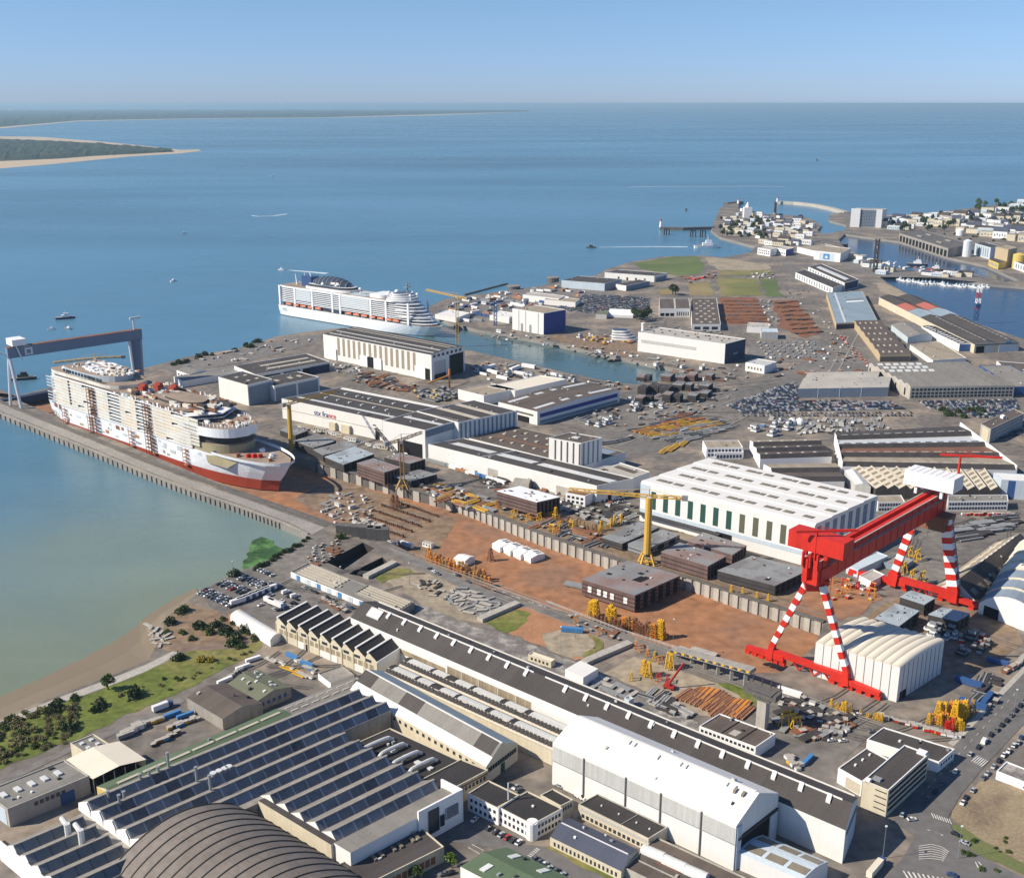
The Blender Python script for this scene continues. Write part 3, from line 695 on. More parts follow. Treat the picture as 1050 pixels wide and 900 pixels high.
# large sawtooth factory
O_ = P(87, 826, 12)
pv = (P(140, 864, 12) - O_) / 4; vv = P(365, 711, 12) - O_
rot = math.atan2(pv.y, pv.x)
fac = thing('sawtooth_factory', 'largest sawtooth roofed factory, with blue glazed teeth and a white end wall', 'factory', (O_.x, O_.y, 0), rot)
Rm = Matrix.Rotation(-rot, 3, 'Z'); lp, lv = Rm @ pv, Rm @ vv
def FT(i, v, z): q = lp * i + lv * v; return (q.x, q.y, z)
def tooth(i, v0, v1, z, name='rooflight'):
    b = MB(); b.poly([FT(i - .42, v0, z), FT(i - .42, v1, z), FT(i + .27, v1, z + 3.6), FT(i + .27, v0, z + 3.6)])
    b.poly([FT(i - .42, v0, z), FT(i + .27, v0, z + 3.6), FT(i + .58, v0, z)], 1); b.poly([FT(i - .42, v1, z), FT(i + .27, v1, z + 3.6), FT(i + .58, v1, z)], 1)
    b.build('roof_slope', ['grey_roof_y', 'white_plain'], fac)
    g = MB(); g.poly([FT(i + .27, v0, z + 3.6), FT(i + .27, v1, z + 3.6), FT(i + .58, v1, z), FT(i + .58, v0, z)]); g.build(name, ['grey_glass' if v0 < -.1 else 'saw_glass'], fac)
    if v1 - v0 > .2:
        k = MB(); k.hexa([FT(i + .22, v0, z + 3.5), FT(i + .33, v0, z + 3.5), FT(i + .33, v1, z + 3.5), FT(i + .22, v1, z + 3.5), FT(i + .22, v0, z + 3.85), FT(i + .33, v0, z + 3.85), FT(i + .33, v1, z + 3.85), FT(i + .22, v1, z + 3.85)]); k.build('ridge_cap', ['concrete'], fac)
for i in range(3): tooth(i, 0.0, 1.0, 12)
for i in range(3, 5): tooth(i, 0.0, .768, 12)
for i in range(5, 10): tooth(i, .377, .76, 12.2)
for i in range(5): tooth(i + .35, -.235, -.03, 8.2)
b = MB()
def fbox(i0, i1, v0, v1, z0, z1, m=0, top=None):
    b.hexa([FT(i0, v0, z0), FT(i1, v0, z0), FT(i1, v1, z0), FT(i0, v1, z0), FT(i0, v0, z1), FT(i1, v0, z1), FT(i1, v1, z1), FT(i0, v1, z1)], m, top)
fbox(-.44, 4.98, 0, .768, 0, 11.98); fbox(-.44, 2.6, .7685, .998, 0, 11.96); fbox(4.985, 9.7, .377, .76, 0, 12.1)
fbox(-.1, 4.96, -.235, -.001, 0, 8.15)
b.build('wall', ['concrete'], fac)
b = MB(); fbox(9.75, 10.75, .36, .762, 0, 13.5, 0, 1); b.build('end_strip', ['white_plain', 'grey_roof_y'], fac)
b = MB(); fbox(10.76, 10.85, .60, .765, 0, 16.8); fbox(9.6, 10.85, .766, .772, 0, 16.8); b.build('end_wall', ['white_plain'], fac)
b = MB(); fbox(10.855, 10.9, .635, .675, 3, 14.5); b.build('window', ['glass'], fac)
b = MB(); fbox(10.855, 10.9, .70, .75, 6, 11.5); b.build('window', ['saw_glass'], fac)
b = MB(); fbox(10.855, 10.9, .68, .695, 4, 9.5); b.build('window', ['glass'], fac)
b = MB(); fbox(4.99, 9.75, .35, .372, 0, 13.3, 0, 1); b.build('gutter_walk', ['cream', 'dark_roof'], fac)
b = MB(); fbox(-.45, 5.1, -.245, -.237, 0, 9.3); b.build('parapet', ['white_plain'], fac)
b = MB(); fbox(-.45, 5.1, -.2365, -.225, 0, 8.5); b.build('gutter_walk', ['dark_roof'], fac)
for i in range(5): 
    b = MB(); b.poly([FT(i - .5, -.004, 8), FT(i + .5, -.004, 8), FT(i + .5, -.004, 12.2), FT(i + .27, -.004, 15.6), FT(i - .42, -.004, 12.2)]); b.build('gable', ['white_plain'], fac)
# vents, stacks and plant on the factory roof
def stack(i, v, z0, hgt, r, m='steel_grey'):
    b = MB(); x, y, _ = FT(i, v, 0); b.tube((x, y, z0), (x, y, z0 + hgt), r, n=8); b.tube((x, y, z0 + hgt), (x, y, z0 + hgt + .5), r * 1.4, n=8); b.build('vent_stack', [m], fac)
for i, v, hh in ((.25, .17, 4), (.25, .2, 4), (.25, .23, 4), (.25, .265, 9), (1.3, .06, 5), (.4, .06, 3), (2.2, .275, 9), (3.2, .275, 9), (.9, .09, 3)): stack(i, v, 14, hh, .6)
for v in (.33, .35, .37, .385): stack(2.2, v, 14, 2.5, 1.1, 'skylight')
for i, v in ((1.3, -.1), (2.1, -.09)):
    x, y, _ = FT(i, v, 0); b = MB(); b.tube((x, y, 9), (x, y, 16), 1.3, n=8); b.tube((x, y, 15), (x - 6, y + 1, 15.4), 1.1, n=8); b.build('duct', ['skylight'], fac)
# ribbed vault
z0 = 8.0
A, B2, C2 = P(120, 894, z0), P(360, 893, z0), P(258, 831, z0)
U = B2 - C2; V = C2 - A; rot = math.atan2(U.y, U.x); Rm = Matrix.Rotation(-rot, 3, 'Z'); lU, lV = Rm @ U, Rm @ V
vt = thing('vaulted_hall', 'big ribbed barrel vault with a dark curved roof at the bottom of the view', 'hall', (A.x, A.y, 0), rot)
n = 28; b = MB()
def VT(s, t, e=0):
    q = lU * s + lV * t; return (q.x, q.y, z0 + 12.5 * math.sin(math.pi * t) ** .8 + e)
for i in range(n): b.poly([VT(-.05, i / n), VT(1.6, i / n), VT(1.6, (i + 1) / n), VT(-.05, (i + 1) / n)])
b.build('roof', ['vault_roof'], vt, smooth=True)
for k_ in range(19):
    b = MB(); s = -.05 + k_ * .09
    for i in range(n):
        b.hexa([VT(s, i / n, -.1), VT(s + .007, i / n, -.1), VT(s + .007, (i + 1) / n, -.1), VT(s, (i + 1) / n, -.1), VT(s, i / n, .35), VT(s + .007, i / n, .35), VT(s + .007, (i + 1) / n, .35), VT(s, (i + 1) / n, .35)])
    b.build('rib', ['black_roof'], vt)
b = MB(); q = [VT(-.05, i / n) for i in range(n + 1)]; b.poly([(q[0][0], q[0][1], 0)] + q + [(q[-1][0], q[-1][1], 0)]); b.build('end_wall', ['cream'], vt)
# green roofed strip and its grey continuation
h = hall('green_strip_shed', 'long narrow shed with a moss green roof and a dashed line of pale rooflights', 'shed', (99, 806), (118, 816.5), (283, 726.5), 8.6, 'cream', 'green_roof', gable(1.6), 'u')
for i in range(7): patch(h, .44, .56, .06 + i * .132, .06 + i * .132 + .115, 'skylight_tan', 'rooflight', .4)
fpanel(h, 'f', .03, .97, 0, 8.4, 'silo_yellow', 'end_cladding')
h = hall('grey_strip_shed', 'narrow grey shed roof with two lines of pale dashes, leading to the cream sawtooth workshop', 'shed', (284, 726.5), (302, 735), (379, 688), 8.4, 'cream', 'grey_roof', gable(1.4), 'u')
for q in (.3, .62):
    for i in range(9): patch(h, q, q + .07, .03 + i * .108, .03 + i * .108 + .07, 'skylight_tan', 'rooflight', .35)
# left corner
h = hall('workshop_block', 'grey flat roofed workshop with five white square skylights in the left corner of the yard', 'workshop', (-17, 811), (7.6, 829), (65.7, 778.6), 9.5, 'concrete_light', 'grey_roof')
for t in (.12, .29, .46, .62, .79): grid_patch(h, [.42], [t], .2, .06, 'skylight', 'skylight', .9)
for t in (.2, .36): patch(h, .7, .75, t, t + .02, 'white_plain', 'roof_vent', .8)
wins(h, 'r', 6, 5.5, 7.5, .3, .7, .7); fpanel(h, 'r', .62, .8, 0, 6, 'royal_blue', 'door'); fpanel(h, 'f', .1, .9, 0, 8, 'pale_blue', 'glazed_front')
h = hall('storage_block', 'small flat roofed block with four skylights behind the cream canopy', 'building', (72, 761.5), (88, 772), (96, 752), 8, 'cream', 'grey_roof', parm='cream')
grid_patch(h, [.3, .7], [.3, .7], .14, .14, 'skylight', 'skylight', .8)
cz = 9.0
h = hall('canopy_shelter', 'cream canopy roof on steel posts, open along its side', 'canopy', (67.6, 778.6), (95, 798.6), (122, 759.5), cz, 'tarp_beige', 'tarp_beige', gable(1.8), 'v', walls='')
bpy.data.objects.remove([c for c in h.root.children if c.name.startswith('wall')][0])
for s in (.02, .98):
    for t in (0.02, .2, .4, .6, .8, .98):
        b = MB(); x, y, _ = h.T(s, t, 0); b.tube((x, y, 0), (x, y, cz), .25, n=5); b.build('post', ['steel_grey'], h.root)
b = MB(); b.box(.02, .03, .02, .98, 0, cz - .3, T=h.T); b.build('back_wall', ['concrete_dark'], h.root)
b = MB(); b.box(.02, .98, .97, .975, 0, cz - .3, T=h.T); b.build('end_wall', ['cream'], h.root)
b = MB()
for t in [i / 14 for i in range(15)]: b.box(.5, .9, t * .9 + .04, t * .9 + .06, 0, 4, T=h.T)
tag(b.build('storage_rack', ['dark_steel']), 'dark steel racking stored under the cream canopy', 'rack'); o = bpy.data.objects['storage_rack']; o.location = h.root.location; o.rotation_euler = h.root.rotation_euler
h = hall('gabled_workshop', 'brown grey gabled workshop with an open front lean-to, near the grass bank', 'workshop', (191.4, 715), (228, 737), (232, 699.5), 6.5, 'concrete', 'brown_roof', gable(2.6))
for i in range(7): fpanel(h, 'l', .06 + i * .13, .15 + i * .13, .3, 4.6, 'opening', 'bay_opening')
h = hall('green_workshop', 'gabled workshop with a faded green roof and scattered white skylights', 'workshop', (232.5, 701), (263.5, 719), (267, 687), 6.5, 'concrete', 'moss_roof', gable(2.6))
for s, t in ((.15, .3), (.3, .62), (.45, .42), (.2, .8), (.6, .7), (.75, .6), (.78, .68), (.85, .3)): patch(h, s, s + .05, t, t + .07, 'skylight', 'skylight', .6)
wins(h, 'r', 5, 2.5, 4.5, .08, .9, .5, 'royal_blue')
# white office with rounded corner
h = hall('white_office', 'white two storey office with dark roofs in three wings and a flagpole mast', 'office', (510, 826.5), (546, 845), (541, 810.5), 8.5, 'white_plain', 'black_roof', parm='cream')
wins(h, 'f', 7, 5.2, 6.8, .05, .9, .5); wins(h, 'f', 7, 1.6, 3.4, .05, .9, .5); wins(h, 'r', 8, 5.0, 6.8, .05, .95, .65); wins(h, 'r', 8, 1.4, 3.2, .05, .95, .6)
grid_patch(h, [.5], [.6], .05, .04, 'white_plain', 'roof_vent', .8)
b = MB(); q = h.T(1, 0, 0); b.tube((q[0] - 1.6, q[1] + 1.8, 0), (q[0] - 1.6, q[1] + 1.8, 8.3), 2.6, n=14); b.build('corner_bay', ['white_plain'], h.root)
def wing(root_h, a, b_, c, z, **k):
    w = hall('wing', 'x', 'x', a, b_, c, z, **k); inv = (Matrix.Translation(root_h.root.location) @ Matrix.Rotation(root_h.root.rotation_euler.z, 4, 'Z')).inverted()
    r = w.root; m = inv @ (Matrix.Translation(r.location) @ Matrix.Rotation(r.rotation_euler.z, 4, 'Z'))
    for c_ in list(r.children):
        c_.parent = root_h.root; c_.matrix_basis = m @ c_.matrix_basis
    w.mat = m; w.old = r; return w
def close_wing(root_h, w):
    for c_ in list(w.old.children):
        c_.parent = root_h.root; c_.matrix_basis = w.mat @ c_.matrix_basis
    bpy.data.objects.remove(w.old)
w = wing(h, (479.5, 813), (511, 828.5), (501, 799.5), 8.9, wall='white_plain', roof='black_roof', parm='cream')
wins(w, 'f', 6, 5.4, 7.0, .05, .95, .5); wins(w, 'f', 6, 1.6, 3.4, .05, .95, .5); close_wing(h, w)
w = wing(h, (554, 814.5), (575, 826), (567, 808), 8.1, wall='cream', roof='black_roof', parm='cream'); wins(w, 'r', 4, 4.8, 6.6, .1, .9, .6); close_wing(h, w)
b = MB(); q = h.T(-.04, .4, 0); b.tube((q[0], q[1], 8), (q[0], q[1], 17), .35, n=6); b.build('mast', ['pale_grey'], h.root)
h = hall('dark_roof_office', 'long two storey office with a flat charcoal roof, against the white assembly hall wall', 'office', (593, 824), (665, 859.5), (613, 813), 6.6, 'cream', 'black_roof', parm='concrete_light')
wins(h, 'f', 22, 3.9, 5.6, .02, .98, .75, 'grey_panel'); wins(h, 'f', 14, .8, 2.6, .04, .96, .6)
grid_patch(h, [.2, .45, .7, .88], [.5], .012, .05, 'white_plain', 'roof_vent', .7); patch(h, .6, .605, .02, .98, 'concrete_light', 'roof_joint', .4)
h = hall('slate_gable_block', 'cream block with a dark blue slate gable roof and a white ridge line', 'building', (564, 857.6), (637, 893), (583, 837.5), 4.8, 'cream', 'slate', gable(2.6))
wins(h, 'f', 16, 1.2, 3.2, .04, .96, .45); patch(h, .03, .97, .485, .515, 'white_roof', 'ridge_cap', .3); patch(h, .27, .3, .25, .3, 'white_plain', 'roof_vent', .6)
h = hall('brown_roof_sheds', 'low brown flat roofed sheds with three pale barrel skylights', 'shed', (640, 889), (735, 935), (672, 857), 4.5, 'concrete_light', 'brown_roof')
for (x0, y0), (x1, y1) in (((659, 870.5), (681, 880)), ((681, 881), (703, 891)), ((703, 891.5), (725, 901))):
    w = (Matrix.Translation(h.root.location) @ Matrix.Rotation(h.root.rotation_euler.z, 4, 'Z')).inverted()
    p, q = w @ P(x0, y0, 4.2), w @ P(x1, y1, 4.2); b = MB(); b.tube(p, q, 2.6, n=12); b.build('barrel_skylight', ['skylight'], h.root)
for t in (.3, .62): patch(h, .05, .95, t, t + .012, 'concrete_light', 'roof_joint', .5)
patch(h, .2, .45, .45, .6, 'rust_roof', 'roof_panel', .1)
h = hall('skylit_annex', 'white annex with six brown skylights at the open end of the assembly hall', 'annex', (755, 873), (823, 902), (782, 855.5), 8, 'white', 'pale_blue', segarch(1.6, 8), 'v')
for s in (.05, .38, .71):
    patch(h, s, s + .27, .14, .36, 'skylight_brown', 'skylight', .25); patch(h, s, s + .27, .64, .86, 'skylight_brown', 'skylight', .25)
h = hall('green_gable_block', 'green roofed block with white rooflight strips at the bottom edge', 'building', (472, 888), (560, 934), (520, 868), 6, 'white_plain', 'green_roof', gable(2.2))
for s in (.16, .5): 
    for t in (.12, .72): patch(h, s, s + .06, t, t + .2, 'skylight', 'rooflight', .5)
h = hall('low_flat_block', 'low flat block with a dark purple brown roof and six small boxes, by two trees', 'building', (341, 888), (365, 912), (430, 846), 7.6, 'beige', 'dark_roof', parm='cream')
for t in (.36, .44, .58, .66, .80, .86): patch(h, .25, .42, t, t + .035, 'skylight_brown', 'roof_box', .9)
wins(h, 'r', 9, 1.5, 5, .3, .9, .8, 'rust')
# right: three winged office by the street
h = hall('street_office', 'brown roofed office complex with one tall block and two lower wings, beside the street', 'office', (885, 799.5), (911, 810), (927.5, 763), 14.3, 'cream', 'dark_roof', parm='white_plain')
for z_ in (2.2, 5.2, 8.2, 11.2): wins(h, 'r', 16, z_, z_ + 1.7, .03, .97, .86, 'glass')
for z_ in (3, 6, 9, 12): fpanel(h, 'f', .5, .95, z_, z_ + .5, 'dark_steel', 'window', .1)
patch(h, .2, .5, .1, .16, 'steel_grey', 'roof_plant', 1.1); patch(h, .05, .25, .0, .05, 'white_plain', 'stair_head', 1.6); patch(h, .6, .95, .93, 1.0, 'white_plain', 'stair_head', 1.6)
w = wing(h, (889, 757.6), (963, 781), (906, 745), 6, wall='white_plain', roof='dark_roof', parm='white_plain'); wins(w, 'r', 5, 2.5, 4, .1, .9, .5); grid_patch(w, [.35], [.5], .03, .08, 'white_plain', 'roof_vent', .8); close_wing(h, w)
w = wing(h, (859.5, 787), (884, 801), (889, 766), 8, wall='white_plain', roof='dark_roof', parm='white_plain'); fpanel(w, 'f', .35, .95, .5, 6, 'skylight_tan', 'window'); grid_patch(w, [.3], [.35, .6, .85], .06, .05, 'white_plain', 'roof_vent', .8); close_wing(h, w)
# white two storey office by the concrete tower
h = hall('yard_office', 'white two storey office with a brown roof at the foot of the concrete tower', 'office', (717, 744), (775, 765.7), (738, 731), 6.8, 'white_plain', 'brown_roof', parm='white_plain')
for z_ in (1.2, 4.1): wins(h, 'f', 13, z_, z_ + 1.4, .02, .98, .62)
for s in (.36, .68): patch(h, s, s + .012, .02, .98, 'black_roof', 'roof_joint', .4)
patch(h, .45, .58, .2, .5, 'concrete_light', 'roof_panel', .15)
# white tent hall beside the gantry
h = hall('tent_hall', 'white sided hall with a ribbed cream inflated roof standing under the red gantry crane', 'hall', (836.6, 658.3), (923, 684.5), (884, 633), 20.5, 'white', 'tarp_beige', segarch(2.0, 10), 'v')
bpy.data.objects.remove([c for c in h.root.children if c.name.startswith('roof')][0])
for i in range(10):
    b = MB(); m_ = 8; nn = 12
    for p in range(nn):
        for q in range(m_):
            k4 = []
            for dp, dq in ((0, 0), (0, 1), (1, 1), (1, 0)):
                t = (p + dp) / nn; s = (q + dq) / m_
                k4.append(h.T((i + s) / 10, t, 20.5 + 2.0 * (1 - (2 * t - 1) ** 2) + 1.0 * math.sin(math.pi * s) ** .6 * (1 if 0 < s < 1 else 0)))
            b.poly(k4)
    for t in (0, 1): b.poly([h.T((i + q / m_) / 10, t, 20.45 + (1.0 * math.sin(math.pi * q / m_) ** .6 if 0 < q < m_ else 0)) for q in range(m_ + 1)])
    b.build('roof_bay', ['tarp_beige'], h.root, smooth=False)
fpanel(h, 'r', .06, .2, 0, 5, 'opening', 'doorway')
for i in range(1, 10): fpanel(h, 'f', i / 10 - .003, i / 10 + .003, 0, 20.4, 'concrete', 'seam_post', .2)
for i in range(1, 10): fpanel(h, 'r', i / 10 - .003, i / 10 + .003, 0, 20.4, 'concrete', 'seam_post', .2)
# slipway workshops
h = hall('workshop_row', 'low row of workshops with alternating pale blue and white doors and a slatted beige roof', 'workshop', (298, 586), (386, 622), (317, 576.5), 4.4, 'white_plain', 'grey_roof', parm='concrete')
for i in range(16): fpanel(h, 'f', .01 + i / 16.2, .055 + i / 16.2, .1, 3.8, 'bright_blue' if i % 4 == 1 else 'pale_blue' if i % 2 else 'white_plain', 'door', .18)
for t in (.12, .3, .48, .66, .84): patch(h, .05, .5, t, t + .1, 'skylight_tan', 'roof_slat', .7)
h = hall('slatted_shed', 'flat shed with long pale slats across its roof, above the white and blue doors', 'shed', (364, 607), (411, 625.5), (378, 599), 5.2, 'concrete', 'dark_roof', parm='concrete')
for t in (.1, .3, .5, .7, .88): patch(h, .04, .96, t - .06, t + .04, 'skylight_tan', 'roof_slat', .6)
h = hall('grey_hut', 'grey flat roofed hut with white walls beside the cream sawtooth workshop', 'building', (326, 690), (339, 700), (350, 681.5), 4, 'white_plain', 'concrete', parm='concrete')
# ---------------------------------------------------------------- dock walls
wall_along('dock_parapet', 'long dark concrete parapet wall between the pier road and the dry dock', 'wall', [(-40, 396), (0, 412), (50, 431.5), (100, 451.5), (150, 472), (200, 490), (250, 507), (300, 524), (345, 540), (372, 550)], 4, 1.1, 'concrete_dark')
wall_along('pier_kerb', 'low pale kerb along the river edge of the pier road', 'kerb', [(-50, 399.5), (0, 423.4), (50, 443.8), (100, 464), (150, 485), (200, 504), (250, 521), (290, 536), (316, 547.6)], 1.2, 1.0, 'concrete')
b = MB(); ps = [(0, 424), (50, 445), (100, 465), (150, 486), (200, 505), (250, 522), (290, 537)]
# trestle piles of the pier
pile = MB(); pile.box(-.45, .45, -.4, .4, -9, -.3); pm = pile.mesh('pier_pile', ['concrete_dark'])
k = 0
for (x0, y0), (x1, y1) in zip(ps, ps[1:]):
    for i in range(10):
        p = P(x0 + (x1 - x0) * i / 10, y0 + (y1 - y0) * i / 10 + .3); o = bpy.data.objects.new('pier_pile', pm); COL.objects.link(o); o.location = (p.x, p.y, 0); o.rotation_euler = (0, 0, rad(-40))
        tag(o, 'dark concrete pile carrying the river edge of the pier road', 'pile', 'piles under the pier edge')
# far wall of the dock: concrete with buttresses, taller dark recess at the west part
DT = [(323, 474), (403, 497), (470, 514), (560, 549), (636, 575), (712, 594), (760, 611), (845, 638)]
q = [P(x, y) for x, y in DT]
dw = thing('dock_wall', 'pale buttressed concrete wall along the far side of the red earth dock floor', 'wall', q[2])
O_ = q[2]
for i in range(len(q) - 1):
    a, c = q[i], q[i + 1]; L_ = (c - a).length; d = (c - a) / L_; nrm = Vector((d.y, -d.x, 0))
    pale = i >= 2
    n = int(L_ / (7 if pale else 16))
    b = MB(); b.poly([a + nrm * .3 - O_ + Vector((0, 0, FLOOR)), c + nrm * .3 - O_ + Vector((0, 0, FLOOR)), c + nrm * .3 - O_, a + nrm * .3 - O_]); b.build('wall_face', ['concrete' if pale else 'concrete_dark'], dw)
    b = MB(); b.hexa([v - O_ + Vector((0, 0, z)) for z in (0.02, 1.0) for v in (a + nrm * 1.2, c + nrm * 1.2, c - nrm * 2, a - nrm * 2)]); b.build('coping', ['concrete_dark'], dw)
    for k in range(n):
        p = a + d * (L_ * (k + .5) / n) - O_; w = 2.0 if pale else 3.2
        b = MB(); b.hexa([p + d * s * w + nrm * e + Vector((0, 0, z)) for z in (FLOOR, -.2) for s, e in ((-1, .3), (-1, 1.2), (1, 1.2), (1, .3))]); b.build('buttress', ['concrete_light'], dw)
# dock gate
wall_along('dock_gate', 'dark steel gate closing the dry dock at the river end, behind the ship', 'dock gate', [(2, 411), (25, 407.5), (53, 402)], 9, 8, 'navy', z0=-6)
# ragged concrete bulkhead at the head of the pits
b = MB(); o0 = P(372, 553)
for x, y, hh in ((352, 545, 6), (360, 547, 7), (368, 549, 8), (376, 551, 9), (384, 552, 9), (392, 553, 9)):
    p = P(x, y) - o0; b.box(p.x - 5, p.x + 5, p.y - 3, p.y + 3, 0, hh)
o = b.build('bulkhead', ['concrete_dark']); o.location = o0; tag(o, 'ragged dark concrete bulkhead at the head of the two empty pits', 'wall')
# railing posts along the near edge of the dock
rp = [(560, 618), (589, 629), (640, 648.5), (700, 667.5), (765, 688.5)]
rl = thing('dock_railing', 'long white railing with posts along the near edge of the red dock floor', 'railing', P(560, 618))
b = MB(); o0 = P(560, 618); r2 = MB(); cnt = 0
for (x0, y0), (x1, y1) in zip(rp, rp[1:]):
    a, c = P(x0, y0) - o0, P(x1, y1) - o0; n = 13
    for h_ in (1.0, 1.8): r2.beam(a + Vector((0, 0, h_)), c + Vector((0, 0, h_)), .14, .14)
    for i in range(n):
        p = a.lerp(c, i / n); b = MB(); b.box(p.x - .22, p.x + .22, p.y - .22, p.y + .22, 0, 2.0); b.build('post', ['white_line'], rl)
r2.build('rail', ['white_line'], rl)

# ---------------------------------------------------------------- red gantry crane
nl, nr, fl, fr = P(789.5, 677), P(867.6, 704.8), P(915, 601.5), P(977, 619)
nm, fm = (nl + nr) / 2, (fl + fr) / 2
gc = thing('gantry_crane', 'giant red gantry crane with red and white striped legs spanning the dock', 'crane', nm)
def rel(v): return Vector(v) - nm
ux = (nr - nl).normalized(); uy = (fm - nm); SPAN = uy.length; uy.normalize()
HB = 57.0; DEP = 14.0; WID = 9.0            # girder bottom, depth, width
def striped(p, q, w0, w1, n, name='leg'):
    b = MB()
    for i in range(n):
        a = p.lerp(q, i / n); c = p.lerp(q, (i + 1) / n); wa = w0 + (w1 - w0) * i / n; wc = w0 + (w1 - w0) * (i + 1) / n
        b.beam(a, c, wa, wa, i % 2, wc, wc)
    return b.build(name, ['crane_red', 'crane_white'], gc)
Z = Vector((0, 0, 1))
ap = rel(nm) + Z * (HB - 2)
for s, f_ in ((-1, nl), (1, nr)):
    foot = rel(f_) + Z * 8; top = ap + ux * s * 4.5
    striped(foot.lerp(top, .02), top, 3.1, 3.3, 12)
    b = MB(); b.beam(rel(f_) + Z * 2, foot + (top - foot) * .05, 5, 4, 0, 3.2, 3.2); b.build('leg_foot', ['crane_red'], gc)
apf = rel(fm) + Z * (HB - 1)
for s, f_ in ((-1, fl), (1, fr)):
    foot = rel(f_) + Z * 8; top = apf + ux * s * 9
    striped(foot.lerp(top, .02), top, 6.5 if s > 0 else 4.6, 6.0 if s > 0 else 5.0, 12)
    b = MB(); b.beam(rel(f_) + Z * 2, foot + (top - foot) * .05, 7, 6, 0, 6.5, 6.5); b.build('leg_foot', ['crane_red'], gc)
def sill(a, c, e0, e1, w, z0, z1):
    a = rel(a); c = rel(c); b = MB(); a2 = a - ux * 0; c2 = c
    b.beam(a2 + Z * (z0 + z1) / 2, c2 + Z * (z0 + z1) / 2, w, z1 - z0); b.build('sill_beam', ['crane_red'], gc)
    for base, s, e in ((a, -1, e0), (c, 1, e1)):
        g = MB(); g.beam(base - ux * s * 9 + Z * 4.4, base + ux * s * e + Z * 3.4, 4, 3.4, 0, 3, 2.2); g.build('bogie_beam', ['crane_red'], gc)
        for k in range(6):
            p = base + ux * s * (-8 + (e + 7) * k / 5); g = MB(); g.box(-1.6, 1.6, -1.3, 1.3, 0, 2.6); o = g.build('bogie', ['crane_red'], gc); o.location = p; o.rotation_euler = (0, 0, math.atan2(ux.y, ux.x))
    for k in range(3):
        p = a.lerp(c, .3 + .2 * k); g = MB(); g.beam(p + Z * z0, p + ux * 4 + Z * .5, .7, .7); g.beam(p + ux * 8 + Z * z0, p + ux * 4 + Z * .5, .7, .7); g.build('strut', ['crane_red'], gc)
sill(nl, nr, 15, 19, 3.2, 5.0, 8.0); sill(fl, fr, 30, 42, 3.8, 5.0, 8.6)
g0 = rel(nm) - uy * 7 + Z * (HB + DEP / 2); g1 = rel(fm) + uy * 9 + Z * (HB + DEP / 2)
b = MB()
for s in (-1, 1):
    o_ = ux * s * WID * .34; b.beam(g0 + o_, g1 + o_, WID * .32, DEP)
b.beam(g0 - Z * (DEP / 2 - .8), g1 - Z * (DEP / 2 - .8), WID * .99, 1.6); b.build('girder', ['crane_red'], gc)
b = MB(); 
for s in (-1, 1):
    o_ = ux * s * WID * .5 + Z * (DEP / 2 + .05); b.beam(g0 + o_, g1 + o_, .7, .35)
b.build('rail', ['concrete_light'], gc)
b = MB(); b.beam(ap - Z * 3.5, ap + Z * 3, 10, 5, 0, 14, 8); b.build('pivot_head', ['crane_red'], gc)
b = MB(); b.hexa([apf + ux * s * x + uy * y + Z * z for z, x in ((-8, 11), (1.5, 12.5)) for s, y in ((-1, -6), (1, -6), (1, 7), (-1, 7))]); b.build('rigid_head', ['rust'], gc)
for s in (-1, 1):
    for k in range(18):                      # web stiffeners and walkway brackets along the girder
        c = g0.lerp(g1, (k + .5) / 18) + ux * s * (WID * .5 + .12); b = MB(); b.beam(c - Z * DEP * .48, c + Z * DEP * .48, .25, .3); b.build('stiffener', ['crane_red'], gc)
    c0, c1 = g0.lerp(g1, .06) + ux * s * (WID * .5 + .9), g0.lerp(g1, .97) + ux * s * (WID * .5 + .9); b = MB(); b.beam(c0 + Z * 3, c1 + Z * 3, 1.2, .2)
    for q in (.9, 1.7): b.beam(c0 + Z * (3 + q) + ux * s * .55, c1 + Z * (3 + q) + ux * s * .55, .12, .12)
    b.build('walkway', ['steel_grey'], gc)
b = MB()
for k in range(10): c = rel(fr) + Z * 8; c1 = apf + ux * 9; p = c.lerp(c1, k / 10) + ux * 4.2; q = c.lerp(c1, (k + 1) / 10) + ux * 4.2; b.tube(p, q, .35, n=4); b.beam(p - uy * 1.2, p + uy * 1.2, 1.2, .2)
b.build('ladder', ['steel_grey'], gc)
# machinery house at the near end and white winch house at the far end
def gbox(c, lx, ly, lz, m, name, par=gc):
    b = MB(); b.hexa([c + ux * x * lx / 2 + uy * y * ly / 2 + Z * z for z in (0, lz) for x, y in ((-1, -1), (1, -1), (1, 1), (-1, 1))]); return b.build(name, [m], par)
tz = HB + DEP + 3
gbox(rel(nm) + uy * 1 + Z * (HB + 1), WID + 1.5, 10, DEP * .55, 'crane_red', 'girder_end')
tr = gbox(rel(nm) + uy * 2 + Z * tz, 32, 11, 9.5, 'crane_red', 'trolley')
for x in (-6, 6):
    for y in (-3, 6): gbox(rel(nm) + ux * x + uy * (y + 1) + Z * (HB + DEP), 2, 2, 3.4, 'crane_red', 'trolley_leg')
b = MB(); 
for x in (-4.2, 0, 4.2): b.tube(rel(nm) + ux * x - uy * 7.6 + Z * (HB + DEP * .7), rel(nm) + ux * x - uy * 7.6 + Z * (tz + 1), .9, n=6)
b.build('hoist_frame', ['crane_red'], gc)
wh = rel(fm) - uy * 4 + Z * (HB + DEP + 5); gbox(wh, 31, 14, 9, 'crane_white', 'winch_house')
for i in range(8): gbox(wh + ux * (-13.5 + i * 3.9) + Z * 9, 3.4, 13.6, .3, 'crane_white', 'roof_rib')
for x in (-8, 8):
    for y in (-5, 5): gbox(rel(fm) - uy * 4 + ux * x + uy * y + Z * (HB + DEP), 1.6, 1.6, 5.2, 'crane_white', 'house_leg')
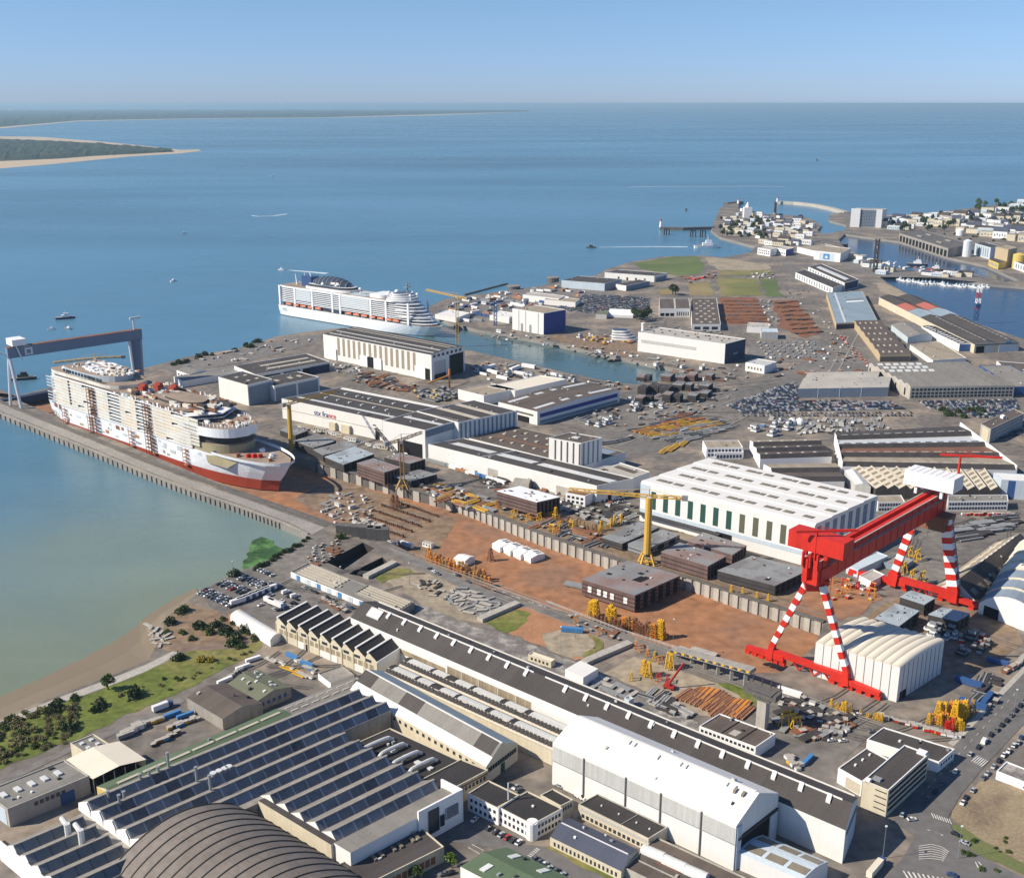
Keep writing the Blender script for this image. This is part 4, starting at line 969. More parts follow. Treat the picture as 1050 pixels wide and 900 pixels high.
def jib_crane(base, hgt, ang, ln, back):
    m_ = MB(); m_.tube(base, base + Z * hgt, .8, n=6); m_.build('jib_mast', ['crane_red'], gc)
    d = Vector((math.cos(ang), math.sin(ang), 0)); m_ = MB(); m_.beam(base + Z * hgt - d * back, base + Z * (hgt + 1.5) + d * ln, 1.1, 1.3); m_.beam(base + Z * (hgt + 3), base + Z * (hgt + 1) + d * ln * .7, .3, .3); m_.build('jib', ['crane_red'], gc)
jib_crane(rel(nm) - uy * 3 + Z * (HB + 4), 25, rad(-3), 22, 11); jib_crane(rel(fm) + uy * 8 + ux * 10 + Z * (HB + DEP), 24, rad(-18), 24, 12)
b = MB()
for s in (-3, 3):
    for t in (.12, .88): b.tube(g0.lerp(g1, t) + ux * s - Z * DEP / 2, g0.lerp(g1, t) + ux * s - Z * (DEP / 2 + 12), .12, n=4)
b.build('hoist_rope', ['dark_steel'], gc)
gbox(rel(nm) - uy * 0 + uy * (SPAN * .0) + ux * 5.6 + Z * (HB - 6), 2, 2, 3, 'steel_grey', 'drive_cab')

# ---------------------------------------------------------------- grey gantry crane at the river end of the dock
p0, p1 = P(11, 416.3), P(22, 419); pm_ = (p0 + p1) / 2; far = P(139.5, 348, 53); far.z = 0
gg = thing('gantry_crane', 'blue grey gantry crane over the stern of the ship under construction', 'crane', pm_)
def rg(v): return Vector(v) - pm_
uy2 = (far - pm_).normalized(); ux2 = Vector((-uy2.y, uy2.x, 0)); ux2 = -ux2
for f_ in (p0, p1):
    b = MB(); b.tube(rg(f_) + Z * .5, Z * 53 + ux2 * (1.5 if f_ is p1 else -1.5), 1.5, 1.7, n=8); b.build('leg', ['pale_grey'], gg)
b = MB(); b.beam(-uy2 * 2 + Z * 58.5, rg(far) + uy2 * 6 + Z * 58.5, 7, 11); b.build('girder', ['gantry_grey'], gg)
b = MB(); b.beam(-uy2 * 2 + Z * 64.1, rg(far) + uy2 * 6 + Z * 64.1, 7.2, .4); b.build('walkway', ['rust'], gg)
b = MB(); b.beam(rg(far) + Z * .5, rg(far) + Z * 53, 7, 5, 0, 11, 7); b.build('leg', ['gantry_grey'], gg)
b = MB(); b.tube(rg(far) - uy2 * 6 + Z * 1, rg(far) - uy2 * 8 + Z * 53, 1.6, n=8); b.build('stay_column', ['pale_grey'], gg)
b = MB(); c = uy2 * 9 + Z * 66
b.hexa([c + ux2 * x * 9 + uy2 * y * 7 + Z * z for z in (0, 6.5) for x, y in ((-1, -1), (1, -1), (1, 1), (-1, 1))]); b.build('winch_house', ['crane_white'], gg)
b = MB(); b.beam(uy2 * 14 + ux2 * 4.5 + Z * 64, uy2 * 20 + ux2 * 4.6 + Z * 64, .4, .4); b.hexa([uy2 * y + ux2 * 3.7 + ux2 * x + Z * z for z in (54.5, 62) for y, x in ((15, 0), (23, 0), (23, .4), (15, .4))]); b.build('sign_board', ['pale_grey'], gg)
b = MB(); b.hexa([uy2 * y + ux2 * 3.7 + ux2 * x + Z * z for z in (56, 60) for y, x in ((17, .35), (21, .35), (21, .6), (17, .6))]); b.build('emblem', ['gantry_grey'], gg)
b = MB(); b.beam(uy2 * 6 + ux2 * 5 + Z * 67, uy2 * 11 + ux2 * 6 + Z * 50, 1.4, 1.4); b.build('trolley_arm', ['pale_grey'], gg)
b = MB(); b.beam(-uy2 * 15 - ux2 * 8 + Z * 63, uy2 * 1 + Z * 55, 1.4, 1.4); b.build('stay', ['pale_grey'], gg)
b = MB(); t_ = rg(far) - uy2 * 1 + Z * 64; b.tube(t_, t_ + Z * 13, .9, n=6); b.beam(t_ + Z * 13 - uy2 * 4, t_ + Z * 13.5 + uy2 * 8, 1.6, 2.2); b.build('jib_crane', ['pale_grey'], gg)

# ---------------------------------------------------------------- tower cranes
def tower_crane(px, hgt, w, jib_px, jlen, back, label, m='crane_yellow', solid=False, lat=True, zb=0, portal=0, rise=1.5, top=5):
    base = P(*px, zb); t = thing('tower_crane', label, 'crane', base)
    z0 = portal
    if portal:
        for sx in (-1, 1):
            for sy in (-1, 1):
                b = MB(); b.beam((sx * 5, sy * 5, 0), (sx * w * .5, sy * w * .5, portal), 1.2, 1.2); b.build('portal_leg', [m], t)
        b = MB(); b.box(-6, 6, -.8, .8, .6, 2); b.box(-.8, .8, -6, 6, .65, 2.05); b.build('portal_beam', [m], t)
    b = MB()
    if solid: b.tube((0, 0, z0), (0, 0, hgt), w * .5, w * .45, n=10)
    else: b.lattice((0, 0, z0), (0, 0, hgt), w, .28, max(4, int((hgt - z0) / 4)))
    b.build('mast', [m], t)
    d = Vector((math.cos(jib_px), math.sin(jib_px), 0)); b = MB()
    j0 = Vector((0, 0, hgt + 1)); j1 = j0 + d * jlen + Vector((0, 0, rise))
    if lat: b.lattice(j0, j1, 1.8, .26, max(4, int(jlen / 4)))
    else: b.beam(j0, j1, 2, 2.2, 0, 1.3, 1.4)
    b.build('jib', [m], t)
    b = MB(); b.lattice(j0, j0 - d * back, 1.8, .26, 4); b.build('counter_jib', [m], t)
    b = MB(); b.beam(j0 - d * back, j0 - d * (back - 4), 2.6, 3.4); b.build('counterweight', ['steel_grey'], t)
    b = MB(); b.box(-1.4, 1.4, -1.4, 1.4, hgt - 2.2, hgt + .8); b.build('cab', ['crane_white'], t)
    if top:
        b = MB(); pk = j0 + Vector((0, 0, top)); b.tube(j0, pk, .35, n=5); b.tube(pk, j0 + d * jlen * .72 + Vector((0, 0, rise)), .12, n=4); b.tube(pk, j0 - d * back * .9, .12, n=4); b.build('tie', [m], t)
    return t
def aim(p, q): return math.atan2(q.y - p.y, q.x - p.x)
def crane_at(px, yt, tip_px, **k):
    """jib points to the ground spot below its tip"""
    base = P(*px); hgt = HT(px[0], px[1], yt); tip = P(tip_px[0], tip_px[1], hgt); d = tip - Vector((base.x, base.y, hgt)); d.z = 0
    return tower_crane(px, hgt, jib_px=math.atan2(d.y, d.x), jlen=d.length, **k)
t = crane_at((663, 578), 510, (583, 505), w=5.2, back=26, label='tall yellow portal tower crane with a thick round mast, beside the steel ship blocks', solid=True, portal=8, m='crane_yellow')
crane_at((299, 462), 415, (345, 402), w=4.6, back=8, label='yellow tower crane standing by the bow of the ship under construction', solid=True, m='crane_yellow', rise=0)
crane_at((413, 500), 452, (433, 446), w=3.0, back=18, label='ochre lattice tower crane among the ship sections west of the white hall', portal=7, m='ochre')
crane_at((469, 352), 305, (437, 299), w=3.2, back=22, label='pale yellow lattice tower crane on the quay behind the striped brown hall', m='crane_yellow')
crane_at((101, 400), 368, (54, 370), w=2.6, back=32, label='small yellow tower crane rising behind the ship under construction', m='crane_yellow', rise=-3)
# blue and red harbour crane mast
t = thing('harbour_crane', 'tall red white and blue lattice mast standing on the basin quay', 'crane', P(1000.5, 329))
hh = 50
for i in range(6):
    b = MB(); b.lattice((0, 0, hh * i / 6), (0, 0, hh * (i + 1) / 6), 5, .5, 2); b.build('mast_section', [['vehicle_blue', 'vehicle_blue', 'vehicle_red', 'crane_white', 'vehicle_red', 'crane_white'][i]], t)
b = MB(); b.box(-3.5, 3.5, -3.5, 3.5, 20, 26); b.build('machine_house', ['vehicle_blue'], t)
t = thing('harbour_crane', 'dark slender crane mast on the harbour islet', 'crane', P(897, 279)); b = MB(); b.lattice((0, 0, 0), (0, 0, 62), 6, .9, 8); b.build('mast', ['dark_steel'], t); b = MB(); b.beam((0, 0, 8), (16, -6, 0), 3, 3); b.build('boom', ['dark_steel'], t)
t = thing('luffing_crane', 'dark luffing crane raised over the ship sections by the white hall', 'crane', P(408, 470)); b = MB(); b.lattice((0, 0, 4), (-20, 6, 27), 2, .3, 6); b.build('boom', ['dark_steel'], t); b = MB(); b.box(-4, 4, -3, 3, 0, 4.5); b.build('cab', ['white_plain'], t)

# concrete tower with platform head
p = P(781, 746); t = thing('concrete_tower', 'grey concrete tower with a wide platform head beside the yard office', 'tower', p, rad(-40))
th_ = HT(781, 746, 709)
b = MB(); b.box(-2.5, 2.5, -2.2, 2.2, 0, th_); b.build('shaft', ['concrete_light'], t)
b = MB(); b.box(-10, 8, -3.6, 3.6, th_ - 2, th_ + 1.2); b.box(-10, 8, 3.0, 3.6, th_ + 1.2, th_ + 2.6); b.box(-8, 6, -4.4, 4.4, th_ + 1.2, th_ + 1.6); b.build('platform', ['concrete_dark'], t)
b = MB(); b.box(-4.5, 4.5, -2.8, 2.8, th_ - 4, th_ - 2.01); b.build('corbel', ['concrete_dark'], t)
for x in (-8, -3, 2, 7): b = MB(); b.box(x - .3, x + .3, 2.9, 3.3, th_ + 1.2, th_ + 6); b.build('post', ['dark_steel'], t)
# elevated concrete runway beam leading to it
rb = thing('runway_beam', 'elevated grey concrete runway with black and yellow edge blocks, by the dockside road', 'runway', P(700, 680))
o0 = P(700, 680); a, c = P(690, 672, 0) - o0, P(771, 706, 0) - o0
b = MB(); b.beam(a + Z * 4, c + Z * 11, 6, 2.2); b.build('deck', ['concrete'], rb)
for i in range(6): q_ = a.lerp(c, (i + .5) / 6); b = MB(); b.box(q_.x - .9, q_.x + .9, q_.y - .9, q_.y + .9, -.2, 3.6 + 7 * (i + .5) / 6 - .6); b.build('pier', ['concrete'], rb)
for i in range(20):
    q_ = a.lerp(c, (i + .5) / 20); dd = (c - a).normalized(); n_ = Vector((dd.y, -dd.x, 0)); b = MB(); z_ = 4 + 7 * (i + .5) / 20
    b.hexa([q_ + n_ * e + dd * s * .9 + Z * z for z in (z_ - .2, z_ + .7) for s, e in ((-1, 3.05), (1, 3.05), (1, 3.5), (-1, 3.5))]); b.build('edge_block', ['yellow' if i % 2 else 'dark_steel'], rb)
# ---------------------------------------------------------------- ships
def outline(L, B, x0, x1, rf=.3, ra=.08, pw=.55, n=14, stern=.85):
    """plan outline from stern x0 to bow x1: fine bow, squarish stern"""
    top = []
    l = x1 - x0
    for i in range(n + 1):
        t = i / n; x = x0 + l * t
        if t > 1 - rf: w = max(0, (1 - ((t - (1 - rf)) / rf) ** 2)) ** pw
        elif t < ra: w = stern + (1 - stern) * (t / ra) ** .5
        else: w = 1
        top.append((x, B / 2 * w))
    # denser at the bow
    for k in range(1, 6):
        t = 1 - rf * (1 - k / 6) / n * 2
    return top
def closed(o): return [(x, -y) for x, y in o] + [(x, y) for x, y in reversed(o) if abs(y) > 1e-4]
def loft(b, o0, z0, o1, z1, m):
    c0, c1 = o0, o1
    for s in (-1, 1):
        for i in range(len(c0) - 1):
            q = [(c0[i][0], s * c0[i][1], z0), (c0[i + 1][0], s * c0[i + 1][1], z0), (c1[i + 1][0], s * c1[i + 1][1], z1), (c1[i][0], s * c1[i][1], z1)]
            b.poly(q if s < 0 else q[::-1], m)
    b.poly([(c0[0][0], c0[0][1], z0), (c0[0][0], -c0[0][1], z0), (c1[0][0], -c1[0][1], z1), (c1[0][0], c1[0][1], z1)], m)
def cap(b, o, z, m): b.poly([(x, y, z) for x, y in closed(o)], m)
def lbl_text(s, size, loc, rot, m, parent, name='lettering', ext=.05):
    cu = bpy.data.curves.new(name, 'FONT'); cu.body = s; cu.size = size; cu.extrude = ext
    to = bpy.data.objects.new(name, cu); COL.objects.link(to); dg = bpy.context.evaluated_depsgraph_get(); dg.update()
    me = bpy.data.meshes.new_from_object(to.evaluated_get(dg)); bpy.data.objects.remove(to); me.materials.clear(); me.materials.append(M[m])
    o = bpy.data.objects.new(name, me); COL.objects.link(o); o.parent = parent; o.location = loc; o.rotation_euler = rot; return o
AX = rad(-40.0); ca, sa = math.cos(AX), math.sin(AX)
SB = -6.0
# --- the large ship under construction in the dry dock
L1, B1 = 352.0, 47.0
s0 = P(52, 428, 0); org = Vector((s0.x - sa * B1 / 2, s0.y + ca * B1 / 2, 0))
S1 = thing('cruise_ship', 'huge unfinished cruise ship with white and beige panelled sides in the dry dock', 'ship', (org.x, org.y, 0), AX)
o_keel = outline(L1, B1 * .96, 4, L1 - 18, .34, .1, .7, 24, .6); o_wl = outline(L1, B1, 2, L1 - 14, .34, .1, .65, 24, .75)
o_mid = outline(L1, B1, 0, L1 - 7, .30, .1, .58, 24, .9); o_dk = outline(L1, B1 + 1, 0, L1, .26, .1, .52, 24, .95)
b = MB(); loft(b, o_keel, -8, o_wl, 1.6, 0); loft(b, o_wl, 1.6, o_mid, 9, 1); loft(b, o_mid, 9, o_dk, 18.5, 1); cap(b, o_dk, 18.5, 2); b.build('hull', ['hull_red', 'hull_white', 'ship_deck'], S1)
b = MB(); ob = outline(L1, B1 + 1, L1 - 75, L1 + .5, .95, .01, .52, 20, 1.0)
loft(b, ob, 18.5, [(x, y + .4) for x, y in ob], 21, 0); b.build('bulwark', ['hull_white'], S1)
rr = random.Random(4)
# superstructure core with deck slabs
def tier(x0, x1, hb, z0, z1, m, name, rf=.0, ra=.0, parent=None, top=None):
    o = outline(1, hb * 2, x0, x1, max(rf, .001), max(ra, .001), .5, 18, .8 if ra else 1); b = MB(); loft(b, o, z0, o, z1, 0); cap(b, o, z1, 1); cap(b, o, z0, 0); return b.build(name, [m, top or m], parent or S1)
X0, X1, HBW = 4, 262, 25.2
tier(X0 + 1, X1 - 10, HBW - 2.6, 18.6, 48.2, 'dark_steel', 'cabin_block', .12, .02, top='ship_deck')
for k in range(10): tier(X0 + (0 if k < 9 else 2), X1 + 2 - (k % 2), HBW, 18.6 + k * 3.1, 18.6 + k * 3.1 + .5, 'ship_white', 'deck_slab', .04, .03)
secs = [(4, 20, 'o'), (20, 46, 'w'), (46, 50, 'd'), (50, 84, 'w'), (84, 96, 's'), (96, 118, 'w'), (118, 138, 'o'), (138, 165, 'c'), (165, 180, 'o'), (180, 190, 's'), (190, 222, 'c'), (222, 240, 'w'), (240, 262, 'w')]
for x0, x1, ty in secs:
    for side in (-1, 1):
        if ty == 's':
            b = MB()
            for k in range(12): b.box(x0 + .5, x1 - .5, side * (HBW + .2), side * (HBW + 2.4), 6 + k * 3.5, 6.3 + k * 3.5)
            for x in (x0 + .5, (x0 + x1) / 2, x1 - .5): b.tube((x, side * (HBW + 2.3), 0), (x, side * (HBW + 2.3), 48), .3, n=4)
            b.build('scaffold', ['rust'], S1); continue
        b = MB(); mm = {'w': 'ship_shell', 'c': 'ship_cream', 'o': 'ship_bluegrey', 'd': 'dark_steel'}[ty]
        for k in range(9):
            z0_ = 19.1 + k * 3.1
            if ty == 'o':
                if k % 2 or rr.random() < .3: b.box(x0, x1, side * (HBW - .5), side * (HBW - .15), z0_, z0_ + 1.3)
                continue
            if k == 8 and ty != 'c' and rr.random() < .4: continue
            n = max(1, int((x1 - x0) / 9))
            for i in range(n):
                if rr.random() < .06: continue
                b.box(x0 + (x1 - x0) * i / n + .05, x0 + (x1 - x0) * (i + 1) / n - .05, side * (HBW - .7), side * (HBW - .1), z0_ - .03, z0_ + 2.25, 0 if rr.random() < .8 else 1)
        b.build('side_panel', [mm, 'ship_cream' if ty == 'w' else 'ship_shell'], S1)
# lifeboat recess strip and hull staging
for i in range(26):
    x = 12 + i * 10.2 + rr.uniform(-2, 2)
    if rr.random() < .75:
        b = MB(); b.box(x, x + rr.uniform(3, 7), -(B1 / 2 + .35), -(B1 / 2 - .2), 13.5 + rr.uniform(-2, 1), 18.2); b.build('hull_opening', ['ship_bluegrey' if rr.random() < .6 else 'rust'], S1)
for x in (30, 78, 150, 186, 236):
    b = MB()
    for k in range(5): b.box(x, x + 5, -(B1 / 2 + 2.6), -(B1 / 2 + .4), 1 + k * 3.4, 1.3 + k * 3.4)
    for q_ in (x, x + 5): b.tube((q_, -(B1 / 2 + 2.5), -7), (q_, -(B1 / 2 + 2.5), 18), .25, n=4)
    b.build('scaffold', ['rust_light'], S1)
for i in range(46):  # hull patches; blue grey and pale blue ones also paint in shadow marks
    x = rr.uniform(8, 300); z_ = rr.uniform(3, 12); w_ = rr.uniform(2, 9); yy = B1 / 2 + .3
    if x < 225: b = MB(); b.box(x, x + w_, -yy, -yy + .5, z_, z_ + rr.uniform(.8, 3.2)); b.build('hull_patch', [rr.choice(['ship_bluegrey', 'pale_blue', 'pale_blue', 'rust_light', 'khaki_primer'])], S1)
for i in range(44):
    x = 128 + i * 2.5 + rr.uniform(-1, 1); h_ = rr.choice((0, .8, 1.6, 2.6, 3.4))
    for side in (-1, 1):
        if h_ > 0: b = MB(); b.box(x, x + rr.uniform(1.5, 4), side * (HBW - .6), side * (HBW - .2), 47.2, 47.4 + h_); b.build('side_panel', [rr.choice(['ship_shell', 'ship_white', 'rust', 'ship_bluegrey'])], S1)
# stern block with rounded tiers
tier(2, 130, 22, 48.3, 51.5, 'ship_shell', 'upper_deckhouse', .2, .1, top='ship_deck'); tier(26, 112, 20.5, 51.6, 57, 'ship_bluegrey', 'upper_deckhouse', .5, .25, top='ship_deck')
wb_ = [(32 + i * 5.6) for i in range(13)]
for x in wb_:
    b = MB(); b.box(x, x + 3.6, -20.9, -20.3, 52.6, 55.6); b.build('window', ['glass'], S1)
for cx, cy, rx, ry, h_, m_ in ((52, 3, 12, 9, 2.2, 'ship_white'), (74, -6, 14, 7, 2.4, 'ship_white'), (86, 6, 12, 8, 2.8, 'ship_shell'), (100, -2, 8, 6, 3, 'ship_cream'), (62, 12, 12, 5, 2, 'ship_white'), (18, 0, 8, 14, 2.4, 'ship_white')):
    b = MB(); zb_ = 57.02 if cx > 24 else 51.55
    for t in range(14):
        if rr.random() < .2: continue
        q = [(cx + k * rx * math.cos(u * .4488), cy + k * ry * math.sin(u * .4488)) for u, k in ((t, 1), (t + 1, 1), (t + 1, .72), (t, .72))]; b.prism(q, zb_, zb_ + h_ * rr.uniform(.4, 1))
    b.build('pool_rim', [m_], S1)
for i in range(110):
    x = rr.uniform(30, 110); y = rr.uniform(-16, 16); b = MB(); s_ = rr.uniform(.8, 2.6); b.box(x, x + s_ * rr.uniform(1, 3), y, y + s_, 57.03, 57.3 + s_ * .6); b.build('deck_fitting', [rr.choice(['ship_white', 'ship_white', 'ship_shell', 'rust_light', 'ship_bluegrey'])], S1)
# open atrium in the middle, with red machinery and steel
tier(132, 240, 21, 48.25, 48.7, 'ship_deck', 'open_deck', .1, .05)
for i in range(150):
    x = rr.uniform(134, 250); y = rr.uniform(-19, 19); s_ = rr.uniform(1.2, 4); b = MB(); b.box(x, x + s_ * rr.uniform(1, 4), y, y + s_, 48.72, 48.9 + s_ * rr.uniform(.3, .9)); b.build('deck_fitting', [rr.choice(['ship_white', 'ship_shell', 'ship_bluegrey', 'rust', 'dark_steel', 'dark_steel', 'rust_light', 'ship_cream'])], S1)
for i in range(60):
    x = rr.uniform(238, 290); y = rr.uniform(-20, 20); s_ = rr.uniform(.8, 2.6)
    if x > 262 and abs(y) > 14: continue
    b = MB(); b.box(x, x + s_ * rr.uniform(1, 3), y, y + s_, 41.02, 41.3 + s_ * .5); b.build('deck_fitting', [rr.choice(['ship_white', 'ship_shell', 'rust', 'dark_steel', 'rust_light', 'ship_bluegrey'])], S1)
for x, y in ((150, 4), (168, 9), (144, -8)):
    b = MB(); b.box(x, x + 8, y, y + 6, 48.7, 54); b.box(x + 2, x + 10, y + 1, y + 4, 54.01, 56); b.build('winch_unit', ['hull_red'], S1)
for k, (x0, x1, hb, z0_, z1_, m_, tp) in enumerate(((176, 226, 15, 48.75, 51.0, 'dark_steel', 'ship_deck'), (190, 236, 12, 51.05, 52.6, 'dark_steel', 'ship_deck'), (232, 262, 13, 41.1, 45.5, 'dark_steel', 'steel_deck'), (216, 252, 17, 41.1, 43, 'rust', 'ship_deck'))):
    tier(x0, x1, hb, z0_, z1_, m_, 'dark_ring', .5, .5, top=tp)
# forward superstructure: curved bulwark over the foredeck
tier(236, 297, HBW - .1, 33, 41, 'ship_white', 'curved_front', .6, .001, top='ship_deck')
for i in range(26):
    t = i / 25; an = rad(-86 + 172 * t); x = 258 + 34 * math.cos(an); y = 22 * math.sin(an); b = MB(); b.box(x - .35, x + .35, y - .35, y + .35, 41.0, 43.6); b.build('stanchion', ['ship_white'], S1)
tier(238, 288, HBW - 3, 26, 32.9, 'dark_steel', 'bridge_front', .7, .001); tier(238, 294, HBW - 1.5, 18.6, 25.9, 'khaki_primer', 'lower_front', .62, .001, top='ship_deck')
for x, y, r_, m_ in ((312, -6, 2, 'crane_red'), (316, -3, 2, 'crane_red'), (308, -9, 1.8, 'crane_red'), (321, 6, 1.6, 'ship_white'), (326, 1, 1.6, 'ship_white'), (305, 8, 2.2, 'ship_white'), (331, -4, 1.4, 'rust_light'), (300, -14, 2, 'rust_light')):
    b = MB(); b.tube((x, y - 2, 20), (x, y + 2, 20), r_ * .8, n=8); b.box(x - r_, x + r_, y - 1, y + 1, 18.5, 20); b.build('mooring_winch', [m_], S1)
b = MB(); b.poly([(270, -(B1 / 2 + .12), 9), (296, -23.0, 9.4), (310, -19.6, 18), (286, -(B1 / 2 - .1), 18.3), (268, -(B1 / 2 + .5), 16)]); 
b.build('primer_patch', ['khaki_primer'], S1)
# --- the white cruise ship moored at the fitting out quay
a2 = P(285.4, 322.6, SEA); L2, B2 = 315.0, 43.0
org = Vector((a2.x - sa * B2 / 2, a2.y + ca * B2 / 2, SEA))
S2 = thing('cruise_ship', 'white cruise ship with orange lifeboats and a dark glazed dome, moored in the river', 'ship', org, rad(-37.5))
w0 = outline(L2, B2 * .97, 0, L2 - 16, .34, .06, .7, 24, .85); w1 = outline(L2, B2, 0, L2 - 8, .30, .06, .6, 24, .92); w2 = outline(L2, B2 + 1, 0, L2, .25, .06, .52, 24, .95)
b = MB(); loft(b, w0, -3, w0, 1.0, 1); loft(b, w0, 1.0, w1, 8, 0); loft(b, w1, 8, w2, 16, 0); cap(b, w2, 16, 2); b.build('hull', ['ship_white', 'dark_steel', 'ship_deck'], S2)
def t2(x0, x1, hb, z0_, z1_, m, name, rf=.001, ra=.001, top=None):
    o = outline(1, hb * 2, x0, x1, rf, ra, .5, 20, .85); b = MB(); loft(b, o, z0_, o, z1_, 0); cap(b, o, z1_, 1); cap(b, o, z0_, 0); return b.build(name, [m, top or m], S2)
t2(6, 288, 18.3, 16.02, 22, 'ship_glass', 'promenade_core', .16, .02, 'ship_white')
t2(2, 292, 21.3, 22, 22.6, 'ship_white', 'deck_slab', .18, .02)
t2(4, 262, 19.9, 22.6, 44.4, 'ship_glass', 'cabin_core', .2, .02, 'ship_deck')
for k in range(8):
    z_ = 24.0 + k * 2.75; t2(2 + k * .4, 296 - k * 4.6, 21.3, z_, z_ + 1.0, 'ship_white', 'deck_band', .22, .02)
t2(4, 262, 21.4, 44.5, 46.2, 'ship_white', 'lido_deck', .12, .02, 'ship_deck')
for x in (3, 37, 75, 118, 134, 196, 226, 268):
    for s_ in (-1, 1): b = MB(); b.box(x, x + 3.2, s_ * 20, s_ * 21.6, 16.5, 46.0); b.build('stair_tower', ['ship_white'], S2)
for x0, x1 in ((42, 74), (139, 195)):
    b = MB(); b.box(x0, x1, -21.55, -21.1, 27.5, 43); 
    b.build('balcony_recess', ['ship_bluegrey'], S2)
    for k in range(6): b = MB(); b.box(x0, x1, -21.75, -21.5, 28.5 + k * 2.6, 29.2 + k * 2.6); b.build('balcony_rail', ['ship_white'], S2)
def lifeboat(x, s_):
    o = bpy.data.objects.new('lifeboat', None); b = MB()
    n = 8
    ring = lambda t: (math.sin(math.pi * (t * .9 + .05))) ** .5
    for i in range(n):
        t0, t1 = i / n, (i + 1) / n; x0, x1 = -6 + 12 * t0, -6 + 12 * t1; w0_, w1_ = 2.1 * ring(t0), 2.1 * ring(t1)
        b.poly([(x0, -w0_, 1.6), (x1, -w1_, 1.6), (x1, w1_ * .0, 0), (x0, 0, 0)], 1); b.poly([(x0, w0_, 1.6), (x1, w1_, 1.6), (x1, 0, 0), (x0, 0, 0)], 1)
        b.poly([(x0, -w0_, 1.6), (x1, -w1_, 1.6), (x1, -w1_ * .6, 3.3), (x0, -w0_ * .6, 3.3)], 0); b.poly([(x0, w0_, 1.6), (x1, w1_, 1.6), (x1, w1_ * .6, 3.3), (x0, w0_ * .6, 3.3)], 0)
        b.poly([(x0, -w0_ * .6, 3.3), (x1, -w1_ * .6, 3.3), (x1, w1_ * .6, 3.3), (x0, w0_ * .6, 3.3)], 0)
    bpy.data.objects.remove(o); o = b.build('lifeboat', ['boat_orange', 'ship_white'], S2); o.location = (x, s_ * 20.6, 17.2); return o
for s_ in (-1, 1):
    for x in (24, 40, 56, 72, 88, 152, 168, 184, 200, 216, 232, 246): lifeboat(x, s_)
b = MB(); b.box(112, 134, -20.9, -20.4, 10.5, 21); b.build('side_port', ['ship_glass'], S2)
for k, (x0, x1) in enumerate(((226, 266), (228, 263), (231, 259), (234, 254))):
    t2(x0, x1, 21 - k * 1.3, 46.2 + k * 2.6, 48.1 + k * 2.6, 'ship_white', 'bridge_tier', .75, .1, 'ship_white'); t2(x0 + 1, x1 - 3, 19 - k * 1.3, 48.1 + k * 2.6, 48.8 + k * 2.6, 'ship_glass', 'bridge_glazing', .75, .1)
for k in range(7): t2(240, 304 - k * 5.2, 20 - k * .4, 17.5 + k * 4.1, 18.5 + k * 4.1, 'ship_white', 'fore_terrace', .7, .001)
# dome, funnel, masts, radomes
n = 12; b = MB()
def dome(b, cx, cy, rx, ry, rz, z, m=0, n=14, k=6, f=.5):
    for i in range(n):
        for j in range(k):
            q = []
            for di, dj in ((0, 0), (1, 0), (1, 1), (0, 1)):
                a_ = 2 * math.pi * (i + di) / n; e = math.pi / 2 * (j + dj) / k
                q.append((cx + rx * math.cos(a_) * math.cos(e), cy + ry * math.sin(a_) * math.cos(e), z + rz * math.sin(e)))
            b.poly(q, m)
t2(58, 150, 18, 46.2, 50, 'ship_white', 'pool_house', .3, .1, 'ship_deck'); t2(60, 146, 15, 50, 53, 'ship_glass', 'pool_house', .3, .2, 'ship_white')
b = MB(); dome(b, 100, 0, 40, 14, 12, 53); b.build('glazed_dome', ['ship_glass'], S2)
for i in range(9):
    x = 66 + i * 8.5; b = MB(); e = math.sqrt(max(0, 1 - ((x - 100) / 40) ** 2)); m_ = 10
    for j in range(m_):
        t0, t1 = math.pi * j / m_, math.pi * (j + 1) / m_
        b.beam((x, 14.2 * e * math.cos(t0), 53 + 12.2 * e * math.sin(t0)), (x, 14.2 * e * math.cos(t1), 53 + 12.2 * e * math.sin(t1)), .7, .5)
    b.build('dome_rib', ['steel_grey'], S2)
b = MB(); b.prism([(40, -7), (62, -8), (66, 0), (62, 8), (40, 7)], 46.2, 62, 0); b.build('funnel', ['vehicle_blue'], S2)
for x, y in ((44, -3), (50, 3), (56, -2), (48, 4)): b = MB(); b.tube((x, y, 62), (x - 1, y, 66), .9, n=8); b.build('exhaust_pipe', ['pale_grey'], S2)
b = MB(); b.tube((22, 0, 46), (19, 0, 62), 1.6, .6, n=8); b.build('aft_mast', ['ship_white'], S2)
b = MB(); b.tube((250, 0, 56), (250, 0, 72), 1.5, .5, n=8); b.box(247, 253, -5, 5, 64, 64.6); b.box(248, 252, -3, 3, 68, 68.5); b.build('radar_mast', ['steel_grey'], S2)
for x, y, r_ in ((222, -8, 3.2), (222, 8, 3.2), (262, -7, 2.4), (262, 7, 2.4), (166, -9, 2.6), (92, -12, 3.4), (118, -10, 3)):
    b = MB(); b.tube((x, y, 46.2), (x, y, 54), .8, n=6); dome(b, x, y, r_, r_, r_, 54, n=10, k=4); b.build('radome', ['ship_white'], S2)
t2(190, 222, 16, 46.25, 51, 'ship_white', 'forward_house', .4, .3); t2(150, 190, 17, 46.25, 47, 'ship_bluegrey', 'pool_deck', .2, .2)
lbl_text('MSC', 6.5, (9, -(B2 / 2 + .35), 8.2), (math.pi / 2, 0, 0), 'ship_bluegrey', S2)
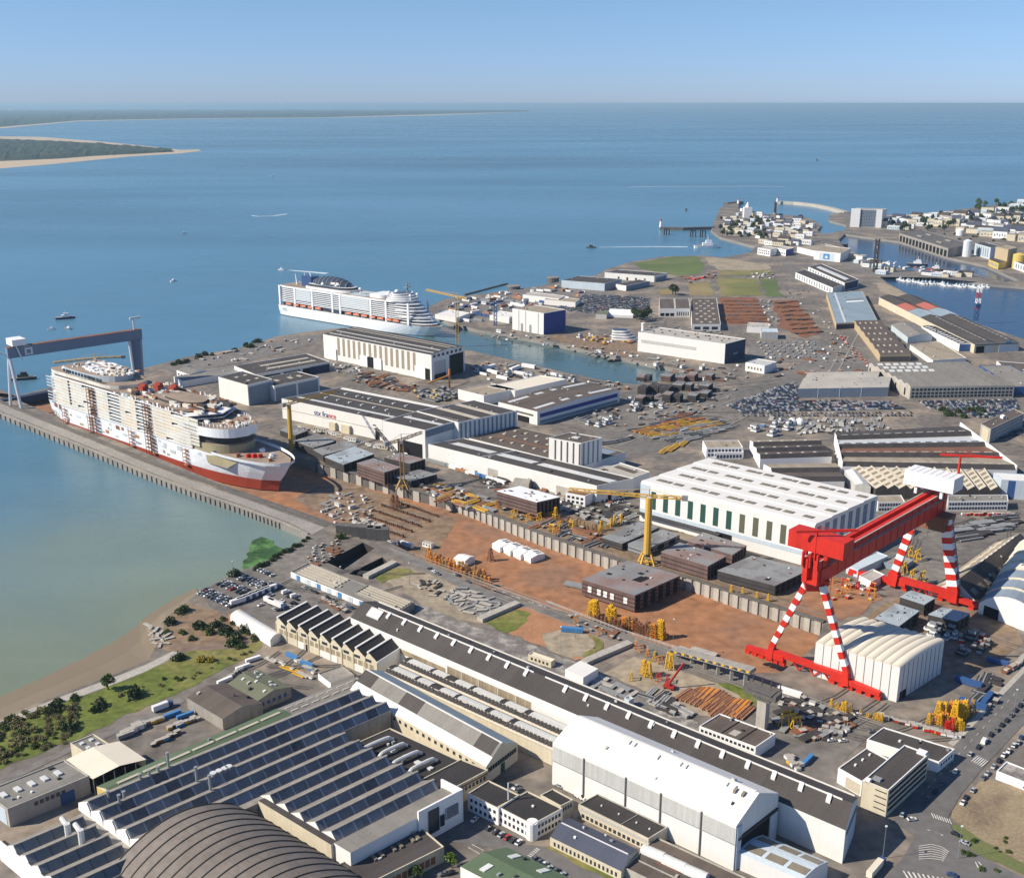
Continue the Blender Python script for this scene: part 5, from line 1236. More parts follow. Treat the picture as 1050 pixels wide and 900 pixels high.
# ---------------------------------------------------------------- middle distance buildings
h = hall('striped_hall', 'hall with white walls striped brown and a dark roof, before the white cruise ship', 'hall', (331.2, 342.5), (442.3, 364), (366, 335), 30, 'white', 'dark_roof', [(0, 0), (.5, 2.2), (1, 0)], parm='white')
for i in range(15): fpanel(h, 'f', .14 + i * .05, .14 + i * .05 + .022, 7, 29, 'tan_roof', 'stripe_panel', .25)
for s0, s1, zt in ((.03, .13, 14), (.36, .43, 13), (.49, .56, 13), (.86, .95, 14)): fpanel(h, 'f', s0, s1, 0, zt, 'white_plain', 'annex_wall', 1.5)
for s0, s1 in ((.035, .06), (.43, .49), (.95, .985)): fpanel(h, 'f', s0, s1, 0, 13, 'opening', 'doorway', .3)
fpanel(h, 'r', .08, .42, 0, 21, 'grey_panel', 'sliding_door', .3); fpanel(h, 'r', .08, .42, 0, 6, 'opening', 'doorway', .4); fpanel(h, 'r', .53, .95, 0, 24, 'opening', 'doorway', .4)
for i in range(7): fpanel(h, 'r', .05 + i * .13, .12 + i * .13, 26, 29.2, 'glass', 'window')
for v in (.12, .32, .62, .8): patch(h, .02, .98, v, v + .035, 'skylight_tan' if v > .5 else 'grey_panel', 'rooflight', .3)
h = hall('door_block', 'tall block with a white side and a blue grey front, behind the ship under construction', 'hall', (223.7, 386.3), (253.7, 394.9), (249, 380.3), 22.5, 'white', 'dark_roof')
fpanel(h, 'r', .04, .96, 0, 20, 'blue_grey', 'sliding_door', .3); grid_patch(h, [.3, .7], [.4, .75], .08, .1, 'skylight_tan')
h = hall('door_annex', 'lower dark roofed annex with two blue grey doors, beside the tall white sided block', 'hall', (259, 389.5), (281, 395.7), (305, 380.5), 17, 'white', 'dark_roof')
for s in (.03, .52): fpanel(h, 'r', s, s + .44, 0, 14.5, 'blue_grey', 'sliding_door', .3)
grid_patch(h, [.5], [.3, .6, .8], .2, .06, 'skylight_tan')
h = hall('bay_hall', 'long hall with dark door bays behind the blue grey door block', 'hall', (240, 375), (262, 384), (315, 362.5), 11, 'white', 'dark_roof')
for s in (.1, .36, .62): fpanel(h, 'r', s, s + .22, 0, 8, 'opening', 'doorway', .3)
for s in (.55,): fpanel(h, 'r', .72, .99, 0, 8.5, 'navy', 'sliding_door', .3)
for s in (.3, .62): patch(h, s, s + .1, .25, .9, 'skylight_tan', 'rooflight', .3)
h = hall('long_shed', 'very long low shed with a white edge along the riverside yard', 'shed', (178, 386), (188, 391), (284, 367.5), 7, 'white', 'grey_roof', parm='white_plain')
h = hall('riverside_house', 'small white house with a grey roof by the riverside yard', 'house', (181, 379.5), (194, 384), (200, 375.5), 7, 'white_plain', 'grey_roof', gable(2)); wins(h, 'f', 4, 2, 4); wins(h, 'r', 3, 2, 4)
h = hall('logo_hall', 'long white hall carrying blue and red lettering on its wall', 'hall', (288.7, 408.6), (392, 430.5), (350, 397), 20.5, 'white', 'dark_roof', parm='white')
LOGO = h
for v0, v1, m_ in ((.2, .25, 'skylight'), (.58, .6, 'skylight_tan'), (.93, .99, 'white_roof')): patch(h, .03, .98, v0, v1, m_, 'rooflight', .3)
for t in (.42, .75): grid_patch(h, [.2, .32, .44, .56, .68, .8], [t], .012, .05, 'skylight', 'roof_vent', 1.2)
fpanel(h, 'f', 0, 1, 10, 10.6, 'concrete_light', 'wall_rail', .2)
for s0, s1 in ((.5, .56), (.62, .7)): fpanel(h, 'f', s0, s1, 0, 8, 'cream', 'porch', 3)
fpanel(h, 'f', .93, .97, 0, 8, 'opening', 'doorway'); fpanel(h, 'f', .91, .94, 13, 14.2, 'dark_steel', 'window')
h = hall('high_bay_hall', 'higher white hall section with a large dark doorway, joined to the lettered hall', 'hall', (392.3, 431.2), (435.7, 441), (427, 421.5), 27, 'white', 'dark_roof', parm='white')
patch(h, .08, .96, .5, .6, 'skylight', 'rooflight', .3); fpanel(h, 'f', .35, .93, 0, 13, 'opening', 'doorway', .3); fpanel(h, 'r', .02, .98, 20, 26, 'blue_grey', 'glazed_band')
h = hall('blue_stripe_hall', 'white hall with narrow blue window stripes and two beige roof strips', 'hall', (427.3, 421.2), (470, 433), (487, 410), 27.5, 'white', 'dark_roof', parm='white_plain')
for i in range(13): fpanel(h, 'r', .03 + i * .075, .06 + i * .075, 9, 26, 'blue_grey', 'window_strip')
for v in (.3, .62): patch(h, .03, .97, v, v + .09, 'skylight_tan', 'rooflight', .3)
h = hall('white_long_hall', 'long low white hall with a dark roof and white rooflight strips, above the dock platform', 'hall', (439, 455.2), (612, 498), (476, 449), 15, 'white', 'dark_roof', parm='white')
for s0, s1 in ((.05, .3), (.34, .55), (.58, .985)): patch(h, s0, s1, .42, .62, 'skylight', 'rooflight', .3)
patch(h, .33, .335, .02, .98, 'skylight', 'roof_joint', .5)
for s0, s1 in ((.38, .44), (.62, .64), (.78, .86)): fpanel(h, 'f', s0, s1, 0, 7, 'concrete_light', 'door')
for s in (.3, .6, .75): fpanel(h, 'r', s, s + .1, 1, 5, 'opening', 'doorway')
h = hall('pale_annex', 'pale low annex joined to the right end of the long low white hall', 'annex', (607, 481.5), (641, 492.5), (632.5, 473), 12, 'white', 'concrete_light', parm='white')
patch(h, .2, .8, .6, .8, 'brown_roof', 'roof_panel', .2); patch(h, .1, .25, .2, .35, 'brown_roof', 'roof_panel', .2)
h = hall('brown_mid_roof', 'wide brown roof dotted with pale vents between the blue striped hall and the white striped block', 'hall', (481, 449), (596, 478), (527, 436.5), 13, 'white', 'brown_roof', parm='concrete')
for t in (.25, .55, .8): grid_patch(h, [.1, .2, .3, .4, .5, .6, .7, .8], [t], .02, .05, 'skylight_tan', 'roof_vent', .9)
patch(h, .1, .9, .38, .42, 'rust_roof', 'roof_strip', .5); patch(h, .65, .95, .75, .95, 'blue_grey', 'roof_panel', .3)
h = hall('striped_block', 'tall white block with vertical brown stripes rising above the low white hall', 'block', (562.9, 448.6), (595.7, 454.3), (585, 443), 33, 'white', 'brown_roof')
for i in range(5): fpanel(h, 'f', .18 + i * .19, .23 + i * .19, 12, 32, 'brown_roof', 'stripe_panel')
for i in range(4): fpanel(h, 'r', .1 + i * .22, .17 + i * .22, 12, 32, 'blue_grey', 'stripe_panel')
patch(h, .4, .6, .45, .6, 'skylight', 'roof_vent', 1)
h = hall('strip_light_hall', 'broad dark roofed hall with white rooflight strips and a blue band of windows', 'hall', (511, 412), (551, 422), (596, 391), 14, 'white', 'brown_roof', [(0, 0), (.5, 2), (1, 0)])
for t0, t1 in ((.05, .27), (.36, .6), (.7, .97)):
    for s in (.12, .78): patch(h, s, s + .09, t0, t1, 'skylight', 'rooflight', .3)
fpanel(h, 'r', .03, .97, 7, 11, 'deep_blue', 'window_band'); fpanel(h, 'r', .03, .97, 1, 4, 'blue_grey', 'window_band'); fpanel(h, 'f', .5, .8, 0, 6, 'opening', 'doorway'); fpanel(h, 'f', .05, .9, 8, 10, 'concrete_dark', 'window_band')
h = hall('beige_roof_block', 'white block with a flat beige roof left of the strip lit hall', 'block', (469.5, 399), (496, 405.5), (503, 392.3), 11, 'white', 'tan_roof', parm='white')
h = hall('beige_canopy_hall', 'pale beige roofed hall at the basin edge', 'hall', (500, 396), (528, 400.5), (553, 384.5), 11, 'white', 'tarp_beige', parm='white_plain')
# white and green hall beside the gantry crane
prof = []
for i in range(4): prof += [(i / 4 + (0.0 if i == 0 else .012), 0.0 if i == 0 else 1.8 * .35), ((i + .93) / 4, 2.4 if i < 3 else 2.4)]
prof = [(0, 0)] + [q for i in range(4) for q in ((i / 4 + .02, 1.6), ((i + 1) / 4 - .0001 if i < 3 else 1, 1.0))]
h = hall('green_window_hall', 'white hall with tall dark green windows and stepped white roof left of the red crane', 'hall', (657, 495), (835.4, 539.5), (726.7, 470.5), 30.5, 'white', 'white_roof', prof)
for i in range(4):
    t = i / 4 + .10
    for k in range(9):
        s = .05 + k * .106 + (.03 if i % 2 else 0)
        if s < .93: patch(h, s, s + .05, t, t + .055, 'skylight_brown', 'rooflight', .45)
        if k % 2 == 0 and s < .88: patch(h, s + .06, s + .085, t, t + .055, 'skylight_brown', 'rooflight', .45)
for i in range(12): fpanel(h, 'f', .07 + i * .0755, .1 + i * .0755, 12, 26, 'green_dark' if i < 7 else 'olive_glass', 'window')
fpanel(h, 'f', 0, 1, 7.5, 10.5, 'pale_blue', 'wall_band', .2); fpanel(h, 'f', .0, .5, 6.4, 7.4, 'dark_steel', 'canopy', 4); fpanel(h, 'f', .47, .56, 0, 8, 'opening', 'doorway', .5)
fpanel(h, 'f', 0, .06, 18, 30, 'pale_blue', 'corner_panel', .2)
for i in range(8): fpanel(h, 'r', .04 + i * .122, .1 + i * .122, 2, 29, 'blue_grey', 'stripe_panel', .3)
h = hall('hut', 'small white site office with dark square windows by the yellow tower crane jib', 'office', (580, 504.8), (600, 508.6), (588, 501), 9, 'white_plain', 'rust_roof'); wins(h, 'f', 4, 1.5, 3.5, .05, .95, .6); wins(h, 'f', 4, 5, 7, .05, .95, .6)
# basin far bank
h = hall('white_warehouse', 'long plain white warehouse with a grey window strip and a navy gable, by the basin', 'warehouse', (654.3, 340.3), (743.8, 352.6), (676, 335.5), 25, 'white', 'concrete_light', parm='white_plain')
fpanel(h, 'f', .04, .68, 12, 16, 'grey_panel', 'window_strip', .3); fpanel(h, 'r', 0.01, .99, 0, 24.6, 'navy', 'gable_cladding', .3); fpanel(h, 'r', .4, .62, 9, 11, 'blue_grey', 'name_sign', .5)
grid_patch(h, [.1, .2, .35, .5, .62, .75, .88], [.35, .7], .008, .05, 'brown_roof', 'roof_vent', 1.2)
t = thing('chimney', 'white chimney at the left corner of the long white warehouse', 'chimney', P(658.5, 358)); b = MB(); b.tube((0, 0, 0), (0, 0, 33), 2.2, 2, n=10); b.build('shaft', ['white_plain'], t); b = MB(); b.tube((0, 0, 33), (0, 0, 34.5), 2.4, n=10); b.build('collar', ['white_plain'], t)
h = hall('blue_gable_hall', 'tall white building with a deep blue gable wall on the far basin bank', 'hall', (525.3, 316.2), (557.5, 321.2), (548, 312.5), 30, 'white', 'tan_roof', parm='white_plain')
fpanel(h, 'r', 0.01, .99, 0, 29.5, 'deep_blue', 'gable_cladding', .3)
for s in (.28, .55): fpanel(h, 'f', s, s + .07, 0, 11, 'steel_grey', 'door')
for s in (.2, .42, .82): fpanel(h, 'f', s, s + .02, 0, 29, 'grey_panel', 'seam_post', .4)
h = hall('checker_roof_hall', 'brown roofed hall with a lattice of pale roof windows', 'hall', (709.3, 332.4), (739, 332.4), (708.6, 305.7), 9.5, 'white', 'brown_roof', parm='white_plain')
for i in range(9):
    for s in ((.2, .5, .8) if i % 2 else (.35, .65)): patch(h, s - .05, s + .05, .06 + i * .1, .06 + i * .1 + .035, 'skylight_tan', 'skylight', .5)
wins(h, 'f', 3, 2, 6, .05, .95, .7)
h = hall('twin_roof_hall', 'white fronted hall with two brown roofs left of the checkered roof hall', 'hall', (676, 316.3), (708, 316.3), (676, 305.8), 13, 'white', 'brown_roof', parm='white_plain')
wins(h, 'f', 3, 1.5, 6, .03, .5, .8, 'opening', 'doorway'); wins(h, 'f', 6, 2, 8, .55, .97, .5); patch(h, .48, .54, .02, .98, 'skylight_tan', 'roof_joint', .5)
h = hall('flat_warehouse', 'long low warehouse with a grey blue flat roof by the river shore', 'warehouse', (575.7, 287.3), (620, 290.7), (594, 282.8), 13, 'pale_blue', 'dark_roof'); fpanel(h, 'r', .02, .98, 0, 12.5, 'blue_grey', 'gable_cladding')
h = hall('flat_warehouse', 'lower grey warehouse with a dark end wall beside the meadow road', 'warehouse', (631.5, 291.3), (642, 293), (656, 286.5), 9, 'white', 'dark_roof'); fpanel(h, 'r', .02, .98, 0, 8.5, 'blue_grey', 'gable_cladding')
h = hall('flat_warehouse', 'white shore warehouse with a dark roof at the edge of the green meadow', 'warehouse', (620, 279.3), (671, 283), (634, 276.3), 11, 'white', 'dark_roof'); wins(h, 'f', 4, 0, 5, .2, .9, .2, 'opening', 'doorway'); fpanel(h, 'r', .1, .9, 0, 7, 'blue_grey', 'sliding_door')
h = hall('tunnel_shelter', 'white arched fabric shelter beside the stored rows on the far bank', 'shelter', (623.5, 322.5), (649, 323.5), (627, 319), 4, 'canvas_white', 'canvas_white', segarch(6, 8))
h = hall('site_shed', 'small grey green shed with a tarpaulin roof left of the white fabric shelter', 'shed', (611, 322), (622, 322.5), (614, 318.5), 7, 'grey_panel', 'moss_roof', gable(1.5))
h = hall('gate_office', 'small white office with brown windows at the corner of the long white warehouse', 'office', (764.5, 371.5), (784, 375), (777, 367.5), 10, 'white_plain', 'grey_panel'); wins(h, 'f', 5, 3, 6, .1, .9, .6, 'skylight_brown')
h = hall('portal_shed', 'grey white sheeted box standing over the stockyard track', 'shed', (781, 340.5), (798, 340.5), (780, 336.5), 10, 'grey_panel', 'pale_blue')
h = hall('track_shed', 'low white shed behind the sheeted box in the rusty stockyard', 'shed', (766, 335), (788, 336), (767, 330.5), 8, 'white_plain', 'concrete_light')
# car park halls
h = hall('blue_front_hall', 'hall with a pale blue front and grey terraced roof behind the big car park', 'hall', (818.5, 398.5), (911, 397), (825, 388), 10.5, 'blue_grey', 'concrete_light', [(0, 0), (.75, 2.4), (1, 1)], parm='white_plain')
for i in range(3): fpanel(h, 'f', .22 + i * .24, .225 + i * .24, 0, 10.4, 'white_plain', 'joint')
h = hall('grey_hip_hall', 'hall with a flat grey roof directly behind the pale blue fronted hall', 'hall', (825, 389), (900, 388), (830, 381.5), 12, 'brown_roof', 'concrete_light', gable(2.5))
n = 7; prof = [(0, 0)]
for i in range(n): prof += [((i + .5) / n, 2.4), ((i + 1) / n, 0)]
h = hall('grey_factory', 'broad grey roofed factory with rows of windows facing the car park', 'factory', (933.8, 396.6), (1040.5, 395), (891, 372.6), 14, 'concrete_light', 'grey_roof', prof)
for z_ in (2, 5.5, 9.5): wins(h, 'f', 26, z_, z_ + 2.4, .01, .99, .7, 'glass')
for i in range(14): fpanel(h, 'l', .03 + i * .07, .06 + i * .07, 2, 10, 'skylight_tan' if i % 3 else 'opening', 'window')
for i in range(7):
    if i < 4: continue
    for s in (.05, .13, .21, .29, .37, .45): patch(h, s, s + .05, (i + .1) / 7, (i + .4) / 7, 'skylight', 'rooflight', .4)
h = hall('teal_roof_hall', 'hall with a blue grey metal roof and an ochre side', 'hall', (857.5, 331.6), (900, 329), (847.5, 300), 9, 'ochre_wall', 'blue_roof'); fpanel(h, 'f', .02, .98, .5, 7, 'navy', 'sliding_door'); patch(h, .2, .25, .02, .98, 'skylight', 'rooflight', .3); patch(h, .45, .9, .62, .66, 'white_plain', 'roof_panel', .5); patch(h, .45, .9, .7, .74, 'steel_grey', 'roof_panel', .5)
n = 6; prof = [(0, 0)]
for i in range(n): prof += [((i + .5) / n, 2.0), ((i + 1) / n, 0)]
h = hall('brown_ridge_hall', 'long brown hall of six low roof ridges with an ochre side', 'hall', (902.4, 363.8), (934, 363.2), (875, 328.6), 9, 'ochre_wall', 'brown_roof', prof); fpanel(h, 'f', .02, .98, .3, 6.5, 'concrete_dark', 'sliding_door')
for i in range(6): grid_patch(h, [.15, .35, .55, .75], [(i + .28) / 6], .06, .03, 'skylight_tan', 'rooflight', .4)
# long coloured roof quay sheds
def vcol(h, rows, s0, s1):
    for t0, t1, m_ in rows: patch(h, s0, s1, t0, t1, m_, 'roof_panel', .15)
h = hall('quay_shed', 'twin gabled quay shed whose long roof is patched brown, red and blue grey', 'shed', (999.5, 353.3), (1045.5, 351.2), (901.4, 304.8), 11.5, 'cream', 'dark_roof', [(0, 0), (.25, 4), (.5, 0), (.75, 4), (1, 0)], 'u')
for a_, b_ in ((.01, .245), (.255, .49), (.51, .745), (.755, .99)):
    vcol(h, ((.66, .79, 'red_roof'), (.52, .655, 'blue_roof')) if a_ in (.01, .51) else ((.66, .79, 'rust_roof'), (.52, .655, 'pale_blue')), a_, b_)
for i in range(13):
    for a_ in (.26, .76): patch(h, a_, a_ + .07, .02 + i * .036, .02 + i * .036 + .02, 'skylight_tan', 'rooflight', .4)
fpanel(h, 'f', .04, .22, 0, 9, 'opening', 'doorway'); fpanel(h, 'f', .28, .36, 0, 9, 'pale_blue', 'sliding_door'); fpanel(h, 'f', .55, .95, 0, 9, 'pale_blue', 'sliding_door', .3); fpanel(h, 'f', .03, .97, 10, 11.4, 'concrete_dark', 'lintel'); fpanel(h, 'f', .68, .82, 11, 13.5, 'bright_blue', 'logo_panel', .3)
h = hall('white_side_hall', 'white sided hall with a dark latticed roof beside the patched quay shed', 'hall', (984, 352.6), (999, 352.6), (945, 334.5), 10, 'white', 'dark_roof', gable(1.5), 'u')
for i in range(12): patch(h, .1, .42, .03 + i * .08, .06 + i * .08, 'skylight', 'rooflight', .3)
fpanel(h, 'f', .02, .98, 0, 9.5, 'royal_blue', 'gable_cladding')
h = hall('white_gable_shed', 'grey roofed shed with a pale blue gable between the brown ridges and the quay shed', 'shed', (931, 346), (956, 343.7), (914, 333), 8, 'pale_blue', 'grey_roof_y', gable(3), 'u')
h = hall('flat_depot', 'flat brown roofed depot with a long white side', 'depot', (956.7, 369.5), (991, 367), (933, 353.4), 6.5, 'white', 'tan_roof')
h = hall('terrace_office', 'white office building of two long stepped blocks with a blue rooftop box', 'office', (815.8, 279.3), (854, 295.2), (826, 276.3), 11, 'white', 'dark_roof', parm='white_plain'); wins(h, 'f', 14, 1.5, 9, .03, .97, .4, 'blue_grey')
w = wing(h, (829, 273.6), (866, 290), (843, 270.6), 14, wall='white', roof='dark_roof', parm='white_plain'); wins(w, 'f', 12, 7, 12, .03, .97, .5, 'blue_grey'); patch(w, .1, .9, .35, .6, 'skylight', 'roof_plant', 1); fpanel(w, 'r', .05, .95, 1, 13, 'navy', 'glazed_gable'); close_wing(h, w)
h = hall('blue_panel_store', 'white store with a bright blue square panel on its front and a tan roof', 'store', (835, 257), (862, 259.8), (846, 252), 18, 'white', 'tan_roof', parm='white_plain'); fpanel(h, 'f', .2, .78, 0, 16, 'pale_blue', 'wall_panel'); fpanel(h, 'f', .36, .6, 3, 14, 'bright_blue', 'logo_panel', .3); fpanel(h, 'f', .43, .53, 5, 10, 'skylight', 'logo_panel', .45)
h = hall('white_store', 'plain white store with a wide tan roof left of the blue panel store', 'store', (817.4, 253), (835, 257.3), (846, 250), 12, 'white', 'tan_roof')
h = hall('shore_shop', 'white flat roofed shop with dark windows on the old town road', 'building', (777, 254), (790, 256.2), (784, 252), 14, 'white_plain', 'concrete_light'); wins(h, 'f', 6, 3, 6, .05, .95, .6); wins(h, 'f', 6, 8, 11, .05, .95, .6)
h = hall('shore_shop', 'white shop with a blue end wall on the old town road', 'building', (795, 254), (806, 256.2), (803, 252), 13, 'white_plain', 'concrete_light'); wins(h, 'f', 6, 3, 6, .05, .95, .6); fpanel(h, 'r', 0, 1, 0, 12.8, 'deep_blue', 'gable_cladding')
# sawtooth quarter on the right
n = 4; prof = [(0, 0)]
for i in range(n): prof += [((i + .16) / n, 3.0), ((i + 1) / n, .2)]
def row_hall(nm, lb, a, b_, c, d, z, n, roofs, wl='white_plain'):
    prof = [(0, 0)]
    for i in range(n): prof += [((i + .14) / n, 3.4), ((i + 1) / n, .2)]
    return hall(nm, lb, 'hall', a, b_, c, z, wl, roofs[0], prof, 'v', d=d, segs=lambda i: ('glazing_row', 'dark_steel') if i % 2 == 0 else (roofs[(i // 2) % len(roofs)] if roofs[(i // 2) % len(roofs)] != roofs[0] else None))
h = row_hall('brown_saw_hall', 'brown sawtooth hall with a white left gable behind the green windowed hall', (779.5, 470.5), (853, 468), (769, 451.5), (838, 450), 9, 3, ['brown_roof', 'brown_roof', 'tan_roof'])
for i in range(3): grid_patch(h, [.1, .27, .44, .61, .78], [(i + .3) / 3], .03, .1, 'skylight', 'rooflight', .4)
h = row_hall('low_saw_hall', 'low brown sawtooth hall directly behind the green windowed hall roof', (800, 494), (866, 493.5), (783, 476), (857, 475), 8, 2, ['brown_roof', 'tan_roof'])
h = row_hall('wide_saw_hall', 'widest sawtooth hall on the right, with one white roof section and a white diagonal wall', (864, 478), (1042, 482), (856, 443.5), (984, 437), 11, 4, ['tan_roof', 'rust_roof', 'skylight', 'dark_roof'])
fpanel(h, 'r', 0, 1, 0, 15, 'white_plain', 'parapet_wall', .8); fpanel(h, 'l', .3, 1, 0, 14, 'white_plain', 'parapet_wall', .6)
for i in range(4): grid_patch(h, [.06 + .08 * k for k in range(12)], [(i + .22) / 4], .045, .02, 'skylight_tan' if i != 2 else 'glass', 'rooflight', .4)
n = 11; prof = [(0, 0)]
for i in range(n): prof += [((i + .62) / n, 3.6), ((i + 1) / n, 0)]
h = hall('angled_saw_hall', 'hall with eleven slanting sawteeth of cream rooflights above a dark wall', 'hall', (898, 501), (1027, 503), (872, 480.5), 8.5, 'dark_roof', 'grey_roof_y', prof, 'u', d=(1012, 481), segs=lambda i: None if i % 2 else ('rooflight', 'skylight_tan'))
for i in range(11):
    for t in (.1, .28, .46, .64, .82): patch(h, (i + .12) / 11, (i + .5) / 11, t, t + .07, 'skylight_brown', 'rooflight', .3)
h = hall('light_roof_shed', 'small shed with a pale translucent roof at the left end of the slanting sawteeth', 'shed', (877, 497), (893, 499), (866, 482), 9, 'grey_panel', 'skylight', gable(2.2), 'u')
h = hall('pale_blue_block', 'pale blue block with a dark blue stripe at the right end of the slanting sawteeth', 'block', (1027, 491.5), (1064, 494), (1019, 484), 16, 'pale_blue', 'white_roof'); fpanel(h, 'f', .2, .4, 0, 15.5, 'royal_blue', 'stripe_panel')
h = hall('window_office', 'long white two storey office with rows of windows below the slanting sawteeth', 'office', (972, 514), (1034, 513.4), (972, 507.5), 8, 'white_plain', 'grey_roof'); wins(h, 'f', 20, 1.2, 3.2, .02, .98, .7); wins(h, 'f', 20, 4.8, 6.8, .02, .98, .7); grid_patch(h, [.2, .45, .7, .9], [.6], .03, .2, 'skylight_tan', 'roof_vent', .7)
h = hall('crane_office', 'white office with a tan roof half hidden behind the red girder', 'office', (900.5, 515), (928, 514.3), (897, 508), 8, 'white_plain', 'tan_roof'); wins(h, 'f', 9, 1.2, 3.2, .04, .96, .65); wins(h, 'f', 9, 4.8, 6.8, .04, .96, .65)
h = hall('corner_office', 'white three storey office with a tan ribbed roof at the bend of the yard road', 'office', (724.5, 459), (762, 458.6), (720.5, 451.5), 10, 'white_plain', 'tan_roof', parm='white_plain'); wins(h, 'f', 10, 2, 4.4, .03, .97, .65, 'navy'); wins(h, 'f', 10, 6, 8.4, .03, .97, .65, 'navy')
w = wing(h, (734, 464), (762, 463.4), (735, 461), 6.5, wall='white_plain', roof='white_roof', parm='white_plain'); wins(w, 'f', 8, 1.2, 4.2, .03, .97, .65, 'navy'); close_wing(h, w)
h = hall('angled_office', 'long four storey building with a brown roof running diagonally at the right edge', 'building', (1006, 434.5), (1016, 439.8), (1040, 419), 14, 'concrete_light', 'brown_roof')
for z_ in (1.5, 5, 8.5, 11.6): wins(h, 'r', 14, z_, z_ + 1.8, .03, .97, .8, 'blue_grey')
patch(h, .2, .5, .5, .57, 'white_plain', 'stair_head', 2.5); fpanel(h, 'f', .2, .8, 1, 12, 'cream', 'end_wall')
h = hall('blue_depot', 'low blue walled depot with a grey roof at the right edge behind the car park', 'depot', (1041, 396.5), (1075, 396), (1004, 374.5), 9, 'royal_blue', 'grey_roof_y')
h = hall('white_wall_depot', 'brown roofed depot with a white left wall at the right edge', 'depot', (1033, 380), (1072, 383), (1022, 370), 8, 'white', 'brown_roof')
# dark gabled hall and arched hall at the right edge
h = hall('dark_gable_hall', 'hall with one dark and one tan roof slope beside the far gantry leg', 'hall', (951.7, 606), (1001, 617), (1019, 557), 2.5, 'white', 'brown_roof', gable(11.5, .55), 'u', segs=lambda i: ('roof_slope', 'tan_roof') if i == 0 else None)
for i in range(9): patch(h, .49, .545, .33 + i * .07, .36 + i * .07, 'white_roof', 'ridge_vent', .5)
for i in range(9): patch(h, .8, .92, .04 + i * .1, .09 + i * .1, 'tan_roof', 'rooflight', .4)
for i in range(9): patch(h, .15, .3, .08 + i * .1, .14 + i * .1, 'cream', 'rooflight', .3)
A, B2, C2 = P(1004, 618, 7), P(1075, 645, 7), P(1044, 566, 7)
U = B2 - A; V = C2 - A; rot = math.atan2(U.y, U.x); Rm = Matrix.Rotation(-rot, 3, 'Z'); lU, lV = Rm @ U, Rm @ V
t = thing('arched_hall', 'stepped arched hall with pale roof shells and a white front at the right edge', 'hall', (A.x, A.y, 0), rot)
for k in range(7):
    b = MB(); n = 10; r_ = 10.0 + k * .5
    q0, q1 = [], []
    for i in range(n + 1):
        for lst, v in ((q0, k / 7), (q1, (k + 1) / 7)):
            c_ = lU * (i / n) + lV * v; lst.append((c_.x, c_.y, 7 + k * 1.3 + 11 * math.sin(math.pi * i / n) ** .75))
    for i in range(n): b.poly([q0[i], q0[i + 1], q1[i + 1], q1[i]], 0)
    b.poly([(q0[0][0], q0[0][1], 0)] + q0 + [(q0[-1][0], q0[-1][1], 0)], 1)
    b.build('roof_shell', ['blue_grey' if k < 3 else 'tarp_beige', 'white' if k == 0 else 'cream'], t)
b = MB(); b.poly([(lU * .08).to_tuple()[:2] + (.1,), (lU * .3).to_tuple()[:2] + (.1,), (lU * .3).to_tuple()[:2] + (7,), (lU * .08).to_tuple()[:2] + (7,)])
o = b.build('doorway', ['opening'], t); o.location = (0, -.15, 0)

# ---------------------------------------------------------------- harbour and town in the distance
h = hall('apartment_tower', 'long high rise apartment slab with white end towers behind the harbour', 'apartments', (873, 214.5), (905, 215.3), (878, 213.3), 45, 'white', 'concrete')
for k in range(11): wins(h, 'f', 9, 3 + k * 3.7, 5 + k * 3.7, .32, .8, .7, 'glass')
fpanel(h, 'f', .3, .82, 0, 44, 'blue_grey', 'recessed_front', .05); fpanel(h, 'f', 0, .3, 0, 47, 'white_plain', 'end_tower', 3); fpanel(h, 'f', .82, 1, 0, 46, 'white_plain', 'end_tower', 3)
h = hall('submarine_base', 'massive concrete harbour bunker with a row of dark pens open to the basin', 'bunker', (922.4, 239), (972.5, 254.8), (945, 235.5), 18, 'concrete', 'concrete_dark', parm='concrete')
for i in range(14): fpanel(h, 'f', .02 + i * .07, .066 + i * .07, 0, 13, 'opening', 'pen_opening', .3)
h.root['label'] = 'massive concrete harbour bunker with a row of dark pens open to the basin'
grid_patch(h, [.3, .7], [.3, .7], .1, .1, 'concrete', 'roof_slab', 1.5)
def silo(x, y, yt, r_, m, lb):
    t = thing('silo', lb, 'silo', P(x, y)); z_ = HT(x, y, yt); b = MB(); b.tube((0, 0, 0), (0, 0, z_), r_, n=16); b.build('shell', [m], t); b = MB(); b.tube((0, 0, z_), (0, 0, z_ + 3), r_, r_ * .3, n=16); b.build('roof_cone', [m], t)
silo(1034, 272, 259, 12, 'silo_yellow', 'yellow round silo beside the ochre building across the harbour'); silo(1044, 275, 261, 12, 'silo_yellow', 'yellow round silo nearest the right edge across the harbour'); silo(991, 263, 247, 9, 'pale_grey', 'pale grey concrete silo at the end of the harbour bunker')
h = hall('ochre_block', 'ochre block behind the yellow silos', 'building', (1021, 253), (1034, 256), (1030, 251), 34, 'ochre_wall', 'tan_roof')
for a_, b_, c_, z_, lb, wl in (((1000, 249.5), (1016, 254), (1010, 248), 24, 'pale grey windowed block between the grey silo and the ochre block', 'pale_blue'), ((1040, 268), (1058, 274), (1052, 266), 14, 'white walled block below the yellow silos', 'white'), ((1014, 266), (1024, 270), (1022, 264), 12, 'yellow low store in front of the ochre block', 'silo_yellow')):
    h = hall('harbour_block', lb, 'building', a_, b_, c_, z_, wl, 'dark_roof'); wins(h, 'f', 6, 3, z_ - 3, .08, .92, .5, 'blue_grey')
silo(984, 241.5, 236, 9, 'white_plain', 'white dome topped tank behind the harbour bunker')
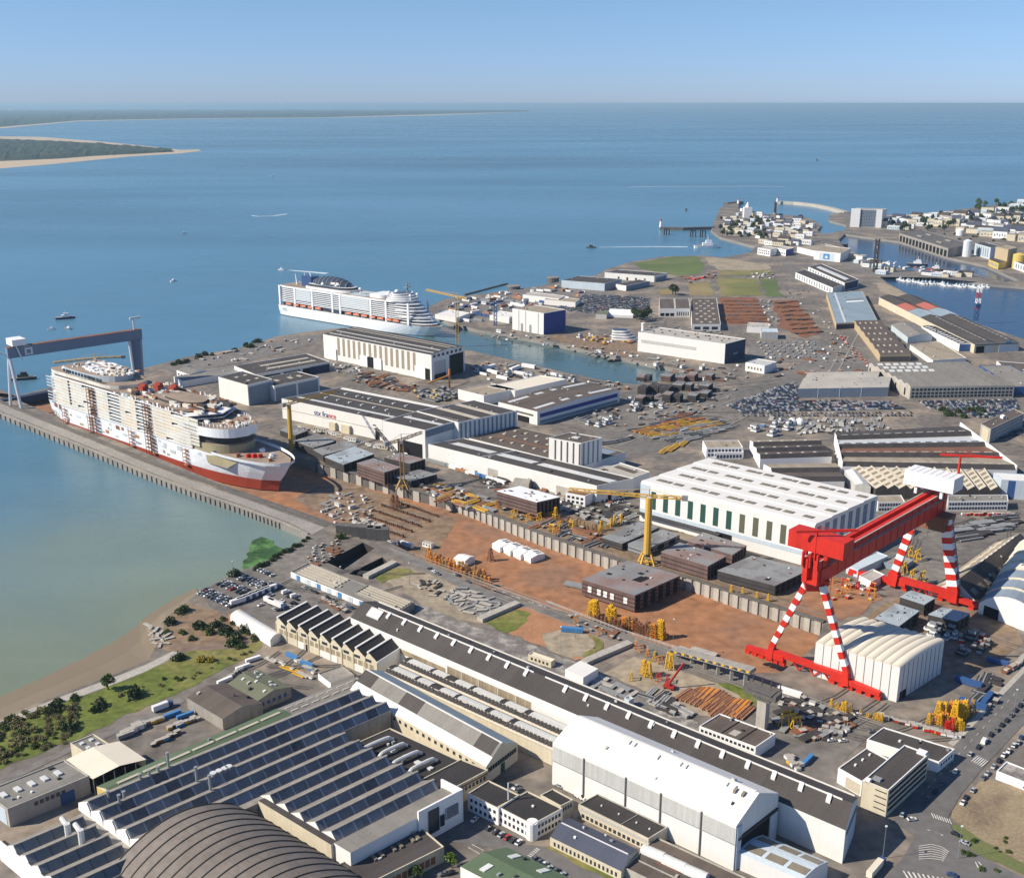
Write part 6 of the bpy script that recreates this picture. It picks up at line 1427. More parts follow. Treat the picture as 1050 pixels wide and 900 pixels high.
# jetties, light towers
def pier(name, lb, px, w, hgt, m='concrete', z0=SEA - 3): return wall_along(name, lb, 'jetty', px, w, hgt, m, z0=z0, zp=0)
pier('jetty', 'straight dark stone jetty with a small light at its end', [(677, 233.5), (700, 234), (732, 233.2)], 14, 10, 'concrete_dark')
pier('jetty', 'long curved stone jetty reaching from the beach to a lighthouse', [(798, 207.5), (815, 208.3), (835, 210.5), (852, 214), (868, 218.5)], 16, 12, 'concrete_light')
pier('jetty', 'short dark jetty at the tip of the old town point', [(744, 209), (752, 208), (761, 207.5)], 14, 11, 'concrete_dark')
pier('harbour_mole', 'wooden harbour mole across the old harbour', [(829, 249), (842, 247), (866, 251)], 20, 9, 'concrete_dark')
def lighthouse(x, y, yt, lb, m='white_plain'):
    t = thing('lighthouse', lb, 'lighthouse', P(x, y)); z_ = HT(x, y, yt); b = MB(); b.tube((0, 0, 0), (0, 0, z_ * .8), 4, 2.6, n=10); b.build('tower', [m], t); b = MB(); b.tube((0, 0, z_ * .8), (0, 0, z_), 3, 2, n=10); b.build('lantern', ['vehicle_red'], t)
lighthouse(677.5, 233, 225, 'white lighthouse at the end of the straight stone jetty'); lighthouse(797, 208, 202, 'lighthouse at the end of the long curved jetty'); lighthouse(757, 208.5, 204.5, 'small light on the short dark jetty')
t = thing('chimney_mast', 'tall dark chimney standing in the old town', 'chimney', P(794.5, 220)); b = MB(); b.tube((0, 0, 0), (0, 0, HT(794.5, 220, 207)), 4, 3.4, n=8); b.build('shaft', ['dark_steel'], t); b = MB(); b.tube((0, 0, 0), (0, 0, 5), 6, n=8); b.build('plinth', ['concrete'], t)
t = thing('white_tower', 'white church like tower on the old town point', 'tower', P(766, 223)); b = MB(); b.box(-11, 11, -9, 9, 0, 28); b.build('body', ['white_plain'], t); b = MB(); b.tube((0, 0, 28), (0, 0, 42), 8, 1, n=4); b.build('spire', ['white_plain'], t)
# town houses
hr = random.Random(21)
def house_proto(m_w, m_r, flat):
    t = thing('town_house', 'x', 'house'); b = MB(); b.box(-1, 1, -.6, .6, 0, 1); b.build('wall', [m_w], t)
    b = MB()
    if flat: b.box(-.97, .97, -.57, .57, 1.003, 1.04)
    else:
        b.poly([(-1.05, -.66, 1), (1.05, -.66, 1), (1.05, 0, 1.45), (-1.05, 0, 1.45)]); b.poly([(1.05, .66, 1), (-1.05, .66, 1), (-1.05, 0, 1.45), (1.05, 0, 1.45)]); b.poly([(-1, -.6, 1), (-1, .6, 1), (-1, 0, 1.43)]); b.poly([(1, -.6, 1), (1, .6, 1), (1, 0, 1.43)])
    b.build('roof', [m_r], t)
    wb = MB(); wb.box(-.09, .09, -.63, -.55, .28, .6); me = wb.mesh('window', ['blue_grey'])
    for i in range(5):
        o = bpy.data.objects.new('window', me); COL.objects.link(o); o.parent = t; o.location = (-.72 + i * .36, 0, .12 * (i % 2))
    return t
hp_ = [(house_proto('white_plain', 'concrete_light', True), 'white flat roofed house'), (house_proto('white_plain', 'slate', False), 'white house with a slate roof'), (house_proto('cream', 'concrete', True), 'cream apartment block'), (house_proto('cream', 'dark_roof', False), 'cream house with a dark roof'), (house_proto('pale_blue', 'white_roof', True), 'pale grey flat block')]
def town(poly, n, where, smin, smax, hmin, hmax):
    cnt = 0; tries = 0; xs = [p[0] for p in poly]; ys = [p[1] for p in poly]; put = []
    while cnt < n and tries < n * 60:
        tries += 1; x, y = hr.uniform(min(xs), max(xs)), hr.uniform(min(ys), max(ys)); ins = False
        for i in range(len(poly)):
            (x0, y0), (x1, y1) = poly[i], poly[i - 1]
            if (y0 > y) != (y1 > y) and x < (x1 - x0) * (y - y0) / (y1 - y0) + x0: ins = not ins
        if not ins: continue
        p = P(x, y)
        if any((p - q).length < smin * 2.1 for q in put): continue
        put.append(p); pr, lb = hp_[hr.randrange(5)]; s = hr.uniform(smin, smax)
        o = dup(pr, p, rad(-38 + hr.choice((0, 0, 90)) + hr.uniform(-8, 8)), (s, s * hr.uniform(.8, 1.2), hr.uniform(hmin, hmax)), lb + ' ' + where, lb + 's ' + where); cnt += 1
town([(742, 222), (760, 216), (800, 222), (835, 228), (830, 246), (790, 248), (745, 236)], 74, 'in the old town beyond the lock', 6, 12, 6, 11)
town([(775, 250), (812, 248), (832, 250), (815, 252), (790, 252)], 8, 'on the lock road', 9, 14, 8, 12)
town([(872, 233), (905, 234), (925, 236), (950, 232), (1000, 232), (1060, 240), (1060, 222), (1000, 220), (940, 224), (905, 227)], 95, 'behind the harbour bunker', 9, 18, 8, 17)
town([(985, 238), (1060, 250), (1060, 240), (1000, 232)], 26, 'above the yellow silos', 14, 22, 10, 18)
town([(1005, 218), (1060, 208), (1075, 208), (1075, 222), (1040, 224)], 12, 'on the green hill at the right edge', 14, 22, 10, 18)
town([(880, 262), (900, 272), (925, 278), (905, 282), (868, 266)], 10, 'on the harbour islet', 7, 12, 6, 9)
town([(940, 279), (985, 281), (1000, 284), (955, 284)], 10, 'on the end of the harbour islet', 7, 11, 5, 8)
for p_, _ in hp_: drop(p_)
p, LL, an = face(LOGO, 'f', .335, 11.3)
n_ = Vector((math.sin(an), -math.cos(an), 0)) * .3
lbl_text('stx fra', 7.5, p + n_, (math.pi / 2, 0, an), 'deep_blue', LOGO.root)
p, LL, an = face(LOGO, 'f', .478, 11.3); lbl_text('nce', 7.5, p + n_, (math.pi / 2, 0, an), 'crane_red', LOGO.root)
# ---------------------------------------------------------------- trees and bushes
tr = random.Random(5)
def crown_mesh(name, blobs, n, size, m):
    b = MB()
    for i in range(n):
        cx, cy, cz, r = tr.choice(blobs)
        d = Vector((tr.gauss(0, 1), tr.gauss(0, 1), tr.gauss(0, 1))); d.normalize()
        c = Vector((cx, cy, cz)) + d * r * tr.uniform(.55, 1.08); c.z = max(c.z, .15)
        a = Vector((tr.gauss(0, 1), tr.gauss(0, 1), tr.gauss(0, .7))).normalized(); e = a.orthogonal().normalized(); e.rotate(Matrix.Rotation(tr.uniform(0, 6), 3, a)); f = a.cross(e)
        s = size * tr.uniform(.6, 1.3)
        b.poly([c - e * s - f * s * .6, c + e * s * .2 - f * s, c + e * s + f * s * .5, c - e * s * .3 + f * s])
    return b.mesh(name, [m])
def tree_proto(m, kind):
    if kind == 'tree':
        t = thing('tree', 'x', 'tree'); b = MB(); b.tube((0, 0, 0), (.1, 0, 2.6), .32, .22, n=6)
        for q in ((1.2, .5, 4.4), (-1.1, .7, 4.6), (.2, -1.3, 4.2), (.1, .2, 5.4)): b.tube((.1, 0, 2.4), q, .17, .06, n=5)
        b.build('trunk', ['bark'], t)
        bl = [(0, 0, 5.2, 2.1), (1.5, .6, 4.5, 1.5), (-1.4, .9, 4.6, 1.6), (.3, -1.6, 4.3, 1.5), (-.5, .3, 6.5, 1.3), (.9, -.3, 6.1, 1.2)]
        o = bpy.data.objects.new('crown', crown_mesh('crown', bl, 620, .34, m)); COL.objects.link(o); o.parent = t
    else:
        t = thing('bush', 'x', 'bush'); b = MB()
        for k in range(5): b.tube((0, 0, 0), (tr.uniform(-1, 1), tr.uniform(-1, 1), 1.4), .09, .04, n=4)
        b.build('stem', ['bark'], t)
        bl = [(tr.uniform(-1.3, 1.3), tr.uniform(-1, 1), tr.uniform(.5, 1.3), tr.uniform(.7, 1.2)) for k in range(6)]
        o = bpy.data.objects.new('foliage', crown_mesh('foliage', bl, 420, .24, m)); COL.objects.link(o); o.parent = t
    return t
TP = {('tree', 'leaf'): tree_proto('leaf', 'tree'), ('tree', 'leaf_dark'): tree_proto('leaf_dark', 'tree'), ('tree', 'leaf_bright'): tree_proto('leaf_bright', 'tree'),
      ('bush', 'leaf'): tree_proto('leaf', 'bush'), ('bush', 'leaf_dark'): tree_proto('leaf_dark', 'bush'), ('bush', 'leaf_grey'): tree_proto('leaf_grey', 'bush'), ('bush', 'gorse'): tree_proto('gorse', 'bush')}
def plant(x, y, s, kind, m, label, group=None):
    return dup(TP[(kind, m)], P(x, y), tr.uniform(0, 6.28), (s * tr.uniform(.9, 1.15), s * tr.uniform(.9, 1.15), s * tr.uniform(.85, 1.1)), label, group)
plant(111, 707, 1.25, 'tree', 'leaf', 'round green tree standing alone on the grass bank'); plant(138.6, 713, 2.6, 'bush', 'leaf_dark', 'large dark bush right of the round green tree on the grass bank')
plant(463, 889, .9, 'tree', 'leaf_bright', 'bright green small tree by the flat purple brown roof'); plant(427, 901, .95, 'tree', 'leaf', 'olive green tree at the bottom edge below the low flat block'); plant(397, 905, .8, 'tree', 'leaf', 'half visible green tree at the bottom edge under the beige wall')
for x, y, s in ((103, 724, 2.0), (99, 729, 1.8), (58, 727, 2.4), (70, 748, 2.4), (52, 733, 1.6)): plant(x, y, s, 'bush', 'leaf_dark', 'dark bush on the grass bank', 'dark bushes on the grass bank')
for i in range(120):
    x = tr.uniform(-8, 80); y = tr.uniform(738, 784) - x * .33; plant(x, y, tr.uniform(.6, 1.4), 'bush', tr.choice(['leaf_grey', 'leaf_grey', 'leaf']), 'grey green bush in the thicket on the grass bank', 'bushes of the thicket on the grass bank')
for i in range(26):
    x = tr.uniform(85, 260); y = 722 - (x - 85) * .31 + tr.uniform(-2, 16) * (.4 if x > 200 else 1); plant(x, y, tr.uniform(.4, .9), 'bush', tr.choice(['leaf_grey', 'leaf', 'leaf_grey']), 'low olive scrub on the open grass bank', 'low scrub on the open grass bank')
for x, y, s in ((189, 627, 2.4), (175, 639, 2.2), (205, 644, 2.4), (232, 650, 2.9), (237, 661, 2.4), (252, 648, 2.3), (221, 642, 2.0), (243, 655, 2.2), (187, 650, 1.5), (197, 655, 1.5), (183, 676, 2.0), (260, 656, 1.8), (214, 650, 1.8), (228, 636, 1.3), (240, 640, 1.4), (172, 648, 1.2), (248, 664, 1.6)):
    plant(x, y, s, 'bush', tr.choice(['leaf', 'leaf_dark']), 'green bush on the brown scrub point', 'bushes on the scrub point')
for x, y in ((204, 678), (213, 678)): plant(x, y, 1.7, 'bush', 'gorse', 'yellow flowering gorse bush on the grass bank', 'gorse bushes on the grass bank')
for i in range(14):
    t = i / 13; plant(262 + 54 * t, 584 - 30 * t + tr.uniform(-1.5, 1), tr.uniform(1.0, 1.7), 'bush', 'leaf_dark', 'dark bush along the road bank by the algae', 'bushes along the road bank')
plant(240, 590, 2.4, 'bush', 'leaf_dark', 'dark bush at the water corner of the riverside car park'); plant(348, 552, 2.2, 'bush', 'leaf', 'green bush at the head of the empty pits')
for i in range(16):
    t = tr.random(); plant(165 + 115 * t, 375 - 27 * t + tr.uniform(-1, 3), tr.uniform(1.4, 3.0), 'bush', 'leaf_dark', 'dark shrub on the stony river shore', 'shrubs on the river shore')
for i in range(12):
    plant(tr.uniform(965, 1010), tr.uniform(421, 430), tr.uniform(1.6, 2.6), 'bush', 'leaf_dark', 'dark bush at the edge of the big car park', 'bushes beside the big car park')
for x, y in ((653, 328), (657, 330), (661, 329), (664, 327), (650, 326)): plant(x, y, 2.2, 'tree', 'leaf_dark', 'dark tree beside the white fabric shelter', 'trees beside the fabric shelter')
plant(689.5, 302, 2.4, 'tree', 'leaf_dark', 'single dark poplar on the meadow edge'); plant(692.5, 303, 2.2, 'tree', 'leaf_dark', 'second dark tree touching the poplar on the meadow edge')
for i in range(50): plant(tr.uniform(738, 790), tr.uniform(226, 246), tr.uniform(1.2, 2.2), 'tree', 'leaf_dark', 'dark green tree between the old town houses', 'trees in the old town')
for i in range(40): plant(tr.uniform(915, 1050), tr.uniform(224, 238), tr.uniform(1.6, 2.8), 'tree', 'leaf_dark', 'dark green tree among the houses behind the harbour bunker', 'trees behind the harbour bunker')
for i in range(26): plant(tr.uniform(1000, 1056), tr.uniform(209, 224), tr.uniform(1.6, 3.0), 'tree', tr.choice(['leaf_dark', 'leaf']), 'green tree on the hill park at the right edge', 'trees on the hill park')
for i in range(16): plant(tr.uniform(960, 1050), tr.uniform(240, 248), tr.uniform(1.4, 2.4), 'bush', 'leaf_dark', 'dark shrub behind the harbour bunker roof', 'shrubs behind the harbour bunker')
for i in range(10): plant(tr.uniform(985, 1045), 858 + tr.uniform(0, 36), tr.uniform(.5, .9), 'bush', 'leaf', 'small green bush on the verge of the dry lot', 'bushes on the dry lot verge')
for p_ in TP.values(): drop(p_)

# ---------------------------------------------------------------- cars
vr = random.Random(8)
def car_proto(m):
    t = thing('parked_car', 'x', 'car'); b = MB()
    pr = [(-2.15, .35), (-2.2, .75), (-1.95, .92), (1.0, .95), (1.95, .82), (2.15, .6), (2.1, .32)]
    for i in range(len(pr) - 1):
        (x0, z0_), (x1, z1_) = pr[i], pr[i + 1]; b.poly([(x0, -.86, z0_), (x1, -.86, z1_), (x1, .86, z1_), (x0, .86, z0_)])
    for s in (-.86, .86): b.poly([(x, s, z_) for x, z_ in pr])
    b.poly([(-1.0, -.62, 1.46), (.25, -.62, 1.46), (.25, .62, 1.46), (-1.0, .62, 1.46)]); b.build('body', [m], t)
    b = MB(); lo = [(-1.85, -.8, .9), (1.05, -.8, .93), (1.05, .8, .93), (-1.85, .8, .9)]; hi = [(-1.1, -.64, 1.44), (.3, -.64, 1.44), (.3, .64, 1.44), (-1.1, .64, 1.44)]
    for i in range(4): j = (i + 1) % 4; b.poly([lo[i], lo[j], hi[j], hi[i]])
    b.build('window', ['glass'], t)
    w = MB(); w.tube((0, -.1, 0), (0, .1, 0), .33, n=8); me = w.mesh('wheel', ['tyre'])
    for x in (-1.35, 1.3):
        for y in (-.8, .8): o = bpy.data.objects.new('wheel', me); COL.objects.link(o); o.parent = t; o.location = (x, y, .33)
    return t
CARS = {n: car_proto('vehicle_' + n) for n in ('white', 'silver', 'black', 'blue', 'red', 'grey')}
def van_proto(m):
    t = thing('parked_van', 'x', 'van'); b = MB(); b.prism([(-2.6, -1), (2.6, -1), (2.6, 1), (-2.6, 1)], .4, 1.1); b.hexa([(-2.55, -.95, 1.1), (1.7, -.95, 1.1), (1.7, .95, 1.1), (-2.55, .95, 1.1), (-2.5, -.85, 2.3), (.9, -.85, 2.3), (.9, .85, 2.3), (-2.5, .85, 2.3)]); b.build('body', [m], t)
    b = MB(); b.hexa([(.95, -.88, 1.12), (1.82, -.88, 1.12), (1.82, .88, 1.12), (.95, .88, 1.12), (.9, -.8, 2.2), (1.05, -.8, 2.2), (1.05, .8, 2.2), (.9, .8, 2.2)]); b.build('window', ['glass'], t)
    w = MB(); w.tube((0, -.12, 0), (0, .12, 0), .36, n=8); me = w.mesh('wheel', ['tyre'])
    for x in (-1.7, 1.7):
        for y in (-.92, .92): o = bpy.data.objects.new('wheel', me); COL.objects.link(o); o.parent = t; o.location = (x, y, .36)
    return t
VAN = van_proto('vehicle_white')
def car(x, y, an, where, grp, col=None, z=0.3, wh=False):
    c = col or vr.choice(['white', 'silver', 'silver', 'black', 'black', 'grey', 'grey', 'white', 'blue', 'red'] if vr.random() < .5 else ['white', 'silver', 'black', 'grey'])
    p = P(x, y); p.z = z
    return dup(CARS[c], p, rad(an) + vr.choice((0, math.pi)), 1, '%s car parked %s' % (c, where), '%s cars parked %s' % (c, where))
def lot(a, b_, c, rows, cols, an, where, fill=.9):
    A, B_, C = Vector((*a, 0)), Vector((*b_, 0)), Vector((*c, 0))
    for r_ in range(rows):
        for k in range(cols):
            if vr.random() > fill: continue
            q = A + (B_ - A) * ((k + .5 + vr.uniform(-.1, .1)) / cols) + (C - A) * ((r_ + .5) / rows); car(q.x, q.y, an + vr.uniform(-4, 4), where, None)
FCAR = {}
def far_car(x, y, an, where):
    c = vr.choice(['white', 'silver', 'black', 'grey', 'black', 'blue'])
    if c not in FCAR:
        b = MB(); me = CARS[c].children[0].data
        for ch in CARS[c].children:
            if ch.name.startswith('wheel'): continue
            n = len(b.v); b.v += [tuple(v.co) for v in ch.data.vertices]
            for pl in ch.data.polygons: b.f.append(tuple(n + i for i in pl.vertices)); b.mi.append(0 if ch.name.startswith('body') else 1)
        FCAR[c] = b.mesh('parked_car', ['vehicle_' + c, 'glass'])
    o = bpy.data.objects.new('parked_car', FCAR[c]); COL.objects.link(o); p = P(x, y); p.z = .3; o.location = p; o.rotation_euler = (0, 0, rad(an))
    tag(o, c + ' car parked ' + where, 'car', c + ' cars parked ' + where)
W1 = 'in the riverside car park'
lot((202, 609), (228, 620), (212, 603.5), 3, 8, 46, W1); lot((222, 600), (247, 610), (231, 595), 3, 8, 46, W1); lot((243, 594), (266, 604), (251, 589.5), 3, 7, 46, W1); lot((262, 586), (278, 593), (268, 582.5), 1, 5, 46, W1)
lot((220, 616), (238, 625), (226, 611), 2, 5, 46, W1); lot((268, 600), (284, 606), (273, 595), 2, 4, 46, W1, .6)
W2 = 'along the street by the brown roofed office'
for x, y, c in ((994.8, 774, 'silver'), (1003, 767, 'black'), (1015.7, 754, 'black'), (1022, 749, 'grey'), (1027, 744, 'black'), (1032, 739.5, 'black'), (1036.7, 734, 'grey'), (1041, 729, 'black'), (1046, 724, 'black'), (979.5, 792, 'white'), (987, 824, 'white'), (990, 818.6, 'black'), (997.6, 811, 'silver'), (1008, 798.6, 'grey'), (1012, 794, 'silver'), (1018.6, 787, 'silver'), (1024, 780.5, 'black'), (1029, 775, 'white'), (1034, 771, 'white'), (1039.5, 765, 'white'), (1047, 756.7, 'blue'), (951, 820, 'grey'), (959, 812, 'black'), (966.5, 804.5, 'grey'), (1050, 720, 'grey'), (1044, 762, 'silver')): car(x, y, 52, W2, None, c)
for x, y, c, an in ((935, 841, 'white', 10), (925, 836, 'silver', 60), (980, 856.4, 'black', -45), (989, 865, 'silver', -45), (976, 898, 'blue', -30)): car(x, y, an, 'at the street junction', None, c)
for x, y, c in ((501.5, 850, 'black'), (508.6, 853.8, 'black'), (514, 856.7, 'silver'), (520, 859.5, 'red'), (526, 862.4, 'black'), (532, 864.5, 'white'), (486.7, 841.5, 'white')): car(x, y, 55, 'in front of the white rounded office', None, c)
for x, y in ((548, 882), (553, 885), (557.6, 887.5), (563, 891), (569, 894), (576, 898)): car(x, y, 40, 'beside the green roof at the bottom', None)
for x, y, an, w_ in ((529, 808, 50, 'behind the white rounded office'), (532, 811, 50, 'behind the white rounded office'), (573, 806.5, -40, 'at the foot of the assembly hall'), (592, 817, -40, 'at the foot of the assembly hall'), (455, 897, 20, 'under the bright green tree'), (462, 896, 20, 'under the bright green tree')): car(x, y, an, w_, None)
for x, y in ((441, 584), (445, 586.5), (449, 589), (466.7, 589.5), (470, 591), (480, 597), (400, 556), (404, 558)): car(x, y, -40, 'on the dockside road', None)
for x, y in ((578.6, 521.5), (626, 518), (631, 517), (636, 516), (641, 515), (652, 521)): car(x, y, 10, 'between the long white hall and the green windowed hall', None)
for x, y in ((852, 760), (864, 760.5), (879.5, 733.5), (894, 751)): car(x, y, 10, 'in the steel yard by the street office', None, 'white' if x < 890 else 'grey')
for i in range(12): car(vr.uniform(805, 830), vr.uniform(296, 306), 60, 'before the stepped white office', None)
for i in range(9): car(312 + i * 6, 603 + i * 2.6, -40, 'beside the blue and white workshop doors', None) if i not in (3, 6) else None
for i in range(14): car(280 + vr.uniform(-14, 30), 618 + vr.uniform(-8, 8), vr.choice((46, -40)), 'on the open side of the riverside car park', None)
W3 = 'in the front row of the big car park'
for r_ in range(2):
    for k in range(44):
        x = 762 + k * 4.0 + vr.uniform(-.4, .4)
        if vr.random() < .9: far_car(x, 426.5 - r_ * 2.6, 85, W3)
for x, y, an, lb in ((1009, 761, 52, 'white van parked in the row on the street kerb'), (594.8, 818, -40, 'white van by the corner of the assembly hall'), (654, 852, -40, 'white van at the end of the dark roofed office'), (293, 608, 46, 'white van in the middle of the riverside car park'), (302, 612, 40, 'white van left of the cream sawtooth workshop')):
    dup(VAN, P(x, y), rad(an), 1.1, lb)
# the rest of the big car parks: more than a thousand cars too small to tell apart
b = MB(); cm = ['vehicle_white', 'vehicle_silver', 'vehicle_black', 'vehicle_grey', 'vehicle_blue', 'vehicle_red', 'glass']
def fill(poly, dx, dy, an, keep=.9, mats=(0, 1, 2, 2, 2, 3, 3, 4, 4, 0, 1)):
    ps = [P(x, y) for x, y in poly]; c_, s_ = math.cos(rad(an)), math.sin(rad(an)); xs = [p.x * c_ + p.y * s_ for p in ps]; ys = [-p.x * s_ + p.y * c_ for p in ps]
    q = list(zip(xs, ys)); u = min(xs)
    while u < max(xs):
        v = min(ys); r_ = 0
        while v < max(ys):
            ins = False
            for i in range(len(q)):
                (x0, y0), (x1, y1) = q[i], q[i - 1]
                if (y0 > v) != (y1 > v) and u < (x1 - x0) * (v - y0) / (y1 - y0) + x0: ins = not ins
            if ins and vr.random() < keep:
                T = lambda x, y, z: ((u + x) * c_ - (v + y) * s_, (u + x) * s_ + (v + y) * c_, z)
                k = vr.choice(mats) if vr.random() > .02 else 5
                b.hexa([T(*w) for w in ((-.88, -2.1, .35), (.88, -2.1, .35), (.88, 2.1, .35), (-.88, 2.1, .35), (-.82, -2.1, .92), (.82, -2.1, .92), (.82, 2.1, .85), (-.82, 2.1, .85))], k)
                b.hexa([T(*w) for w in ((-.8, -1.6, .9), (.8, -1.6, .9), (.8, 1.0, .9), (-.8, 1.0, .9), (-.62, -1.1, 1.45), (.62, -1.1, 1.45), (.62, .3, 1.45), (-.62, .3, 1.45))], 6, k)
            v += dy if r_ % 2 else dy * 1.5; r_ += 1
        u += dx
fill([(744, 416), (775, 405), (800, 396), (818, 391), (818, 411), (913, 411), (930, 421), (760, 422.5)]  , 2.4, 4.7, 4, .94); fill([(940, 411.5), (1040, 408.5), (1047, 420), (1010, 430), (975, 421), (955, 421)], 2.4, 4.7, 4, .94)
fill([(566, 317), (600, 302), (650, 304), (668, 307), (665, 319), (600, 321)], 3.4, 6.5, 38, .95, (2, 2, 3, 3, 1, 4, 2)); fill([(1000, 450), (1050, 425), (1060, 440), (1010, 458)], 2.8, 7, 30, .8)
tag(b.build('parked_cars', cm), kind='stuff')
for p_ in list(CARS.values()) + [VAN]: drop(p_)

# ---------------------------------------------------------------- boats, buoys and wakes
def boat_proto(L, B, m, m2, label, cat, px, an, z=SEA, tug=False, name='boat'):
    p = P(px[0], px[1], SEA); t = thing(name, label, cat, p, rad(an)); o0 = outline(L, B * .85, 0, L * .96, .5, .1, .6, 12, .8); o1 = outline(L, B, -.2, L, .5, .1, .55, 12, .85); b = MB(); loft(b, o0, -.6, o1, L * .09 + .6, 0); cap(b, o1, L * .09 + .6, 1); b.build('hull', [m, 'concrete'], t)
    h_ = L * .09 + .6; b = MB(); b.box(L * .3, L * .68, -B * .3, B * .3, h_, h_ + L * .1); b.box(L * .42, L * .64, -B * .24, B * .24, h_ + L * .1 + .01, h_ + L * .19); b.build('cabin', [m2], t)
    b = MB(); b.tube((L * .5, 0, h_ + L * .19), (L * .5, 0, h_ + L * .36), L * .012 + .05, n=5); b.build('mast', ['pale_grey'], t); return t
boat_proto(28, 9, 'navy', 'ship_white', 'black hulled tug with a white wheelhouse out on the river', 'tug', (57, 327.5), 24, name='tug_boat'); boat_proto(30, 9, 'dark_steel', 'dark_steel', 'black work boat behind the legs of the grey gantry crane', 'work boat', (10, 390), 15, name='work_boat')
boat_proto(11, 4, 'ship_white', 'ship_white', 'white motor boat nearest the tug on the river', 'boat', (49, 338), 10); boat_proto(12, 4, 'steel_grey', 'ship_white', 'grey motor boat in front of the tug', 'boat', (67, 337), -20)
boat_proto(14, 4, 'ship_white', 'ship_white', 'white boat alone on the river left of the cruise ship', 'boat', (175, 289), 60); boat_proto(14, 4, 'ship_white', 'ship_white', 'white speed boat trailing foam behind the cruise ship', 'boat', (292, 277), 170)
boat_proto(16, 5, 'ship_white', 'ship_white', 'tiny white boat far out towards the pine spit', 'boat', (277.5, 181), 30); boat_proto(14, 4, 'ship_white', 'ship_white', 'tiny white boat in the middle of the estuary', 'boat', (186, 239.5), 20)
boat_proto(22, 7, 'dark_steel', 'dark_steel', 'dark boat pulling a long straight wake towards the left', 'boat', (611, 254), 180); boat_proto(60, 14, 'ship_white', 'ship_white', 'white ferry lying at the landing by the old town', 'ferry', (712, 254.5), 3, name='ferry')
boat_proto(24, 7, 'dark_steel', 'steel_grey', 'small dark boat in the middle of the basin', 'boat', (623, 371), 20); boat_proto(34, 9, 'vehicle_red', 'ship_white', 'red work ship moored at the harbour islet', 'ship', (950, 277), -14, name='work_ship'); boat_proto(40, 10, 'navy', 'ship_white', 'blue hulled ship moored at the harbour islet', 'ship', (930, 272), -14, name='work_ship')
boat_proto(20, 6, 'dark_steel', 'dark_steel', 'dark buoy tender off the old town jetty', 'boat', (704, 216), 90); boat_proto(40, 10, 'dark_steel', 'dark_steel', 'dark ship far out at sea above the old town', 'ship', (838, 165), 80, name='cargo_ship')
sb = boat_proto(12, 3.6, 'ship_white', 'pale_blue', 'x', 'boat', (928, 290), -10, name='sailing_boat')
for i in range(30):
    t = i / 29; x = 918 + 92 * t; y = 286.5 + 7.5 * math.sin(t * 1.6) + vr.uniform(-.7, .7); dup(sb, P(x, y, -4.6), rad(-75 + vr.uniform(-12, 12)), vr.uniform(.8, 1.5), 'small white boat moored along the harbour islet', 'small boats along the harbour islet')
drop(sb)
def wake(name, px, w0, w1):
    b = MB(); ps = [P(x, y, SEA + .05) for x, y in px]; n = len(ps)
    for i in range(n - 1):
        d = (ps[i + 1] - ps[i]).normalized(); q = Vector((-d.y, d.x, 0)); a_ = w0 + (w1 - w0) * i / (n - 1); c_ = w0 + (w1 - w0) * (i + 1) / (n - 1)
        b.poly([ps[i] - q * a_, ps[i + 1] - q * c_, ps[i + 1] + q * c_, ps[i] + q * a_])
    tag(b.build(name, ['foam']), kind='stuff')
wake('wake_foam', [(614, 253.6), (640, 253.3), (670, 253), (705, 253.2)], 2, 6); wake('wake_foam', [(296, 277), (305, 277.8), (320, 279), (335, 280.5)], 2, 7); wake('wake_foam', [(645, 191.8), (700, 191.4), (770, 191.2), (805, 191.5)], 5, 3)
wake('wake_foam', [(258, 221), (264, 222), (280, 221.5), (294, 219.5)], 3, 5)
for x, y, lb in ((527, 299, 'round dark mooring dolphin nearest the cruise ship bow'), (567, 290, 'round dark mooring dolphin by the flat shore warehouse')):
    t = thing('mooring_dolphin', lb, 'mooring dolphin', P(x, y, SEA)); b = MB(); b.tube((0, 0, -2), (0, 0, 9), 11, n=16); b.build('drum', ['concrete_dark'], t); b = MB(); b.tube((0, 0, 9), (0, 0, 10.5), 11.6, n=16); b.build('cap', ['quay'], t)
def tube_bridge(x0, y0, x1, y1, lb):
    a, c = P(x0, y0), P(x1, y1); t = thing('floating_boom', lb, 'boom', a); b = MB(); b.beam((0, 0, -3.5), c - a + Vector((0, 0, -3.5)), 3, 1.8); b.build('deck', ['concrete_dark'], t)
tube_bridge(440, 313, 455, 306, 'short dark mooring walkway at the cruise ship bow'); tube_bridge(476, 300, 520, 288.5, 'long thin dark mooring walkway pointing out into the river')
for x, y, lb in ((681, 241, 'dark pile marker by the straight stone jetty'), (708, 243, 'group of dark piles before the ferry'), (718, 243, 'pile group right of the first before the ferry')):
    t = thing('pile_marker', lb, 'marker', P(x, y, SEA)); b = MB()
    for k in range(3): b.tube((k * 6, k % 2 * 5, -2), (k * 6, k % 2 * 5, 14), 1.6, n=6)
    b.box(-1, 13, -1, 6, 14.01, 15.5); b.build('frame', ['dark_steel'], t)
